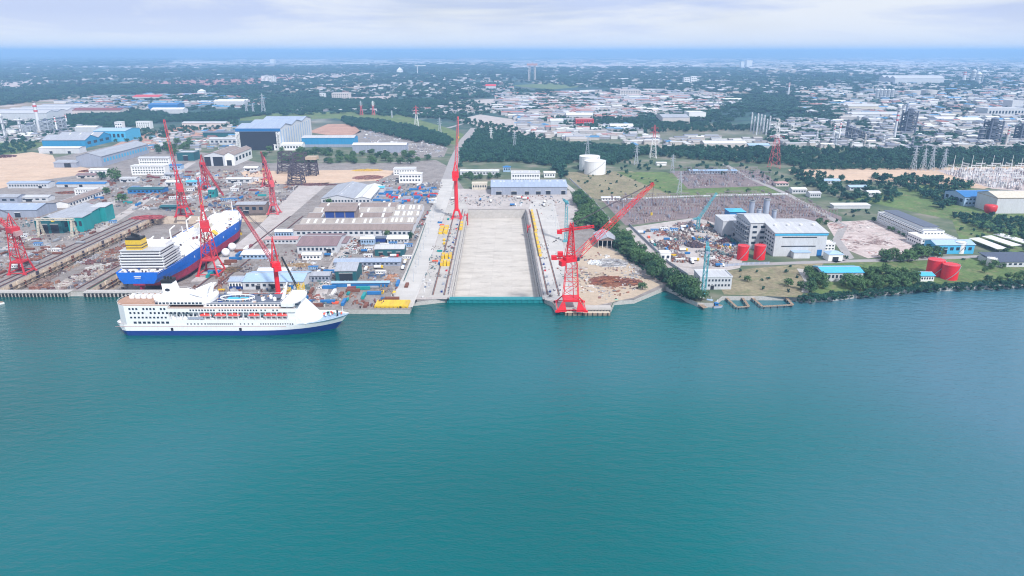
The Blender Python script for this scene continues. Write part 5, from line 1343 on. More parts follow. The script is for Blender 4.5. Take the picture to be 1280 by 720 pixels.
for k in range(26): box_piece('deck_fitting', random.choice(('ship_white', 'steel', 'dark_steel', 'cream', 'navy')), gc, random.uniform(1.5, 10.5), random.uniform(-16, 16), DZ + 0.6, random.uniform(.8, 2.2), random.uniform(.8, 2.6), random.uniform(.8, 2.4))
MB().box(228, 240, -10, 10, DZ + 1.2, DZ + 4.2).build('forecastle_house', 'ship_white', gc)
MB().bar((238, 0, DZ + 4), (238, 0, DZ + 17), 1.0, 0, .4).build('fore_mast', 'ship_white', gc)
rl = MB()
for s in (-1, 1):
    for i in range(20, 34):
        (x0, a), (x1, c) = stn[i], stn[i + 1]
        rl.bar((x0, s * a[-1][0], a[-1][1] + .9), (x1, s * c[-1][0], c[-1][1] + .9), 0.2)
rl.build('railing', 'ship_white', gc)
for k in range(2): MB().box(-0.25, -0.02, -3.2 + 0.6 * k, 3.2 - 0.6 * k, 17.6 - 1.4 * k, 18.3 - 1.4 * k).build('name_mark', 'white', gc)
for k in range(4): box_piece('hull_mark', 'white', gc, 70 + 38 * k, -22.1, 16, 1.0, 0.3, 2.0)
rd = MB().box(2, 8, -0.6, 0.6, 1.0, 10.5).build('rudder', 'hull_red', gc)
pr = MB().cyl(0, 0, 0, 1, 0.5, 8); pr.build('propeller_hub', 'tan', gc, (10, 0, 5))

# ================================================================ CRANES
def crane(label, px, py, m='crane_red', portal=(14, 12), top=40.0, tw=(9, 5), solid=False, house=(6, 8, 5), head=12.0, tip=None, jw=3.0, t=0.8, jib_m=None, z=LZ, foot_off=2.0, box_m=None, stays=True, rot=YR):
    """rail jib crane: portal legs, tower, slewing house, A-frame, lattice jib with stays"""
    p = W(px, py, z)
    o = tag(empty('portal_crane', p), label, 'crane')
    jib_m = jib_m or m
    t *= .72
    tipv = Vector(tip) - p
    az = math.atan2(tipv.y, tipv.x); ca, sa = math.cos(az), math.sin(az)
    pw, ph = portal
    for i, j in ((-1, -1), (1, -1), (1, 1), (-1, 1)):
        lg = MB().bar((i * pw / 2, j * pw / 2, 0.8), (i * tw[0] / 2, j * tw[0] / 2, ph), t * 2.0, 0, t * 1.8).build('portal_leg', m, o)
        MB().box(i * pw / 2 - 1.7, i * pw / 2 + 1.7, j * pw / 2 - 0.8, j * pw / 2 + 0.8, 0.0, 1.5).build('bogie', m, o)
    b = MB()
    for i in (-1, 1):
        b.bar((i * pw / 2, -pw / 2, 1.9), (i * pw / 2, pw / 2, 1.9), t * 1.4)
        b.bar((-pw / 2, i * pw / 2, 1.9), (pw / 2, i * pw / 2, 1.9), t * 1.2)
    b.build('sill_beam', m, o)
    MB().box(-tw[0] / 2 - t, tw[0] / 2 + t, -tw[0] / 2 - t, tw[0] / 2 + t, ph - 0.9, ph + 0.5).build('portal_deck', m, o)
    if solid:
        MB().cyl(0, 0, ph + .5, top, tw[0] / 2, 14, r2=tw[1] / 2).build('column', m, o)
    else:
        n = max(4, int((top - ph) / (tw[0] * 0.85)))
        MB().truss((0, 0, ph + .5), (0, 0, top), tw[0], tw[1], n, t, up=(0, 1, 0)).build('lattice_tower', m, o)
        MB().bar((tw[0] * .2, 0, ph), (0, 0, top), 0.5).build('ladder', m, o)
    def L3(f, s, h): return (f * ca - s * sa, f * sa + s * ca, h)
    hl, hw, hh = house
    hb = MB()
    pts = [L3(f, s, h) for h in (top, top + hh) for f, s in ((-hl, -hw / 2), (hl * .45, -hw / 2), (hl * .45, hw / 2), (-hl, hw / 2))]
    hb.add(pts, [(3, 2, 1, 0), (4, 5, 6, 7), (0, 1, 5, 4), (1, 2, 6, 5), (2, 3, 7, 6), (3, 0, 4, 7)])
    hs = hb.build('machine_house', m, o)
    c2 = MB(); c2.add([L3(f, s, h) for h in (top + .3, top + 3.2) for f, s in ((hl * .46, -hw / 2), (hl * .46 + 2.4, -hw / 2), (hl * .46 + 2.4, -hw / 2 + 2.4), (hl * .46, -hw / 2 + 2.4))], [(3, 2, 1, 0), (4, 5, 6, 7), (0, 1, 5, 4), (1, 2, 6, 5), (2, 3, 7, 6), (3, 0, 4, 7)])
    c2.build('cab', 'glass', o)
    cw = MB(); cw.add([L3(f, s, h) for h in (top - 2.5, top + 1.5) for f, s in ((-hl - 4, -hw * .4), (-hl - .05, -hw * .4), (-hl - .05, hw * .4), (-hl - 4, hw * .4))], [(3, 2, 1, 0), (4, 5, 6, 7), (0, 1, 5, 4), (1, 2, 6, 5), (2, 3, 7, 6), (3, 0, 4, 7)])
    cw.build('counterweight', box_m or m, o)
    apex = Vector(L3(-1.0, 0, top + hh + head))
    a = MB()
    for s in (-1, 1):
        a.bar(L3(hl * .3, s * hw * .35, top + hh), apex, t); a.bar(L3(-hl * .9, s * hw * .35, top + hh), apex, t * .9)
    for k in (0.35, 0.65):
        q0, q1 = Vector(L3(hl * .3, -hw * .35, top + hh)).lerp(apex, k), Vector(L3(hl * .3, hw * .35, top + hh)).lerp(apex, k); a.bar(q0, q1, t * .6)
        q0, q1 = Vector(L3(hl * .3, hw * .35, top + hh)).lerp(apex, k), Vector(L3(-hl * .9, hw * .35, top + hh)).lerp(apex, k); a.bar(q0, q1, t * .6)
    a.build('a_frame', m, o)
    foot = Vector(L3(foot_off, 0, top + hh * .5))
    ln = (tipv - foot).length
    MB().truss(foot, tipv, jw, jw * .45, max(6, int(ln / (jw * 1.1))), t * .72, ring=False).build('jib', jib_m, o)
    st = MB()
    if stays:
        for s in (-.6, .6): st.bar(apex + Vector(L3(0, s, 0)), tipv + Vector(L3(0, s, 0.3)), 0.28)
    drop = min(25.0, (tipv.z) * 0.45)
    st.bar(tipv, tipv - Vector((0, 0, drop)), 0.22)
    st.build('cable', 'dark_steel', o)
    hk = MB().cyl(tipv.x, tipv.y, tipv.z - drop - 2.2, tipv.z - drop, 0.9, 8).build('hook_block', 'yellow', o)
    return o
def topz(px, py, y): return ZT(y, W(px, py).y) - LZ
crane('tall solid red crane standing at the left side of the empty dry dock', 571, 273, 'bright_red', (11, 11), topz(571, 273, 222), (5.2, 4.2), True, (5, 8, 8), 13, RY(572.5, 146, 905), 3.6, 0.9, 'crane_pink', rot=0)
ob = crane('largest red lattice crane on the wharf with long raised jib', 713, 384, 'bright_red', (23, 8), 40, (12.5, 8.5), False, (7, 6, 4), 27, RY(817, 229, 566), 4.6, 0.6, box_m='bright_red')
for k, (dx, z_) in enumerate(((-14.5, 43), (-9.5, 46.2))): MB().box(dx - 2.2, dx + 2.2, -2, 2, z_ - 1.6, z_ + 1.6).build('ballast_box', 'bright_red', ob)
MB().truss((-15, 0, 43), (0, 0, 43), 2.4, 2.4, 6, .5).build('back_arm', 'bright_red', ob)
MB().truss((-10, 0, 65.5), (17, 0, 69), 1.8, 1.6, 10, .38).build('top_arm', 'bright_red', ob)
MB().box(-12.5, -8.5, -1.6, 1.6, 63, 66).build('ballast_box', 'bright_red', ob)
MB().truss((-1, 0, 44), (-1, 0, 72), 6.5, 2.2, 7, .6, up=(0, 1, 0)).build('mast', 'bright_red', ob)
for s in (-1, 1):
    MB().add([(s * 12.5, -11, 0.4), (s * 4, -11, 0.4), (s * 5.4, -9, 8.4), (s * 12.5, -11.8, 0.4), (s * 4, -11.8, 0.4), (s * 5.4, -9.8, 8.4)], [(0, 1, 2), (5, 4, 3), (0, 1, 4, 3), (1, 2, 5, 4), (2, 0, 3, 5)]).build('leg_gusset', 'bright_red', ob)
crane('red crane with solid column behind the bow of the cruise ship', 349, 375, 'bright_red', (9, 6), topz(349, 375, 333), (4.2, 3.6), True, (4, 7, 4), 22, RY(297, 259, 640), 3.0, .7, 'crane_pink')
crane('red lattice crane standing beside the blue gas carrier', 265, 342, 'crane_red', (19, 15), topz(265, 342, 284), (11, 6), False, (6, 8, 6), 16, RY(247, 222, 680), 3.2, .95)
crane('pink red crane with jib raised to the left behind the gas carrier', 230, 270, 'crane_red', (15, 12), topz(230, 270, 236), (9, 6), False, (6, 8, 7), 18, RY(205, 150, 930), 4.2, 1.0)
crane('maroon lattice crane at the left edge beside the empty slipway', 28, 341, 'crane_red', (15, 12), topz(28, 341, 290), (10, 6), False, (6, 8, 5), 13, RY(-26, 252, 640), 2.8, .9, 'crane_red', box_m='roof_pink')
crane('slim red crane with lowered jib behind the gas carrier bow', 258, 238, 'crane_red', (12, 10), topz(258, 238, 208), (7, 5), False, (5, 7, 6), 12, RY(279, 244, 960), 3.2, 1.0)
crane('pink crane left of the sprawling workshop', 343, 267, 'crane_pink', (13, 12), topz(343, 267, 230), (6, 4), False, (5, 6, 5), 14, RY(330, 200, 900), 3.0, .9)
crane('far pink crane among the black steel jackets', 334, 233, 'crane_pink', (13, 12), topz(334, 233, 206), (7, 5), False, (5, 6, 5), 8, RY(326, 190, 1040), 3.0, 1.0)

def mast_crane(label, px, py, ytop, m, tip, w=2.6, t=.5, name='tower_crane'):
    p = W(px, py); h = ZT(ytop, p.y) - LZ
    o = tag(empty(name, p), label, 'crane')
    MB().box(-3, 3, -3, 3, 0, 1.6).build('base', m, o)
    MB().truss((0, 0, 1.6), (0, 0, h), w, w, max(6, int(h / w / 1.2)), t, up=(0, 1, 0), ring=False).build('mast', m, o)
    MB().box(-1.8, 1.8, -1.6, 1.6, h, h + 2.6).build('cab', m, o)
    tv = Vector(tip) - p
    MB().truss((0, 0, h + 1), tv, w * .8, w * .5, max(5, int((tv - Vector((0, 0, h))).length / w)), t * .8, ring=False).build('jib', m, o)
    d = Vector((tv.x, tv.y, 0)); d = d.normalized() if d.length > .01 else Vector((1, 0, 0))
    MB().truss((0, 0, h + 1), -d * 9 + Vector((0, 0, h + 1)), w * .7, w * .6, 4, t * .8).build('counter_jib', m, o)
    q_ = -d * 9; MB().box(q_.x - 1.4, q_.x + 1.4, q_.y - 1.2, q_.y + 1.2, h - 1.2, h + .6).build('counterweight', 'grey_wall', o)
mast_crane('thin pale teal tower crane on the apron right of the dry dock', 707, 302, 254, 'crane_teal', RY(704, 249, 760))
mast_crane('teal crane in the scrap yard with raised lattice jib', 872, 288, 274, 'crane_teal', RY(896, 241, 800), 3)
mast_crane('teal loading crane at the water beside the pale building', 879, 368, 312, 'crane_teal', RY(884, 303, 600), 3)
# crawler crane with black boom
p = W(374, 373); o = tag(empty('crawler_crane', p), 'crawler crane with slim black boom behind the cruise ship mast', 'crane')
tv = RY(352, 321, 575) - p
for s in (-1, 1): MB().box(-4, 4, s * 2.6 - .6, s * 2.6 + .6, 0, 1.3).build('track', 'rubber', o)
MB().box(-3.5, 3.5, -2.2, 2.2, 1.31, 4.2).build('body', 'yellow', o)
MB().truss((2, 0, 3), tv, 1.3, .8, 20, .3, ring=False).build('boom', 'black', o)
MB().box(-1, 1.2, -2.6, -1.2, 4.21, 6).build('cab', 'glass', o)
# goliath gantry over the slab by the green workshop
A, B = W(52, 295), W(89, 297)
o = tag(empty('gantry_crane', A), 'cream gantry frame straddling the track before the green workshop', 'gantry')
w_ = B.x - A.x; gh = ZT(275, A.y) - LZ
for X in (0, w_):
    for s in (-1, 1): MB().truss((X, s * 5, 0), (X, s * 1.0, gh), 1.8, 1.2, 6, .45, up=(1, 0, 0), ring=False).build('leg', 'cream', o)
    MB().bar((X, -5, .8), (X, 5, .8), .9).build('sill', 'cream', o)
MB().truss((-3, 0, gh + .8), (w_ + 3, 0, gh + .8), 2.2, 2.2, 16, .5, ring=False).build('girder', 'cream', o)
MB().box(w_ * .4, w_ * .4 + 3, -1.4, 1.4, gh - 1.8, gh - .4).build('trolley', 'yellow', o)
# black steel jackets laid up in the yard
def jacket(label, px, py, ytop, wb, wt, m, cap=None):
    p = W(px, py); h = ZT(ytop, p.y) - LZ
    o = tag(empty('steel_jacket', p), label, 'jacket')
    for i, j in ((-1, -1), (1, -1), (1, 1), (-1, 1)): MB().bar((i * wb / 2, j * wb / 2, 0), (i * wt / 2, j * wt / 2, h), 1.5, 0, 1.1).build('leg', m, o)
    for k in range(4):
        k0, k1 = k / 4, (k + 1) / 4
        w0, w1 = wb + (wt - wb) * k0, wb + (wt - wb) * k1
        b = MB()
        for (i, j), (i2, j2) in (((-1, -1), (1, -1)), ((1, -1), (1, 1)), ((1, 1), (-1, 1)), ((-1, 1), (-1, -1))):
            b.bar((i * w0 / 2, j * w0 / 2, h * k0), (i2 * w1 / 2, j2 * w1 / 2, h * k1), .6); b.bar((i2 * w0 / 2, j2 * w0 / 2, h * k0), (i * w1 / 2, j * w1 / 2, h * k1), .6)
            b.bar((i * w1 / 2, j * w1 / 2, h * k1), (i2 * w1 / 2, j2 * w1 / 2, h * k1), 1.1)
        b.build('bracing', m, o)
    if cap: MB().box(-wt / 2 - 3, wt / 2 + 3, -wt / 2 - 3, wt / 2 + 3, h, h + 5).build('deck', cap, o)
jacket('largest black steel jacket at the front of the row', 371, 230, 207, 22, 16, 'dark_steel')
jacket('black steel jacket behind the largest one', 359, 216, 190, 26, 18, 'dark_steel')
jacket('black steel jacket right of the pink cranes', 377, 219, 191, 24, 18, 'dark_steel')
jacket('steel jacket with a tan deck on top', 392, 219, 199, 14, 12, 'dark_steel', 'tan')

# ================================================================ PYLONS
def pylon(label, px, py, ytop, m='galv', arms=3, group=None, m2=None):
    p = W(px, py); h = ZT(ytop, p.y) - LZ
    t = max(.4, p.y / 2600); bw = h * .20
    o = tag(empty('pylon', p), label, 'pylon', group)
    m2 = m2 or m
    MB().truss((0, 0, 0), (0, 0, h * .62), bw, bw * .36, 7, t, up=(0, 1, 0), ring=False).build('lower_body', m, o)
    MB().truss((0, 0, h * .62), (0, 0, h), bw * .36, bw * .08, 5, t * .9, up=(0, 1, 0), ring=False).build('upper_body', m2, o)
    for k in range(arms):
        zz = h * (.64 + .13 * k); ln = h * (.15 - .02 * k)
        for s in (-1, 1):
            b = MB().bar((0, 0, zz), (s * ln, 0, zz + .3), t * 1.1, 0, t * .5).bar((0, 0, zz + h * .05), (s * ln, 0, zz + .3), t * .7).bar((s * ln, 0, zz), (s * ln, 0, zz - h * .04), t * .5)
            b.build('cross_arm', m2 if k else m, o)
    return o
for lb, px, py, yt, m, m2 in (('red and white pylon at the belt of dark trees', 816, 197.5, 156, 'white', 'crane_pink'), ('grey pylon behind the white storage tanks', 734, 199, 169, 'galv', None),
        ('tall pink and white pylon right of the tree belt', 967, 210, 149, 'crane_pink', 'white'), ('pylon beside the fabrication hall', 330, 143, 117, 'galv', None),
        ('left pylon of the pair in the grass corridor', 452, 144, 126, 'crane_pink', 'galv'), ('right pylon of the pair in the grass corridor', 467, 144, 126, 'crane_pink', 'white'),
        ('pylon at the end of the grass corridor', 521, 160, 132, 'white', 'crane_pink'), ('thin pylon in the tree belt left of the dock road', 550, 167, 147, 'galv', None),
        ('white pylon standing in the wood right of the dock road', 614, 178, 159, 'white', None), ('grey pylon in the dark wood behind the dock', 643, 186, 165, 'galv', None),
        ('thin left pylon behind the long grey fabrication hall', 309, 143, 127, 'galv', None), ('thin right pylon behind the long grey fabrication hall', 317, 143, 129, 'galv', None),
        ('small pylon between the grass corridor and the estate', 490, 147, 138, 'galv', None), ('grey pylon at the edge of the wood left of the white tanks', 795, 206, 181, 'galv', None),
        ('thin pylon over the tank field', 840, 216, 193, 'galv', None), ('grey pylon at the upper end of the large switchyard', 849, 243, 214, 'galv', None)):
    pylon(lb, px, py, yt, m, 3, None, m2)
for k, px in enumerate((1141, 1153, 1163, 1178)):
    pylon(('leftmost', 'second', 'third', 'rightmost')[k] + ' of the lattice pylons clustered before the refinery tree belt', px, 213, 183 + 2 * (k % 2), 'galv', 3, 'pylons before the refinery')
for k, px in enumerate((1190, 1200, 1212, 1225, 1238, 1250, 1262, 1274)):
    p = W(px, 216 + (k % 3)); h = ZT(194 + 3 * (k % 2), p.y) - LZ
    o = tag(empty('mast', p), 'slim white lightning mast at the right hand switchyard', 'mast', 'lightning masts')
    MB().bar((0, 0, 0), (0, 0, h), .9, 0, .35).build('pole', 'white', o); MB().box(-1, 1, -1, 1, 0, .8).build('footing', 'dock_wall', o)
p = W(665, 101); h = ZT(77, p.y) - LZ
o = tag(empty('communication_tower', p), 'tall far tower with red platform near the horizon', 'tower')
for s in (-1, 1): MB().truss((s * 22, 0, 0), (s * 18, 0, h * .8), 12, 9, 8, 3.0, up=(0, 1, 0), ring=False).build('leg_frame', 'beige_wall', o)
MB().box(-38, 38, -14, 14, h * .8, h * .9).build('platform', 'roof_pink', o); MB().bar((0, 0, h * .9), (0, 0, h), 4, 0, 1.5).build('aerial', 'roof_pink', o)
p = W(522, 94); h = ZT(82, p.y) - LZ
o = tag(empty('far_crane', p), 'far white hammerhead crane near the horizon', 'crane')
MB().bar((0, 0, 0), (0, 0, h), 5).build('mast', 'white', o); MB().truss((-20, 0, h), (75, 0, h), 7, 5, 10, 2.2).build('jib', 'white', o)

# ================================================================ REFINERIES
def column(label, px, py, ytop, rpx, m, kind='column', group=None):
    p = W(px, py); h = ZT(ytop, p.y) - LZ; r = rpx * (p.y * cp + 66) / F
    if kind == 'column':
        o = tag(empty('process_vessel', p), label, 'process vessel', group)
        MB().cyl(0, 0, 0, h, r, 12, dome=r * .6).build('vessel', m, o)
        for k in range(4): MB().cyl(0, 0, h * (k + .8) / 4.2, h * (k + .8) / 4.2 + 1, r * 1.5, 12).build('platform', 'steel', o)
        MB().bar((r * 1.2, -r, 0), (r * 1.2, -r, h * .95), r * .35).build('riser_pipe', 'steel', o)
    elif kind == 'chimney':
        o = tag(empty('chimney', p), label, 'chimney', group)
        MB().cyl(0, 0, 0, h, r * 1.3, 12, r2=r * .8).build('shaft', m, o)
        for k in (.7, .86): MB().cyl(0, 0, h * k, h * (k + .05), r * 1.12, 12).build('band', 'crane_pink', o)
        MB().cyl(0, 0, h, h + 1.5, r * .95, 12).build('rim', 'dark_steel', o)
    else:
        o = tag(empty('process_tower', p), label, 'structure tower', group)
        MB().truss((0, 0, 0), (0, 0, h), r * 2, r * 2, 7, r * .22, up=(0, 1, 0)).build('steel_frame', m, o)
        for k in range(5): MB().box(-r * .9, r * .9, -r * .9, r * .9, h * (k + .6) / 5.2, h * (k + .6) / 5.2 + 1.5).build('floor', m, o)
        MB().cyl(0, 0, 0, h * 1.06, r * .6, 12, dome=r * .3).build('vessel', 'roof_dark' if m != 'white' else 'light_wall', o)
    return o
for lb, px, py, yt, r, m, k in (('tall pale chimney at the left refinery', 50.5, 166, 128, 2.0, 'light_wall', 'chimney'), ('leaning pale column at the left refinery', 8, 176, 143, 1.6, 'light_wall', 'column'),
        ('pale column between the tanks of the left refinery', 27, 168, 149, 1.6, 'light_wall', 'column'), ('thin column right of the left chimney', 46, 166, 151, 1.0, 'light_wall', 'column'),
        ('frame tower of the left refinery', 38, 168, 156, 5, 'galv', 'frame'), ('second frame tower of the left refinery', 60, 166, 150, 5, 'galv', 'frame'), ('thin flare stack of the left refinery', 72, 166, 146, 0.8, 'white', 'chimney'),
        ('third frame tower at the left refinery edge', 78, 164, 148, 4, 'galv', 'frame'), ('slender stack at the left refinery edge', 84, 156, 143, 0.9, 'white', 'chimney'),
        ('widest dark tower of the refinery at the right', 1133, 170, 138, 6, 'roof_dark', 'frame'), ('tall pale column beside the widest dark tower', 1119, 168, 132, 2.2, 'light_wall', 'column'), ('thin mast on the widest dark tower side', 1128, 168, 129, 1.4, 'roof_blue_grey', 'column'),
        ('dark tower block at the far right of the refinery', 1237, 180, 150, 7, 'roof_dark', 'frame'), ('dark column beside the far right tower block', 1224, 180, 160, 3, 'roof_dark', 'column'), ('low dark tower right of the far right tower block', 1276, 178, 156, 6, 'roof_dark', 'frame'),
        ('thin white chimney left in the refinery', 1048, 177, 152, 1.0, 'white', 'chimney'), ('second thin white chimney in the refinery', 1041, 176, 156, 0.9, 'white', 'chimney'), ('chimney right of the dark column row', 1117, 176, 140, 1.2, 'light_wall', 'chimney'),
        ('tall pale pink chimney behind the far right tanks', 1256, 186, 160, 1.0, 'beige_wall', 'chimney'), ('far pale chimney above the factories', 985, 120, 103, 1.0, 'light_wall', 'chimney'), ('far double chimney left', 1204, 103, 89, 1.8, 'light_wall', 'chimney'), ('far double chimney right', 1215, 103, 88, 2.4, 'light_wall', 'column'), ('far white silo right of the double chimney', 1222, 104, 92, 2.8, 'white', 'column')):
    column(lb, px, py, yt, r, m, k)
for k in range(7): column('dark process column in the slanted row at the refinery', 1057 + 4.2 * k, 176 + 0.35 * k, 156 + 1.6 * k if k else 150, 1.7, 'roof_dark', 'column', 'slanted row of dark columns')
for k in range(9): column('thin pale column in the cluster left of the refinery', 938 + 2.6 * k + (k % 3), 165 + (k * 7) % 5, 141 + (k * 5) % 9, 0.8, 'light_wall', 'column', 'thin column cluster')
for k in range(5): column('pale silo in the far row above the refinery', 1096 + 4.6 * k, 123, 112, 2.0, 'light_wall', 'column', 'far silos')
for k in range(14): column('small column among the refinery pipework', 1020 + 19.5 * k + (k * 37) % 11, 180 + (k * 5) % 8, 165 + (k * 13) % 12, 1.0 + (k % 3) * .5, ('light_wall', 'galv', 'roof_dark', 'beige_wall')[k % 4], 'column', 'small refinery columns')

# ================================================================ DOCK GATES, WHARF, JETTIES
def caisson(label, x0, x1, y0, y1, z0, z1, m, fenders, fm='rubber'):
    o = tag(empty('dock_gate', (x0, y0, 0)), label, 'dock gate')
    w, d = x1 - x0, y1 - y0
    MB().box(0, w, 0, d, z0, z1).build('body', m, o)
    MB().box(-.4, w + .4, -.5, d + .3, z1 + .01, z1 + .5).build('walkway', 'dock_wall' if m != 'gate_teal' else 'gate_teal', o)
    for k in range(fenders): box_piece('fender', fm, o, w * (k + .5) / fenders, -.5, (z1) * .45, w / fenders * .45, .9, z1 * .8)
    b = MB()
    for k in range(int(w / 4)):
        b.bar((4 * k, .2, z1 + .5), (4 * k, .2, z1 + 1.6), .16)
    b.bar((0, .2, z1 + 1.6), (w, .2, z1 + 1.6), .16)
    b.build('handrail', m, o)
    return o
caisson('teal dock gate closing the empty dry dock', -56, 28, YG - 2, YG + 4.5, -8, 2.6, 'gate_teal', 16, 'gate_teal')
caisson('grey gate with black fenders closing the empty slipway', -459.4, -391, YQ - 3, YQ + 4, -6, 3.8, 'dock_wall', 22)
caisson('grey gate with black fenders at the stern of the gas carrier', -378, -289, YQ - 3, YQ + 4, -8, 3.8, 'dock_wall', 26)
# fenders on the long quay west of the slipway
qf = tag(empty('quay_fender_beam', (-620, YQ - .6, 0)), 'dark fender beam along the quay at the left edge', 'fender')
MB().box(0, 158, -.7, .4, 1.0, 2.8).build('beam', 'rubber', qf)
for k in range(28): box_piece('fender', 'rubber', qf, 3 + 5.6 * k, -.9, 1.6, 1.8, .8, 3.2)
# timber wharf pontoon below the big crane
A, B = W(706, 390, 2), W(762, 389, 2)
pn = tag(empty('pontoon', (A.x, A.y - 3, 0)), 'weathered timber pontoon moored in front of the big red crane', 'pontoon')
MB().box(0, B.x - A.x, 0, 11, -.6, 1.7).build('float', 'timber', pn)
for k in range(12): box_piece('plank', 'cream' if k % 3 else 'timber', pn, (B.x - A.x) / 2, .5 + .9 * k, 1.8, B.x - A.x - .6, .82, .16)
for k in range(9): box_piece('pile', 'dark', pn, (B.x - A.x) * (k + .5) / 9, -.4, .8, .7, .7, 3.4)
ws = tag(empty('wharf_deck', (W(694, 385).x, W(694, 385).y, 0)), 'concrete crane wharf deck on dark piles', 'wharf')
L_ = W(764, 385).x - W(694, 385).x
MB().box(0, L_, -2.2, 6, 2.8, 4.35).build('slab', 'concrete', ws)
for k in range(18): box_piece('pile', 'dark', ws, L_ * (k + .5) / 18, -1.4, .6, .9, .9, 4.4)
for k, (x, y) in enumerate(((693, 379), (680, 377), (520, 378), (500, 386), (450, 386), (560, 375))):
    p = W(x, y); o = tag(empty('bollard', (p.x, p.y + 1.5, LZ)), 'black mooring bollard at the quay edge', 'bollard', 'mooring bollards')
    MB().cyl(0, 0, 0, 1.1, .5, 10, r2=.4).build('post', 'black', o); MB().cyl(0, 0, 1.1, 1.5, .75, 10).build('head', 'black', o)
def jetty(label, pts, w, m='timber', closed=False):
    P_ = [W(*p, 2.2) for p in pts]
    o = tag(empty('jetty', (P_[0].x, P_[0].y, 0)), label, 'jetty'); base = Vector((P_[0].x, P_[0].y, 0))
    seg = list(zip(P_[:-1], P_[1:])) + ([(P_[-1], P_[0])] if closed else [])
    for a, b in seg:
        a, b = a - base, b - base
        n = max(2, int((b - a).length / 3.0)); d = (b - a) / n; ang = math.atan2(d.y, d.x)
        for k in range(n):
            c = a + d * (k + .5); box_piece('plank', m, o, c.x, c.y, 2.2, d.length * .92, w, .35, ang)
        for k in range(0, n, 2):
            c = a + d * (k + .5); box_piece('pile', 'dark', o, c.x, c.y, .6, .6, .6, 3.6)
    return o
jetty('square jetty frame beside the pale waterfront building', [(905, 369), (921, 384), (936, 383), (926, 369)], 2.2)
jetty('dark jetty frame enclosing a small basin right of the waterfront building', [(936, 368), (953, 383), (991, 381), (980, 369)], 2.4)
jetty('timber pier with moored blue boats', [(872, 378), (882, 385)], 4)
jetty('broken timber quay beside the crane wharf', [(764, 385), (758, 378), (794, 375), (800, 371)], 3)
# floats and work boats
def boat(label, px, py, l, w, hull_m, top_m, rz=0.0, name='work_boat'):
    p = W(px, py, 0); o = tag(empty(name, (p.x, p.y, 0), rz), label, 'boat')
    pts = [(-l / 2, -w / 2), (l * .25, -w / 2), (l / 2, 0), (l * .25, w / 2), (-l / 2, w / 2)]
    MB().prism(pts, -.5, 1.5).build('hull', hull_m, o)
    MB().prism([(x * .96, y * .9) for x, y in pts], 1.51, 1.7).build('deck', 'timber', o)
    MB().box(-l * .35, 0, -w * .3, w * .3, 1.71, 4.0).build('cabin', top_m, o)
    MB().box(-l * .37, l * .02, -w * .35, w * .35, 4.01, 4.25).build('cabin_roof', top_m, o)
    box_piece('window', 'glass', o, -l * .17, -w * .31, 3.1, l * .25, .1, .8)
    MB().bar((-l * .1, 0, 4.2), (-l * .1, 0, 7), .25).build('mast', 'white', o)
boat('blue work boat at the end of the timber pier', 890, 381, 13, 5, 'blue', 'pale_blue', -.5)
boat('white and blue boat moored beside the blue work boat', 879, 378, 11, 4.4, 'navy', 'white', -.8)
boat('small grey boat beside the pale waterfront building', 897, 384, 9, 4, 'grey_wall', 'blue', .2)
boat('small dark launch at the broken timber quay', 772, 380, 8, 3.2, 'dark', 'pale_green', .3)
boat('small white boat cut by the left edge of the water', -2, 380, 10, 4, 'white', 'white', .1)
def barge(label, x0, x1, py, depth, m, deckm, name='barge'):
    A, B = W(x0, py, 2), W(x1, py, 2); w = B.x - A.x
    o = tag(empty(name, (A.x, A.y, 0)), label, 'barge')
    MB().box(0, w, 0, depth, -1, 3.2).build('hull', m, o); MB().box(.3, w - .3, .3, depth - .3, 3.21, 3.5).build('deck', deckm, o)
    for k in range(int(w / 3)): box_piece('fender', 'rubber', o, 1.5 + 3 * k, -.3, 1.6, 1, .5, 2)
    return o, w
o, w_ = barge('green decked barge lying behind the cruise ship', 268, 330, 385, 15, 'dark_green', 'pale_green')
for k in range(30): box_piece('deck_frame', random.choice(('pale_green', 'pale_green', 'yellow', 'dark_green', 'grey_wall')), o, random.uniform(1, w_ - 1), random.uniform(1, 14), 5, random.uniform(1, 5), random.uniform(.5, 2), random.uniform(1.5, 4.5))
o, w_ = barge('grey work barge with machinery behind the cruise ship bow', 334, 384, 386, 13, 'dark_steel', 'yard')
for k in range(34): box_piece('machinery', random.choice(('navy', 'dark_steel', 'blue', 'grey_wall', 'white', 'tan', 'rust')), o, random.uniform(1, w_ - 1), random.uniform(1, 12), 4.6, random.uniform(1, 4), random.uniform(1, 3), random.uniform(1.5, 4))
yp = tag(empty('loading_platform', W(468, 385)), 'bright yellow loading platform at the foot of the white road', 'platform')
w_ = W(510, 385).x - W(468, 385).x
MB().box(0, w_, 0, 15, .2, 1.8).build('deck', 'yellow', yp)
for k in range(8): box_piece('support', 'tan', yp, w_ * (k + .5) / 8, .3, 0.4, 1, .6, 1.2)
for k in range(7): box_piece('deck_panel', 'yellow', yp, w_ * (k + .5) / 7, 7.5, 1.9, w_ / 7 * .93, 14, .18)

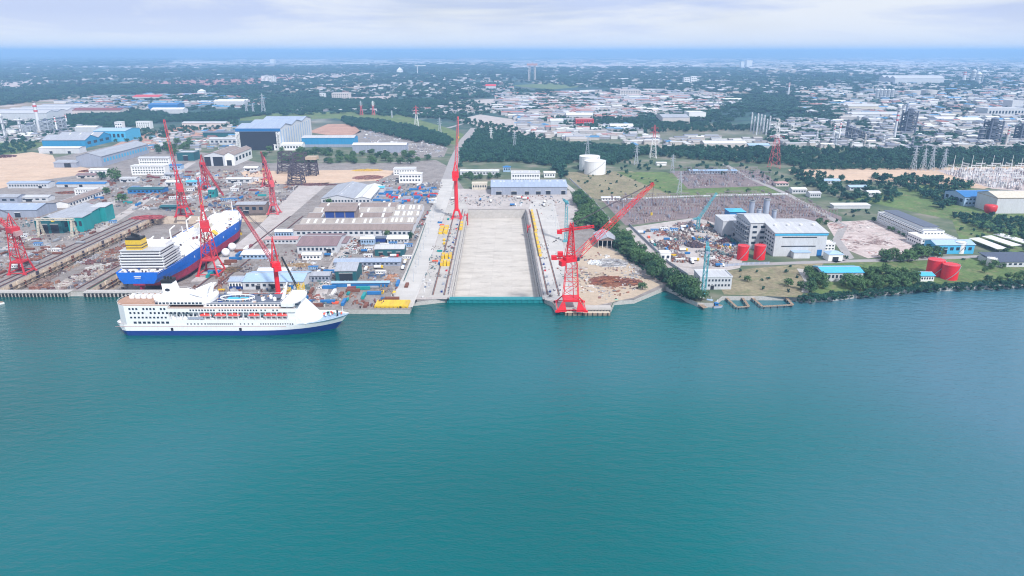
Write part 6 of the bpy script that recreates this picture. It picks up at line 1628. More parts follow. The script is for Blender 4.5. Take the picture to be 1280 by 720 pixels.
# ---- fittings round the dry dock
def dside(y, right, off):                      # x of the dock edge at distance y, moved off metres away from the basin
    t = (y - YG) / (900 - YG)
    return (26.4 + (18.3 - 26.4) * t + off) if right else (-54.2 + (-61.2 + 54.2) * t - off)
for right in (False, True):
    sd_ = 'right' if right else 'left'
    r = tag(empty('dock_railing', (0, 0, LZ)), 'grey post railing along the %s edge of the dry dock' % sd_, 'railing')
    ys = [YG + 8 + 4.2 * k for k in range(79)]
    for y in ys: box_piece('post', 'dark_steel', r, dside(y, right, 1.2), y, .9, .35, .35, 1.8)
    MB().bar((dside(ys[0], right, 1.2), ys[0], 1.7), (dside(ys[-1], right, 1.2), ys[-1], 1.7), .25).build('rail', 'steel', r)
    for nm, off in (('seaward', 4.5), ('outer', 14.5)):
        c = tag(empty('crane_rail', (0, 0, LZ + .13)), '%s crane rail on the %s dock apron' % (nm, sd_), 'rail')
        MB().bar((dside(YG + 6, right, off), YG + 6, .1), (dside(902, right, off), 902, .1), .55).build('rail', 'rust', c)
        MB().bar((dside(YG + 6, right, off + .9), YG + 6, .02), (dside(902, right, off + .9), 902, .02), .5).build('channel', 'dark_steel', c)
    for k in range(16):
        y = YG + 14 + 20.5 * k
        o = tag(empty('dock_service_post', (dside(y, right, 7.5), y, LZ)), 'small service cabinet along the %s apron of the dry dock' % sd_, 'cabinet', 'service cabinets on the %s dock apron' % sd_)
        MB().box(-.8, .8, -1.2, 1.2, 0, 1.9).build('body', ('navy', 'grey_wall', 'steel', 'red')[k % 4], o); MB().box(-.9, .9, -1.3, 1.3, 1.9, 2.05).build('top', 'steel', o)
    g = tag(empty('wall_gallery', (0, 0, 0)), 'stepped concrete gallery along the %s wall of the dry dock' % sd_, 'gallery')
    s = -1 if right else 1
    for k, (dz, wd) in enumerate(((1.0, 1.3), (-2.6, 2.4))):
        MB().add([(dside(YG + 8, right, .02), YG + 8, dz - 3.5), (dside(YG + 8, right, .02) + s * wd, YG + 8, dz - 3.5), (dside(899, right, .02) + s * wd, 899, dz - 3.5), (dside(899, right, .02), 899, dz - 3.5),
                  (dside(YG + 8, right, .02), YG + 8, dz), (dside(YG + 8, right, .02) + s * wd, YG + 8, dz), (dside(899, right, .02) + s * wd, 899, dz), (dside(899, right, .02), 899, dz)],
                 [(3, 2, 1, 0), (4, 5, 6, 7), (0, 1, 5, 4), (1, 2, 6, 5), (2, 3, 7, 6), (3, 0, 4, 7)]).build('step', 'dock_wall', g)
    for k in range(60):
        y = YG + 11 + 5.6 * k
        box_piece('buttress', 'dark_steel' if k % 2 else 'dock_wall', g, dside(y, right, .0) + s * .8, y, -.4 - 2, 1.5, 1.1, 6.2)
for lb, px, py, m in (('red access tower inside the far left corner of the dry dock', 583, 281, 'red'), ('red access tower against the far right wall of the dry dock', 661, 296, 'red')):
    p = W(px, py, -8); o = tag(empty('access_tower', p), lb, 'access tower')
    MB().truss((0, 0, 0), (0, 0, 15), 4, 4, 5, .5, up=(0, 1, 0)).build('frame', m, o)
    for k in range(4): MB().box(-2, 2, -2, 2, 3.5 * k + 1, 3.5 * k + 1.4).build('landing', m, o)
    b = MB()
    for k in range(4): b.bar((-1.5, 0, 3.5 * k), (1.5, 0, 3.5 * k + 3.5), .7)
    b.build('stair', m, o)
def block_frame(label, px, py, w, l, h, nx, ny):
    p = W(px, py); o = tag(empty('keel_block_stack', p, YR), label, 'keel blocks')
    for i in range(nx):
        for j in range(ny):
            cx, cy = w * ((i + .5) / nx - .5), l * (j + .5) / ny
            box_piece('block', 'yellow', o, cx, cy, h * .45, w / nx * .8, l / ny * .78, h * .9)
            box_piece('timber_cap', 'tan' if (i + j) % 3 == 0 else 'yellow', o, cx, cy, h * .95, w / nx * .66, l / ny * .6, h * .12)
    return o
block_frame('yellow keel block stack farthest along the left apron', 553.5, 293, 11, 34, 3.2, 2, 7)
block_frame('narrow yellow keel block row at the foot of the solid red crane', 576, 288, 4.2, 30, 4.2, 1, 6)
block_frame('rear yellow keel block stack near the mouth of the dock', 558, 324, 11, 12, 4.0, 3, 3)
block_frame('front yellow keel block stack near the mouth of the dock', 556, 333, 10, 13, 4.0, 3, 3)
block_frame('far long yellow keel block row on the right apron', 670, 290, 3.4, 108, 3.2, 1, 18)
block_frame('near long yellow keel block row on the right apron', 675.5, 321, 3.4, 98, 3.2, 1, 17)

# ================================================================ SWITCHYARDS
mat('switch_steel', (.33, .29, .29), .6, .2)
def gantry_proto(w, h, m):
    o = empty('switchyard_gantry', (0, 0, 0))
    for s in (-.5, .5): MB().bar((s * w, 0, 0), (s * w, 0, h * 1.12), .5, 0, .3).build('column', m, o)
    MB().truss((-w / 2, 0, h), (w / 2, 0, h), 1.1, 1.1, 6, .3, ring=False).build('beam', m, o)
    for k in range(3): MB().bar((w * (k - 1) * .3, 0, h - .5), (w * (k - 1) * .3, 0, h - 3.2), .4).build('insulator', 'maroon', o)
    for k in range(3): MB().cyl(w * (k - 1) * .3, 5, 0, 4.5, .45, 6).build('bushing', 'grey_wall', o)
    return o
def switchyard(poly, sp, w, h, m, label, group, most):
    pr = None; pts = scatter_world(poly, sp, .12)
    random.shuffle(pts)
    for x, y in pts[:most]:
        if pr is None: pr = o = gantry_proto(w, h, m)
        else: o = copy_tree(pr)
        o.location = (x, y, LZ); o.rotation_euler = (0, 0, YR + random.choice((0, 0, PI / 2)))
        tag(o, label, 'gantry', group)
switchyard([(758, 252), (980, 246), (1046, 272), (905, 279), (870, 270), (788, 280)], 17, 13, 11, 'switch_steel', 'steel gantry in the large brown switchyard', 'gantries of the large switchyard', 90)
switchyard([(842, 216), (948, 215), (970, 231), (862, 235)], 22, 15, 11, 'switch_steel', 'steel gantry in the upper switchyard', 'gantries of the upper switchyard', 30)
switchyard([(1175, 215), (1290, 213), (1290, 238), (1240, 234)], 24, 16, 15, 'white', 'pale gantry in the switchyard at the right edge', 'gantries of the right switchyard', 70)
def debris(name, label, polys, n, pal, size, h=(.3, 2.0), z=LZ, cat='debris', thin=.5, paint='paint', on=None, cell=15.0, bare=.3):
    """small pieces too many and too small to pick apart"""
    b = MB()
    for poly in polys:
        for x, y in scatter_n(poly, n, z):
            if on and not on(x, y): continue
            R_ = random.Random(int(x // cell) * 7919 + int(y // (cell * 1.3)) * 104729 + 5)      # stores are sorted: one kind to a bay, some bays bare
            if R_.random() < bare: continue
            kc, ka, ks = R_.choice(pal), R_.choice((YR, YR + PI / 2, YR, .5)), R_.uniform(.6, 1.3)
            c = kc if random.random() < .72 else random.choice(pal)
            v = random.uniform(.7, 1.15); c = tuple(min(.8, q_ * v) for q_ in c)
            l = random.uniform(*size) * ks; w = l * random.uniform(.12, .5) if random.random() < thin else random.uniform(*size) * .6
            b.rbox(x, y, z + .02, l, w, random.uniform(*h) * ks, ka if random.random() < .8 else random.uniform(0, 3.1), c=c, tilt=random.choice((0, 0, 0, random.uniform(-.15, .15))))
    return tag(b.build(name, paint), label, cat, kind='stuff')
MIX = [(.4, .4, .43), (.5, .48, .46), (.2, .19, .22), (.28, .2, .17), (.08, .13, .24), (.3, .12, .1), (.62, .62, .63), (.13, .2, .22), (.28, .25, .24), (.12, .1, .11), (.22, .2, .2), (.34, .33, .34), (.16, .14, .15)]
WARM = [(.24, .1, .07), (.32, .16, .11), (.18, .08, .08), (.4, .32, .26), (.12, .08, .08), (.5, .45, .42), (.28, .2, .2)]
GREYM = [(.5, .5, .52), (.3, .3, .33), (.65, .65, .66), (.2, .2, .22), (.42, .4, .38)]
off_basin = lambda x, y: not (-461 < x < -391 and y < 864 or -380 < x < -287 and y < 882 or D3[0][0] - 6 < x < 28 and y < 902)
debris('switchyard_equipment', 'dense small bushings and breakers across the large switchyard', [[(754, 251), (984, 245), (1050, 272), (905, 281), (870, 272), (784, 281)]], 2600, [(.3, .22, .2), (.36, .3, .29), (.22, .15, .14), (.42, .38, .37)], (.4, 1.6), (.5, 2.4), cat='equipment')
debris('switchyard_equipment', 'dense small equipment across the upper switchyard', [[(842, 215), (948, 214), (972, 231), (862, 235)]], 900, [(.3, .28, .31), (.46, .44, .44), (.26, .18, .18), (.14, .13, .15)], (.6, 2.0), (.6, 2.6), cat='equipment')
debris('switchyard_equipment', 'pale equipment across the switchyard at the right edge', [[(1172, 215), (1290, 212), (1290, 239), (1240, 235)]], 900, [(.6, .6, .63), (.75, .75, .75), (.4, .36, .36)], (.7, 3), (1.5, 7), cat='equipment')
debris('scrap', 'scrap metal strewn over the yard beside the power plant', [[(800, 290), (872, 276), (905, 286), (928, 312), (905, 334), (842, 330)]], 2200, MIX + WARM, (.6, 3.4), (.3, 2.6))
debris('yard_debris', 'odds and ends strewn over the ground left of the slipway', [[(-40, 360), (-40, 275), (140, 268), (150, 275), (-5, 352)]], 1500, MIX + WARM, (.6, 4), on=off_basin)
debris('slipway_debris', 'maroon and grey blocks and staging on the slipway floor', [[(5, 366), (140, 300), (170, 285), (185, 300), (140, 340), (90, 368)]], 1800, WARM + MIX[:4], (.6, 4.5), (.3, 2.4), z=-6, on=lambda x, y: -458 < x < -393.5 and YQ + 5 < y < 860)
debris('slipway_debris', 'shoring and staging on the floor beside the gas carrier', [[(90, 368), (240, 268), (300, 280), (215, 366)]], 900, WARM + MIX[:4], (.6, 3), (.3, 2.0), z=-8, on=lambda x, y: (-376.5 < x < -364 or -316 < x < -291) and YQ + 5 < y < 878)
debris('yard_debris', 'stacked parts and rubbish between the gas carrier dock and the road', [[(208, 364), (300, 300), (345, 262), (352, 268), (300, 318), (250, 352), (238, 366)]], 1400, MIX + WARM, (.5, 3.4), on=off_basin)
debris('yard_debris', 'loose stores among the sheds behind the cruise ship', [[(245, 384), (262, 352), (300, 330), (420, 300), (470, 300), (512, 305), (490, 384)]], 2600, MIX + WARM[:3], (.5, 3.2), (.3, 2.2))
debris('yard_debris', 'steel and stores laid out behind the gas carrier', [[(60, 270), (140, 225), (240, 212), (330, 214), (350, 232), (340, 262), (300, 268), (170, 262), (120, 280)]], 2600, MIX + WARM, (.8, 5), (.4, 2.6), on=off_basin)
debris('yard_debris', 'stacked stores left of the pale yard road behind the gas carrier bow', [[(298, 292), (318, 262), (345, 236), (374, 232), (322, 284), (300, 300)]], 900, MIX + WARM, (.8, 4), (.4, 2.6), on=off_basin)
debris('yard_debris', 'small fittings scattered on the left dock apron', [[(524, 372), (552, 262), (576, 262), (560, 371)]], 420, MIX, (.5, 2.2), (.3, 1.4))
debris('yard_debris', 'small fittings scattered on the right dock apron', [[(664, 262), (695, 258), (714, 372), (684, 374)]], 150, MIX, (.5, 2.0), (.3, 1.4))
debris('yard_debris', 'small fittings at the head of the dry dock', [[(560, 258), (562, 244), (712, 244), (718, 258)]], 380, MIX + WARM[:2], (.6, 2.8), (.3, 1.8))
debris('yard_debris', 'steel lengths and stores on the crane wharf', [[(722, 376), (714, 315), (735, 308), (790, 330), (815, 352), (770, 374)]], 600, WARM + GREYM, (.6, 3), (.3, 1.4))
debris('yard_debris', 'stores left of the white road behind the container lot', [[(470, 232), (555, 228), (520, 300), (516, 292), (540, 255)]], 500, MIX, (.8, 3.4), (.4, 2.2))
debris('slab_rubble', 'rubble and broken floor lines on the cleared slab', [[(1034, 279), (1090, 276), (1145, 300), (1145, 314), (1085, 321), (1060, 312)]], 800, [(.36, .2, .18), (.6, .55, .53), (.26, .18, .17), (.5, .44, .42)], (.8, 6), (.08, .4))
debris('yard_debris', 'cars and stores in the lot behind the long white roofed shed', [[(455, 162), (500, 166), (560, 186), (552, 197), (515, 197), (455, 176)]], 700, GREYS + MIX[:3], (1.5, 5), (.8, 2.4))

for k, (x_, lb) in enumerate(((-463, 'crane rail nearest the cream slipway wall'), (-471, 'second crane rail left of the slipway'), (-482, 'outer crane rail left of the slipway'), (-389.5, 'left crane rail on the pier between the two docks'), (-380, 'right crane rail on the pier between the two docks'), (-284, 'crane rail right of the gas carrier dock'), (-268, 'outer crane rail right of the gas carrier dock'))):
    c = tag(empty('crane_rail', (x_, YQ + 6, LZ + .1), YR * .3), lb, 'rail')
    MB().bar((0, 0, .15), (0, 285, .15), .6).build('rail', 'rust', c); MB().bar((1.1, 0, .02), (1.1, 285, .02), .7).build('channel', 'dark_steel', c)
for lb, x_, s_ in (('timber staging and shores along the cream slipway wall', -459.4, 1), ('dark buttress row on the pier wall beside the gas carrier', -377.5, 1)):
    o = tag(empty('wall_staging', (x_, YQ + 8, -6)), lb, 'staging')
    for k in range(30):
        box_piece('buttress', ('tan', 'dark_steel', 'dock_cream', 'rust')[k % 4], o, s_ * .7, 4 + 9.3 * k, 4.3 + (k * 7 % 3), 1.2, 1.0 + (k % 3), 9.2 - (k * 5 % 4))
    for z_ in (3.2, 6.4): MB().box(.02, 1.8, 0, 278, z_, z_ + .3).build('walkway', 'timber', o)
# ---- heaps
def heap(label, px, py, rx, ry, h, pal, n, bars=True, name='scrap_heap', cat='heap'):
    p = W(px, py); b = MB()
    for k in range(n):
        a, r = random.uniform(0, 6.28), math.sqrt(random.random())
        x, y = rx * r * math.cos(a), ry * r * math.sin(a); zz = h * (1 - r) * random.uniform(.3, 1)
        c = random.choice(pal); v = random.uniform(.6, 1.2); c = tuple(min(.8, q_ * v) for q_ in c)
        if bars:
            an = random.gauss(.25, .35); l = random.uniform(3, 9)
            b.bar((x - l / 2 * math.cos(an), y - l / 2 * math.sin(an), zz + .2), (x + l / 2 * math.cos(an), y + l / 2 * math.sin(an), zz + random.uniform(0, .7)), random.uniform(.25, .6), c=c)
        else:
            b.rbox(x, y, max(0, zz - .6), random.uniform(.8, 2.6), random.uniform(.6, 2), random.uniform(.6, 1.8), random.uniform(0, 3), c=c, tilt=random.uniform(-.4, .4))
    o = b.build(name, 'paint', None, p)
    return tag(o, label, cat, kind='stuff')
RUSTY = [(.27, .09, .05), (.2, .06, .05), (.34, .15, .08), (.12, .05, .04)]
heap('large heap of rusty steel bars on the crane wharf', 762, 352, 18, 15, 2.6, RUSTY, 420)
heap('smaller rusty heap right of the large rusty heap', 788, 353, 9, 9, 1.8, RUSTY, 150)
heap('grey steel sections laid out behind the rusty heap', 762, 329, 17, 14, 1.6, GREYM, 320)
heap('white wrapped bundles beside the grey steel sections', 743, 329, 7, 7, 2.6, [(.75, .77, .8), (.65, .68, .72)], 120, False)
heap('large dark scrap heap in the scrap yard', 868, 307, 10, 10, 6, [(.07, .06, .09), (.11, .08, .1), (.16, .1, .1)], 420, False)
heap('dark maroon scrap heap beside the red tanks', 905, 304, 9, 10, 6, [(.1, .05, .07), (.07, .06, .08), (.18, .08, .08)], 420, False)
heap('brown scrap heap at the front of the scrap yard', 852, 326, 11, 7, 3.5, RUSTY + MIX[:3], 300, False)
heap('grey scrap heap at the back of the scrap yard', 880, 288, 18, 12, 4, GREYM + MIX, 420, False)
heap('mound of mixed scrap in the middle of the scrap yard', 838, 305, 14, 11, 3.5, MIX + WARM, 380, False)
heap('brown dry brush heap beside the yard road', 287, 338, 9, 9, 3, [(.2, .13, .08), (.27, .18, .1), (.14, .1, .07)], 300)
heap('tan timber heap left of the car park', 372, 332, 12, 6, 1.8, [(.4, .28, .16), (.3, .2, .12)], 200)
heap('orange brown pipe stack near the white road', 489, 348, 5, 12, 2, [(.45, .2, .1), (.3, .14, .1), (.5, .3, .2)], 160)
heap('maroon steel stack on the sandy lot', 110, 214, 14, 10, 3, RUSTY, 160)
heap('rusty plate row left of the two storey office', 84, 241, 16, 8, 2.6, RUSTY, 200)
heap('red steel heap behind the stern of the gas carrier', 185, 272, 20, 12, 3, [(.4, .06, .08), (.3, .05, .07), (.5, .12, .12)], 260)
heap('maroon steel rows on the pale ground right of the jackets', 460, 222, 24, 20, 2.4, [(.3, .14, .11), (.22, .1, .1)], 260)
heap('yellow steel frames on the pale ground right of the jackets', 459, 213, 26, 10, 2.4, [(.7, .46, .05), (.6, .4, .1)], 240)
heap('long maroon steel rows in front of the jackets', 390, 231, 46, 8, 2.4, [(.2, .09, .09), (.14, .07, .08)], 300)
heap('black coal dark heap at the end of the sandy lot', 6, 196, 22, 16, 4, [(.1, .05, .07), (.15, .06, .07)], 220, False)

# ================================================================ THINGS STANDING ABOUT THE YARD
def container(m):
    o = empty('shipping_container', (0, 0, 0))
    MB().box(-6.1, 6.1, -1.22, 1.22, .15, 2.75).build('body', m, o)
    rb = MB()
    for k in range(16):
        x = -5.7 + .76 * k; rb.box(x - .13, x + .13, -1.27, -1.221, .3, 2.6); rb.box(x - .13, x + .13, 1.221, 1.27, .3, 2.6)
    r_ = rb.build('ribs', m, o); r_['kind'] = 'stuff'
    MB().box(6.101, 6.16, -1.1, -.05, .3, 2.6).build('door', m, o); MB().box(6.101, 6.16, .05, 1.1, .3, 2.6).build('door', m, o)
    return o
def car(m):
    o = empty('parked_car', (0, 0, 0))
    b = MB(); prof = [(-2.2, .45), (-2.2, .95), (-1.5, 1.02), (1.0, 1.0), (2.15, .85), (2.2, .45)]
    b.add([(x, -.85, z) for x, z in prof] + [(x, .85, z) for x, z in prof], [tuple(range(6))[::-1], tuple(range(6, 12))] + [(i, (i + 1) % 6, (i + 1) % 6 + 6, i + 6) for i in range(6)]); b.build('body', m, o)
    b = MB(); prof = [(-1.7, 1.0), (-1.3, 1.5), (.2, 1.52), (.9, 1.0)]
    b.add([(x, -.76, z) for x, z in prof] + [(x, .76, z) for x, z in prof], [(3, 2, 1, 0), (4, 5, 6, 7)] + [(i, (i + 1) % 4, (i + 1) % 4 + 4, i + 4) for i in range(4)]); b.build('windows', 'glass', o)
    MB().box(-1.25, .15, -.7, .7, 1.525, 1.58).build('roof', m, o)
    for x in (-1.35, 1.35):
        for y in (-.8, .8): MB().bar((x, y - .1, .33), (x, y + .1, .33), .66).build('wheel', 'rubber', o)
    return o
def truck(m):
    o = empty('lorry', (0, 0, 0))
    MB().box(2.4, 4.4, -1.2, 1.2, .7, 3.0).build('cab', m, o); MB().box(4.401, 4.45, -1.0, 1.0, 1.8, 2.7).build('windscreen', 'glass', o)
    MB().box(-4.4, 2.3, -1.25, 1.25, 1.0, 1.4).build('flatbed', 'dark_steel', o); MB().box(-4.3, 2.2, -1.2, 1.2, 1.41, 3.2).build('load', ('white' if m != 'white' else 'blue'), o)
    for x in (-3.4, -2.2, 3.3):
        for y in (-1.05, 1.05): MB().bar((x, y - .18, .5), (x, y + .18, .5), 1.0).build('wheel', 'rubber', o)
    return o
def cabin(m, rm):
    o = empty('site_cabin', (0, 0, 0))
    MB().box(-4.5, 4.5, -1.6, 1.6, .2, 2.9).build('wall', m, o); MB().box(-4.8, 4.8, -1.9, 1.9, 2.91, 3.15).build('roof', rm, o)
    for k in range(3): box_piece('window', 'glass', o, -3 + 2.4 * k, -1.63, 1.8, 1.2, .1, .9)
    box_piece('door', 'navy', o, 3.6, -1.63, 1.25, .95, .1, 2.0)
    return o
def plate_stack(m):
    o = empty('steel_stack', (0, 0, 0))
    for k in range(4): MB().box(-5 + .2 * k, 5 - .3 * (k % 2), -1.6, 1.6 - .1 * k, .3 + .42 * k, .3 + .42 * k + .36).build('plate', m, o)
    for k in range(3): MB().box(-4 + 3.8 * k, -3.6 + 3.8 * k, -1.7, 1.7, 0, .29).build('bearer', 'timber', o)
    return o
def bin_(m):
    o = empty('skip_bin', (0, 0, 0))
    b = MB(); b.add([(-2.4, -1, 0), (2.4, -1, 0), (2.4, 1, 0), (-2.4, 1, 0), (-3, -1.2, 1.7), (3, -1.2, 1.7), (3, 1.2, 1.7), (-3, 1.2, 1.7), (-2.8, -1, 1.7), (2.8, -1, 1.7), (2.8, 1, 1.7), (-2.8, 1, 1.7), (-2.3, -.85, .4), (2.3, -.85, .4), (2.3, .85, .4), (-2.3, .85, .4)],
          [(3, 2, 1, 0), (0, 1, 5, 4), (1, 2, 6, 5), (2, 3, 7, 6), (3, 0, 4, 7), (4, 5, 9, 8), (5, 6, 10, 9), (6, 7, 11, 10), (7, 4, 8, 11), (8, 9, 13, 12), (9, 10, 14, 13), (10, 11, 15, 14), (11, 8, 12, 15), (12, 13, 14, 15)]); b.build('tub', m, o)
    MB().bar((-2.9, -1.25, 1.3), (2.9, -1.25, 1.3), .15).build('rib', m, o)
    return o
TAKEN = []
PROTO = {}
def free(x, y): return off_basin(x, y) and not any(a < x < b and c < y < d for a, b, c, d in BOXES)
def put(kind, key, maker, args, poly, n, label, group, cat, rots=(YR, YR + PI / 2), mind=7, z=LZ, sc=1.0):
    pr = PROTO.get((kind, key))
    got = 0
    for x, y in scatter_n(poly, n * 4, z, mind, TAKEN):
        if got >= n: break
        if z == LZ and not free(x, y): continue
        if pr is None:
            pr = o = maker(*args); PROTO[(kind, key)] = pr
        else: o = copy_tree(pr)
        o.location = (x, y, z + .15); o.rotation_euler = (0, 0, random.choice(rots)); o.scale = (sc, sc, sc)
        tag(o, label, cat, group); got += 1
LOT = [(466, 237), (545, 234), (540, 254), (462, 255)]
Z_FRONT = [(248, 384), (262, 356), (285, 366), (385, 364), (415, 330), (418, 362), (510, 352), (506, 372), (462, 384)]
Z_MID = [(385, 332), (440, 296), (512, 302), (508, 336), (440, 350), (400, 345)]
Z_STRIP = [(212, 362), (296, 306), (345, 264), (352, 270), (300, 322), (250, 355)]
Z_LEFT = [(-20, 350), (-20, 285), (140, 272), (146, 282), (20, 344)]
Z_BACK = [(90, 262), (140, 228), (240, 214), (325, 216), (345, 232), (335, 258), (300, 264), (235, 262), (160, 262)]
Z_SCRAP = [(800, 292), (870, 278), (900, 288), (925, 312), (905, 334), (842, 328)]
Z_HEAD = [(562, 258), (566, 246), (705, 246), (712, 258)]
Z_APL = [(530, 366), (551, 268), (562, 266), (548, 366)]
for m, nm, n in (('blue', 'blue', 34), ('grey_wall', 'grey', 14), ('red', 'red', 14), ('white', 'white', 10), ('pale_blue', 'pale blue', 12)):
    put('c', m, container, (m,), LOT, n, '%s shipping container in the crowded lot beside the white road' % nm, '%s containers in the lot' % nm, 'container', mind=6.2)
for m, nm, n in (('blue', 'blue', 7), ('rust', 'rust brown', 6), ('white', 'white', 5), ('teal', 'teal', 3)):
    put('c', m, container, (m,), Z_FRONT, n, '%s shipping container among the sheds behind the cruise ship' % nm, '%s containers behind the cruise ship' % nm, 'container', mind=8)
    put('c', m, container, (m,), Z_BACK, n, '%s shipping container in the stores yard behind the gas carrier' % nm, '%s containers behind the gas carrier' % nm, 'container', mind=9)
    put('c', m, container, (m,), Z_STRIP, 3, '%s shipping container beside the gas carrier dock' % nm, '%s containers beside the gas carrier' % nm, 'container', mind=8)
CARPARK = [(431, 301), (452, 298), (448, 320), (424, 320)]
for m, nm, n in (('white', 'white', 16), ('dark', 'dark', 8), ('steel', 'silver', 10), ('red', 'red', 4)):
    put('car', m, car, (m,), CARPARK, n, '%s car in the small car park beside the maroon roofed shed' % nm, '%s cars in the small car park' % nm, 'car', mind=3.4, sc=1.1)
    put('car', m, car, (m,), [(470, 226), (494, 222), (530, 232), (545, 222), (548, 230), (470, 234)], n, '%s car parked near the villa style office' % nm, '%s cars near the villa office' % nm, 'car', mind=4, sc=1.1)
    put('car', m, car, (m,), [(398, 362), (420, 326), (430, 322), (404, 362)], max(2, n // 3), '%s car parked along the lane beside the quay shed' % nm, '%s cars along the lane' % nm, 'car', mind=4, sc=1.1)
    put('car', m, car, (m,), [(513, 300), (531, 262), (536, 262), (519, 300)], max(2, n // 3), '%s car parked along the white road' % nm, '%s cars along the white road' % nm, 'car', mind=4, sc=1.1)
for m, nm, n in (('white', 'white', 5), ('blue', 'blue', 4), ('yellow', 'yellow', 3), ('red', 'red', 2)):
    put('t', m, truck, (m,), Z_MID, n, '%s lorry among the sheds in the middle yard' % nm, '%s lorries in the middle yard' % nm, 'lorry', mind=8)
    put('t', m, truck, (m,), Z_SCRAP, n, '%s lorry in the scrap yard' % nm, '%s lorries in the scrap yard' % nm, 'lorry', mind=8)
    put('t', m, truck, (m,), Z_HEAD, 2, '%s lorry at the head of the dry dock' % nm, '%s lorries at the dock head' % nm, 'lorry', mind=8)
for m, r_, nm, n in (('white', 'roof_white', 'white', 8), ('pale_blue', 'blue', 'blue roofed', 6), ('cream', 'roof_brown', 'cream', 4)):
    put('k', m, cabin, (m, r_), Z_MID, n, '%s site cabin in the middle yard' % nm, '%s cabins in the middle yard' % nm, 'cabin', mind=9, rots=(YR,))
    put('k', m, cabin, (m, r_), Z_BACK, n, '%s site cabin behind the gas carrier' % nm, '%s cabins behind the gas carrier' % nm, 'cabin', mind=9, rots=(YR,), sc=1.3)
    put('k', m, cabin, (m, r_), Z_LEFT, 3, '%s site cabin left of the slipway' % nm, '%s cabins left of the slipway' % nm, 'cabin', mind=9, rots=(YR,))
    put('k', m, cabin, (m, r_), Z_SCRAP, 2, '%s site cabin in the scrap yard' % nm, '%s cabins in the scrap yard' % nm, 'cabin', mind=9, rots=(YR,))
for m, nm, n in (('rust', 'rusty', 14), ('steel', 'grey', 10), ('maroon', 'maroon', 9)):
    put('s', m, plate_stack, (m,), Z_BACK, n, '%s steel plate stack behind the gas carrier' % nm, '%s plate stacks behind the gas carrier' % nm, 'steel stack', mind=9, sc=1.2)
    put('s', m, plate_stack, (m,), Z_LEFT, n, '%s steel plate stack left of the slipway' % nm, '%s plate stacks left of the slipway' % nm, 'steel stack', mind=8)
    put('s', m, plate_stack, (m,), Z_FRONT, n // 2, '%s steel plate stack behind the cruise ship' % nm, '%s plate stacks behind the cruise ship' % nm, 'steel stack', mind=8)
    put('s', m, plate_stack, (m,), Z_STRIP, n // 2, '%s steel plate stack beside the gas carrier dock' % nm, '%s plate stacks beside the gas carrier' % nm, 'steel stack', mind=8)
for m, nm, n in (('blue', 'blue', 6), ('yellow', 'yellow', 5), ('teal', 'teal', 4), ('orange', 'orange', 3)):
    put('b', m, bin_, (m,), Z_FRONT, n, '%s skip bin behind the cruise ship' % nm, '%s skips behind the cruise ship' % nm, 'skip', mind=6)
    put('b', m, bin_, (m,), Z_APL, 2, '%s skip bin on the left dock apron' % nm, '%s skips on the left dock apron' % nm, 'skip', mind=6)
    put('b', m, bin_, (m,), Z_SCRAP, n, '%s skip bin in the scrap yard' % nm, '%s skips in the scrap yard' % nm, 'skip', mind=6)
for k, (px, py) in enumerate(((283, 321), (291, 314))):
    p = W(px, py); o = tag(empty('gas_sphere', p), ('front', 'rear')[k] + ' white ball tank beside the red crane and the yard road', 'ball tank')
    b = MB(); R_ = 4.2; n_ = 16
    rows_ = [(R_ * math.sin(PI * j / 10), R_ + .8 - R_ * math.cos(PI * j / 10)) for j in range(11)]
    b.add([(r * math.cos(2 * PI * i / n_), r * math.sin(2 * PI * i / n_), z) for r, z in rows_ for i in range(n_)], [(j * n_ + i, j * n_ + (i + 1) % n_, (j + 1) * n_ + (i + 1) % n_, (j + 1) * n_ + i) for j in range(10) for i in range(n_)])
    b.build('ball', 'white', o, smooth=True)
    for i in range(5): box_piece('leg', 'steel', o, 3 * math.cos(i * 1.257), 3 * math.sin(i * 1.257), 1.4, .4, .4, 2.8)
for k, (px, py) in enumerate(((360, 372), (378, 378))):
    p = W(px, py); o = tag(empty('scaffold_tower', p), ('low', 'tall')[k] + ' yellow scaffold tower on the quay behind the cruise ship', 'scaffold')
    MB().truss((0, 0, 0), (0, 0, 9 + 8 * k), 4.6, 4.6, 5 + 2 * k, .5, up=(0, 1, 0)).build('frame', 'yellow', o)
    for i in range(3 + k): MB().box(-2.2, 2.2, -2.2, 2.2, 2.6 * i + 2, 2.6 * i + 2.3).build('platform', 'tan', o)
# lamp posts on the aprons and along the roads
lp = None
for k, (px, py) in enumerate([(545 - 3.1 * i, 262 + 10 * i) for i in range(10)] + [(690 + 2.2 * i, 262 + 11 * i) for i in range(9)]):
    p = W(px, py); lb = 'grey lamp post beside the white road' if k < 10 else 'grey lamp post on the right dock apron'
    if lp is None:
        lp = o = empty('lamp_post', p)
        MB().bar((0, 0, 0), (0, 0, 14), .34, 0, .2).build('pole', 'galv', o); MB().bar((0, 0, 14), (2.4, 0, 14.6), .2).build('arm', 'galv', o); MB().box(2.2, 3.4, -.3, .3, 14.4, 14.75).build('lamp_head', 'steel', o)
    else: o = copy_tree(lp); o.location = p
    tag(o, lb, 'lamp post', 'lamp posts by the white road' if k < 10 else 'lamp posts on the right apron')
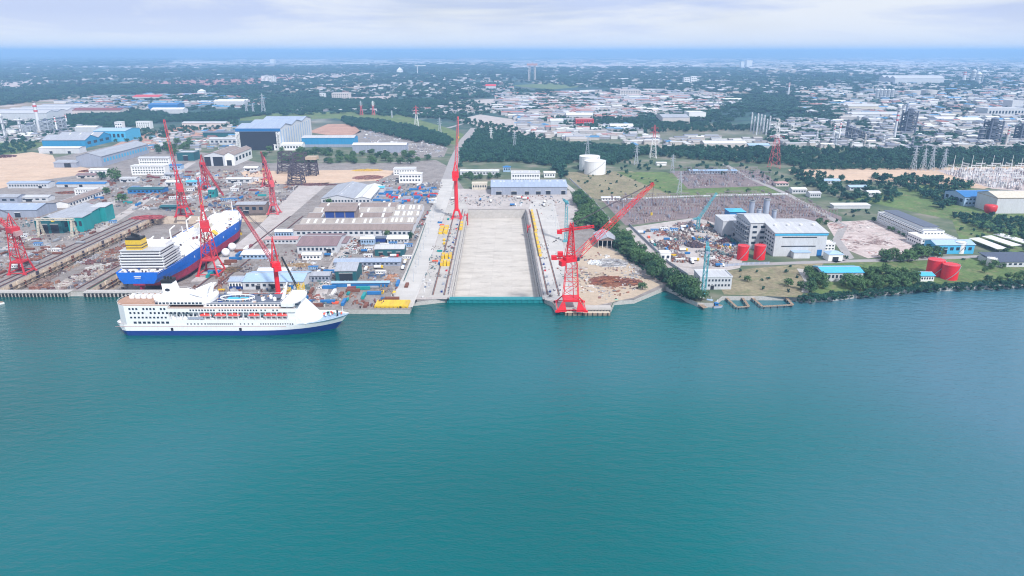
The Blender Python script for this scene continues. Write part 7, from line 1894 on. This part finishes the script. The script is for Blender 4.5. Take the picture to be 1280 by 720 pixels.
# fences and walls
def fence(label, pts, h, m, name='fence', cat='fence', gap=6.0, th=.25):
    P_ = [W(*q_) for q_ in pts]; o = tag(empty(name, P_[0]), label, cat)
    for a, b in zip(P_[:-1], P_[1:]):
        a, b = a - P_[0], b - P_[0]; n = max(1, int((b - a).length / gap)); d = (b - a) / n; an = math.atan2(d.y, d.x)
        for k in range(n):
            c = a + d * (k + .5); box_piece('panel', m, o, c.x, c.y, h / 2, d.length * .96, th, h, an); box_piece('post', 'dock_wall', o, (a + d * k).x, (a + d * k).y, h * .53, .4, .4, h * 1.06, an)
fence('long pale boundary wall between the tree row and the tank field', [(712, 224), (742, 252), (762, 275)], 2.4, 'light_wall', 'boundary_wall', 'wall', 8)
fence('grey boundary wall along the scrap yard', [(786, 282), (836, 330), (860, 346)], 3.0, 'grey_wall', 'boundary_wall', 'wall', 8)
fence('dark green fence of the power plant', [(884, 280), (905, 296), (932, 312)], 3.6, 'dark_green', gap=7)
fence('low grey fence in front of the red tanks beside the turbine hall', [(900, 334), (930, 331), (962, 330)], 2.4, 'grey_wall', gap=5)
fence('pale fence of the large switchyard', [(752, 251), (860, 246), (985, 243)], 2.2, 'light_wall', gap=9)
fence('hedge coloured fence behind the white road', [(505, 352), (522, 310), (532, 280)], 2.0, 'dark_green', gap=5)

# ================================================================ TREES ONE CAN TELL APART
def grove(poly, n, h, label, group, mind=6.5, palm=False, wide=1.0):
    taken = []
    for x, y in scatter_n(poly, n, LZ, mind, taken):
        if any(a + 3 < x < b - 3 and c + 3 < y < d - 3 for a, b, c, d in BOXES): continue
        tree(x, y, random.uniform(*h), label, group, palm, wide=wide * random.uniform(.9, 1.25))
grove([(716, 250), (730, 247), (752, 275), (775, 298), (800, 318), (838, 352), (866, 366), (874, 377), (850, 371), (836, 358), (815, 348), (785, 325), (762, 306), (735, 280)], 78, (10, 17), 'tall green tree in the row between dock and scrap yard', 'trees between dock and scrap yard', 6)
grove([(846, 362), (868, 368), (880, 378), (862, 374), (852, 368)], 14, (9, 14), 'broad tree leaning over the water beside the timber pier', 'trees at the water by the pier', 4.5, wide=1.2)
grove([(718, 268), (736, 266), (740, 285), (716, 287)], 6, (13, 17), 'broad dark tree beside the right dock apron', 'broad trees by the right apron', 9, wide=1.2)
grove([(1008, 344), (1026, 338), (1030, 362), (1006, 368)], 12, (8, 13), 'shore tree left of the blue roofed shore shed', 'shore trees left of the shed', 6)
grove([(1055, 345), (1090, 340), (1143, 352), (1141, 360), (1085, 364), (1050, 366)], 30, (8, 14), 'shore tree right of the blue roofed shore shed', 'shore trees right of the shed', 6)
grove([(1088, 325), (1132, 318), (1172, 312), (1172, 324), (1130, 328), (1090, 328)], 18, (8, 13), 'tree on the front edge of the cleared slab', 'trees at the slab edge', 6, wide=1.2)
grove([(1228, 320), (1290, 312), (1290, 330), (1250, 336), (1232, 350), (1290, 345), (1290, 352), (1220, 355)], 24, (5, 10), 'tree around the solar roofed building', 'trees by the solar building', 6)
grove([(1195, 280), (1230, 282), (1290, 302), (1290, 312), (1225, 292)], 26, (6, 9), 'palm in the avenue beside the office block', 'palm avenue', 6, palm=True)
grove([(328, 190), (345, 188), (420, 192), (520, 195), (542, 200), (540, 207), (440, 206), (330, 205)], 60, (10, 16), 'tree in the belt behind the steel jackets', 'tree belt behind the jackets', 9, wide=1.2)
grove([(575, 220), (628, 219), (630, 225), (575, 226)], 16, (7, 10), 'clipped tree in the row before the white canopy', 'trees before the white canopy', 6, wide=1.1)
grove([(196, 188), (205, 182), (240, 178), (240, 186), (215, 196), (200, 199), (180, 197)], 16, (11, 17), 'tree beside the dark teal shed', 'trees by the dark teal shed', 8, wide=1.2)
grove([(955, 283), (1000, 277), (1052, 277), (1052, 280), (960, 287)], 14, (4, 7), 'small round tree along the switchyard fence', 'small trees by the switchyard', 6)
grove([(1088, 276), (1096, 272), (1150, 302), (1142, 304)], 14, (4, 7), 'small tree along the front of the office block', 'small trees by the office block', 6)
for lb, px, py, h, w_ in (('large round tree beside the white three storey office', 144, 227, 24, 1.1), ('dark bushy tree left of the large round tree', 127, 224.5, 15, 1.4), ('small bush behind the two storey office', 133, 243, 11, 1.3), ('round tree at the corner of the taupe shed', 153, 253, 13, 1.3),
        ('single round tree in front of the sprawling workshop', 484, 296, 9, 1.0), ('single tree beside the white road near the sprawling workshop', 514, 301, 12, .9), ('dark tree beside the white roofed workshop bay', 411, 256, 9, 1.4), ('shrub in front of the waterfront grass', 985, 358, 8, 1.2), ('small tree on the waterfront grass', 1000, 362, 9, 1.0),
        ('lone tree on the grass right of the pale waterfront building', 934, 352, 6, 1.2), ('shrub between the two relay houses and the large switchyard', 935, 241, 8, 1.3), ('second shrub on the grass above the large switchyard', 910, 241, 6, 1.3), ('bush at the corner of the crane wharf', 803, 362, 7, 1.3)):
    p = W(px, py); tree(p.x, p.y, h, lb, None, wide=w_)
# undergrowth on the natural shore
wood('undergrowth and mangrove along the shore at the right', [(x, y, random.uniform(3, 7), random.uniform(2, 4.5), -2.5 if i % 3 == 0 else 0) for i, (x, y) in enumerate(scatter_world([(1000, 371), (1012, 369), (1042, 367), (1082, 363), (1142, 358), (1150, 354), (1175, 356), (1290, 351), (1290, 357), (1172, 361), (1140, 364), (1082, 369), (1040, 374), (1012, 376), (995, 373)], 3.0))], 'undergrowth', 'undergrowth')
wood('low scrub under the tree row beside the dock', [(x, y, random.uniform(2.5, 5), random.uniform(1.5, 3)) for x, y in scatter_world([(718, 252), (728, 248), (770, 292), (838, 352), (872, 376), (850, 372), (832, 356), (790, 330), (745, 292)], 4.0)], 'undergrowth', 'undergrowth')

# ================================================================ far ridges and the air
hb = MB(); R2 = np.random.default_rng(3)
for k, (yy, amp) in enumerate(((33000, 70), (41000, 95))):
    xs = np.linspace(-48000, 48000, 200); hgt = np.zeros_like(xs)
    for f_, a_ in ((3, .5), (7, .28), (17, .14), (41, .08)): hgt += a_ * np.sin(xs / 96000 * 2 * PI * f_ + R2.uniform(0, 6.3))
    hgt = 150 + amp * np.clip(hgt + .35, 0, 1.15)
    for i in range(199):
        a, b_, h0, h1 = xs[i], xs[i + 1], hgt[i], hgt[i + 1]
        hb.add([(a, yy - 5000, LZ), (b_, yy - 5000, LZ), (b_, yy, h1), (a, yy, h0), (b_, yy + 5000, LZ), (a, yy + 5000, LZ)], [(0, 1, 2, 3), (3, 2, 4, 5)])
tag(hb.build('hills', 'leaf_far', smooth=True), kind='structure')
hz = bpy.data.materials.new('haze_air'); hz.use_nodes = True
t = hz.node_tree
t.nodes.remove(t.nodes['Principled BSDF'])
pv = t.nodes.new('ShaderNodeVolumePrincipled')
pv.inputs['Color'].default_value = (0.37, 0.63, 1.0, 1)
pv.inputs['Density'].default_value = 1.0e-4
pv.inputs['Anisotropy'].default_value = 0.0
t.links.new(pv.outputs[0], t.nodes['Material Output'].inputs['Volume'])
MATS['haze_air'] = hz
tag(MB().box(-58000, 58000, -3000, 62000, -12, 275).build('haze', 'haze_air'), kind='stuff')
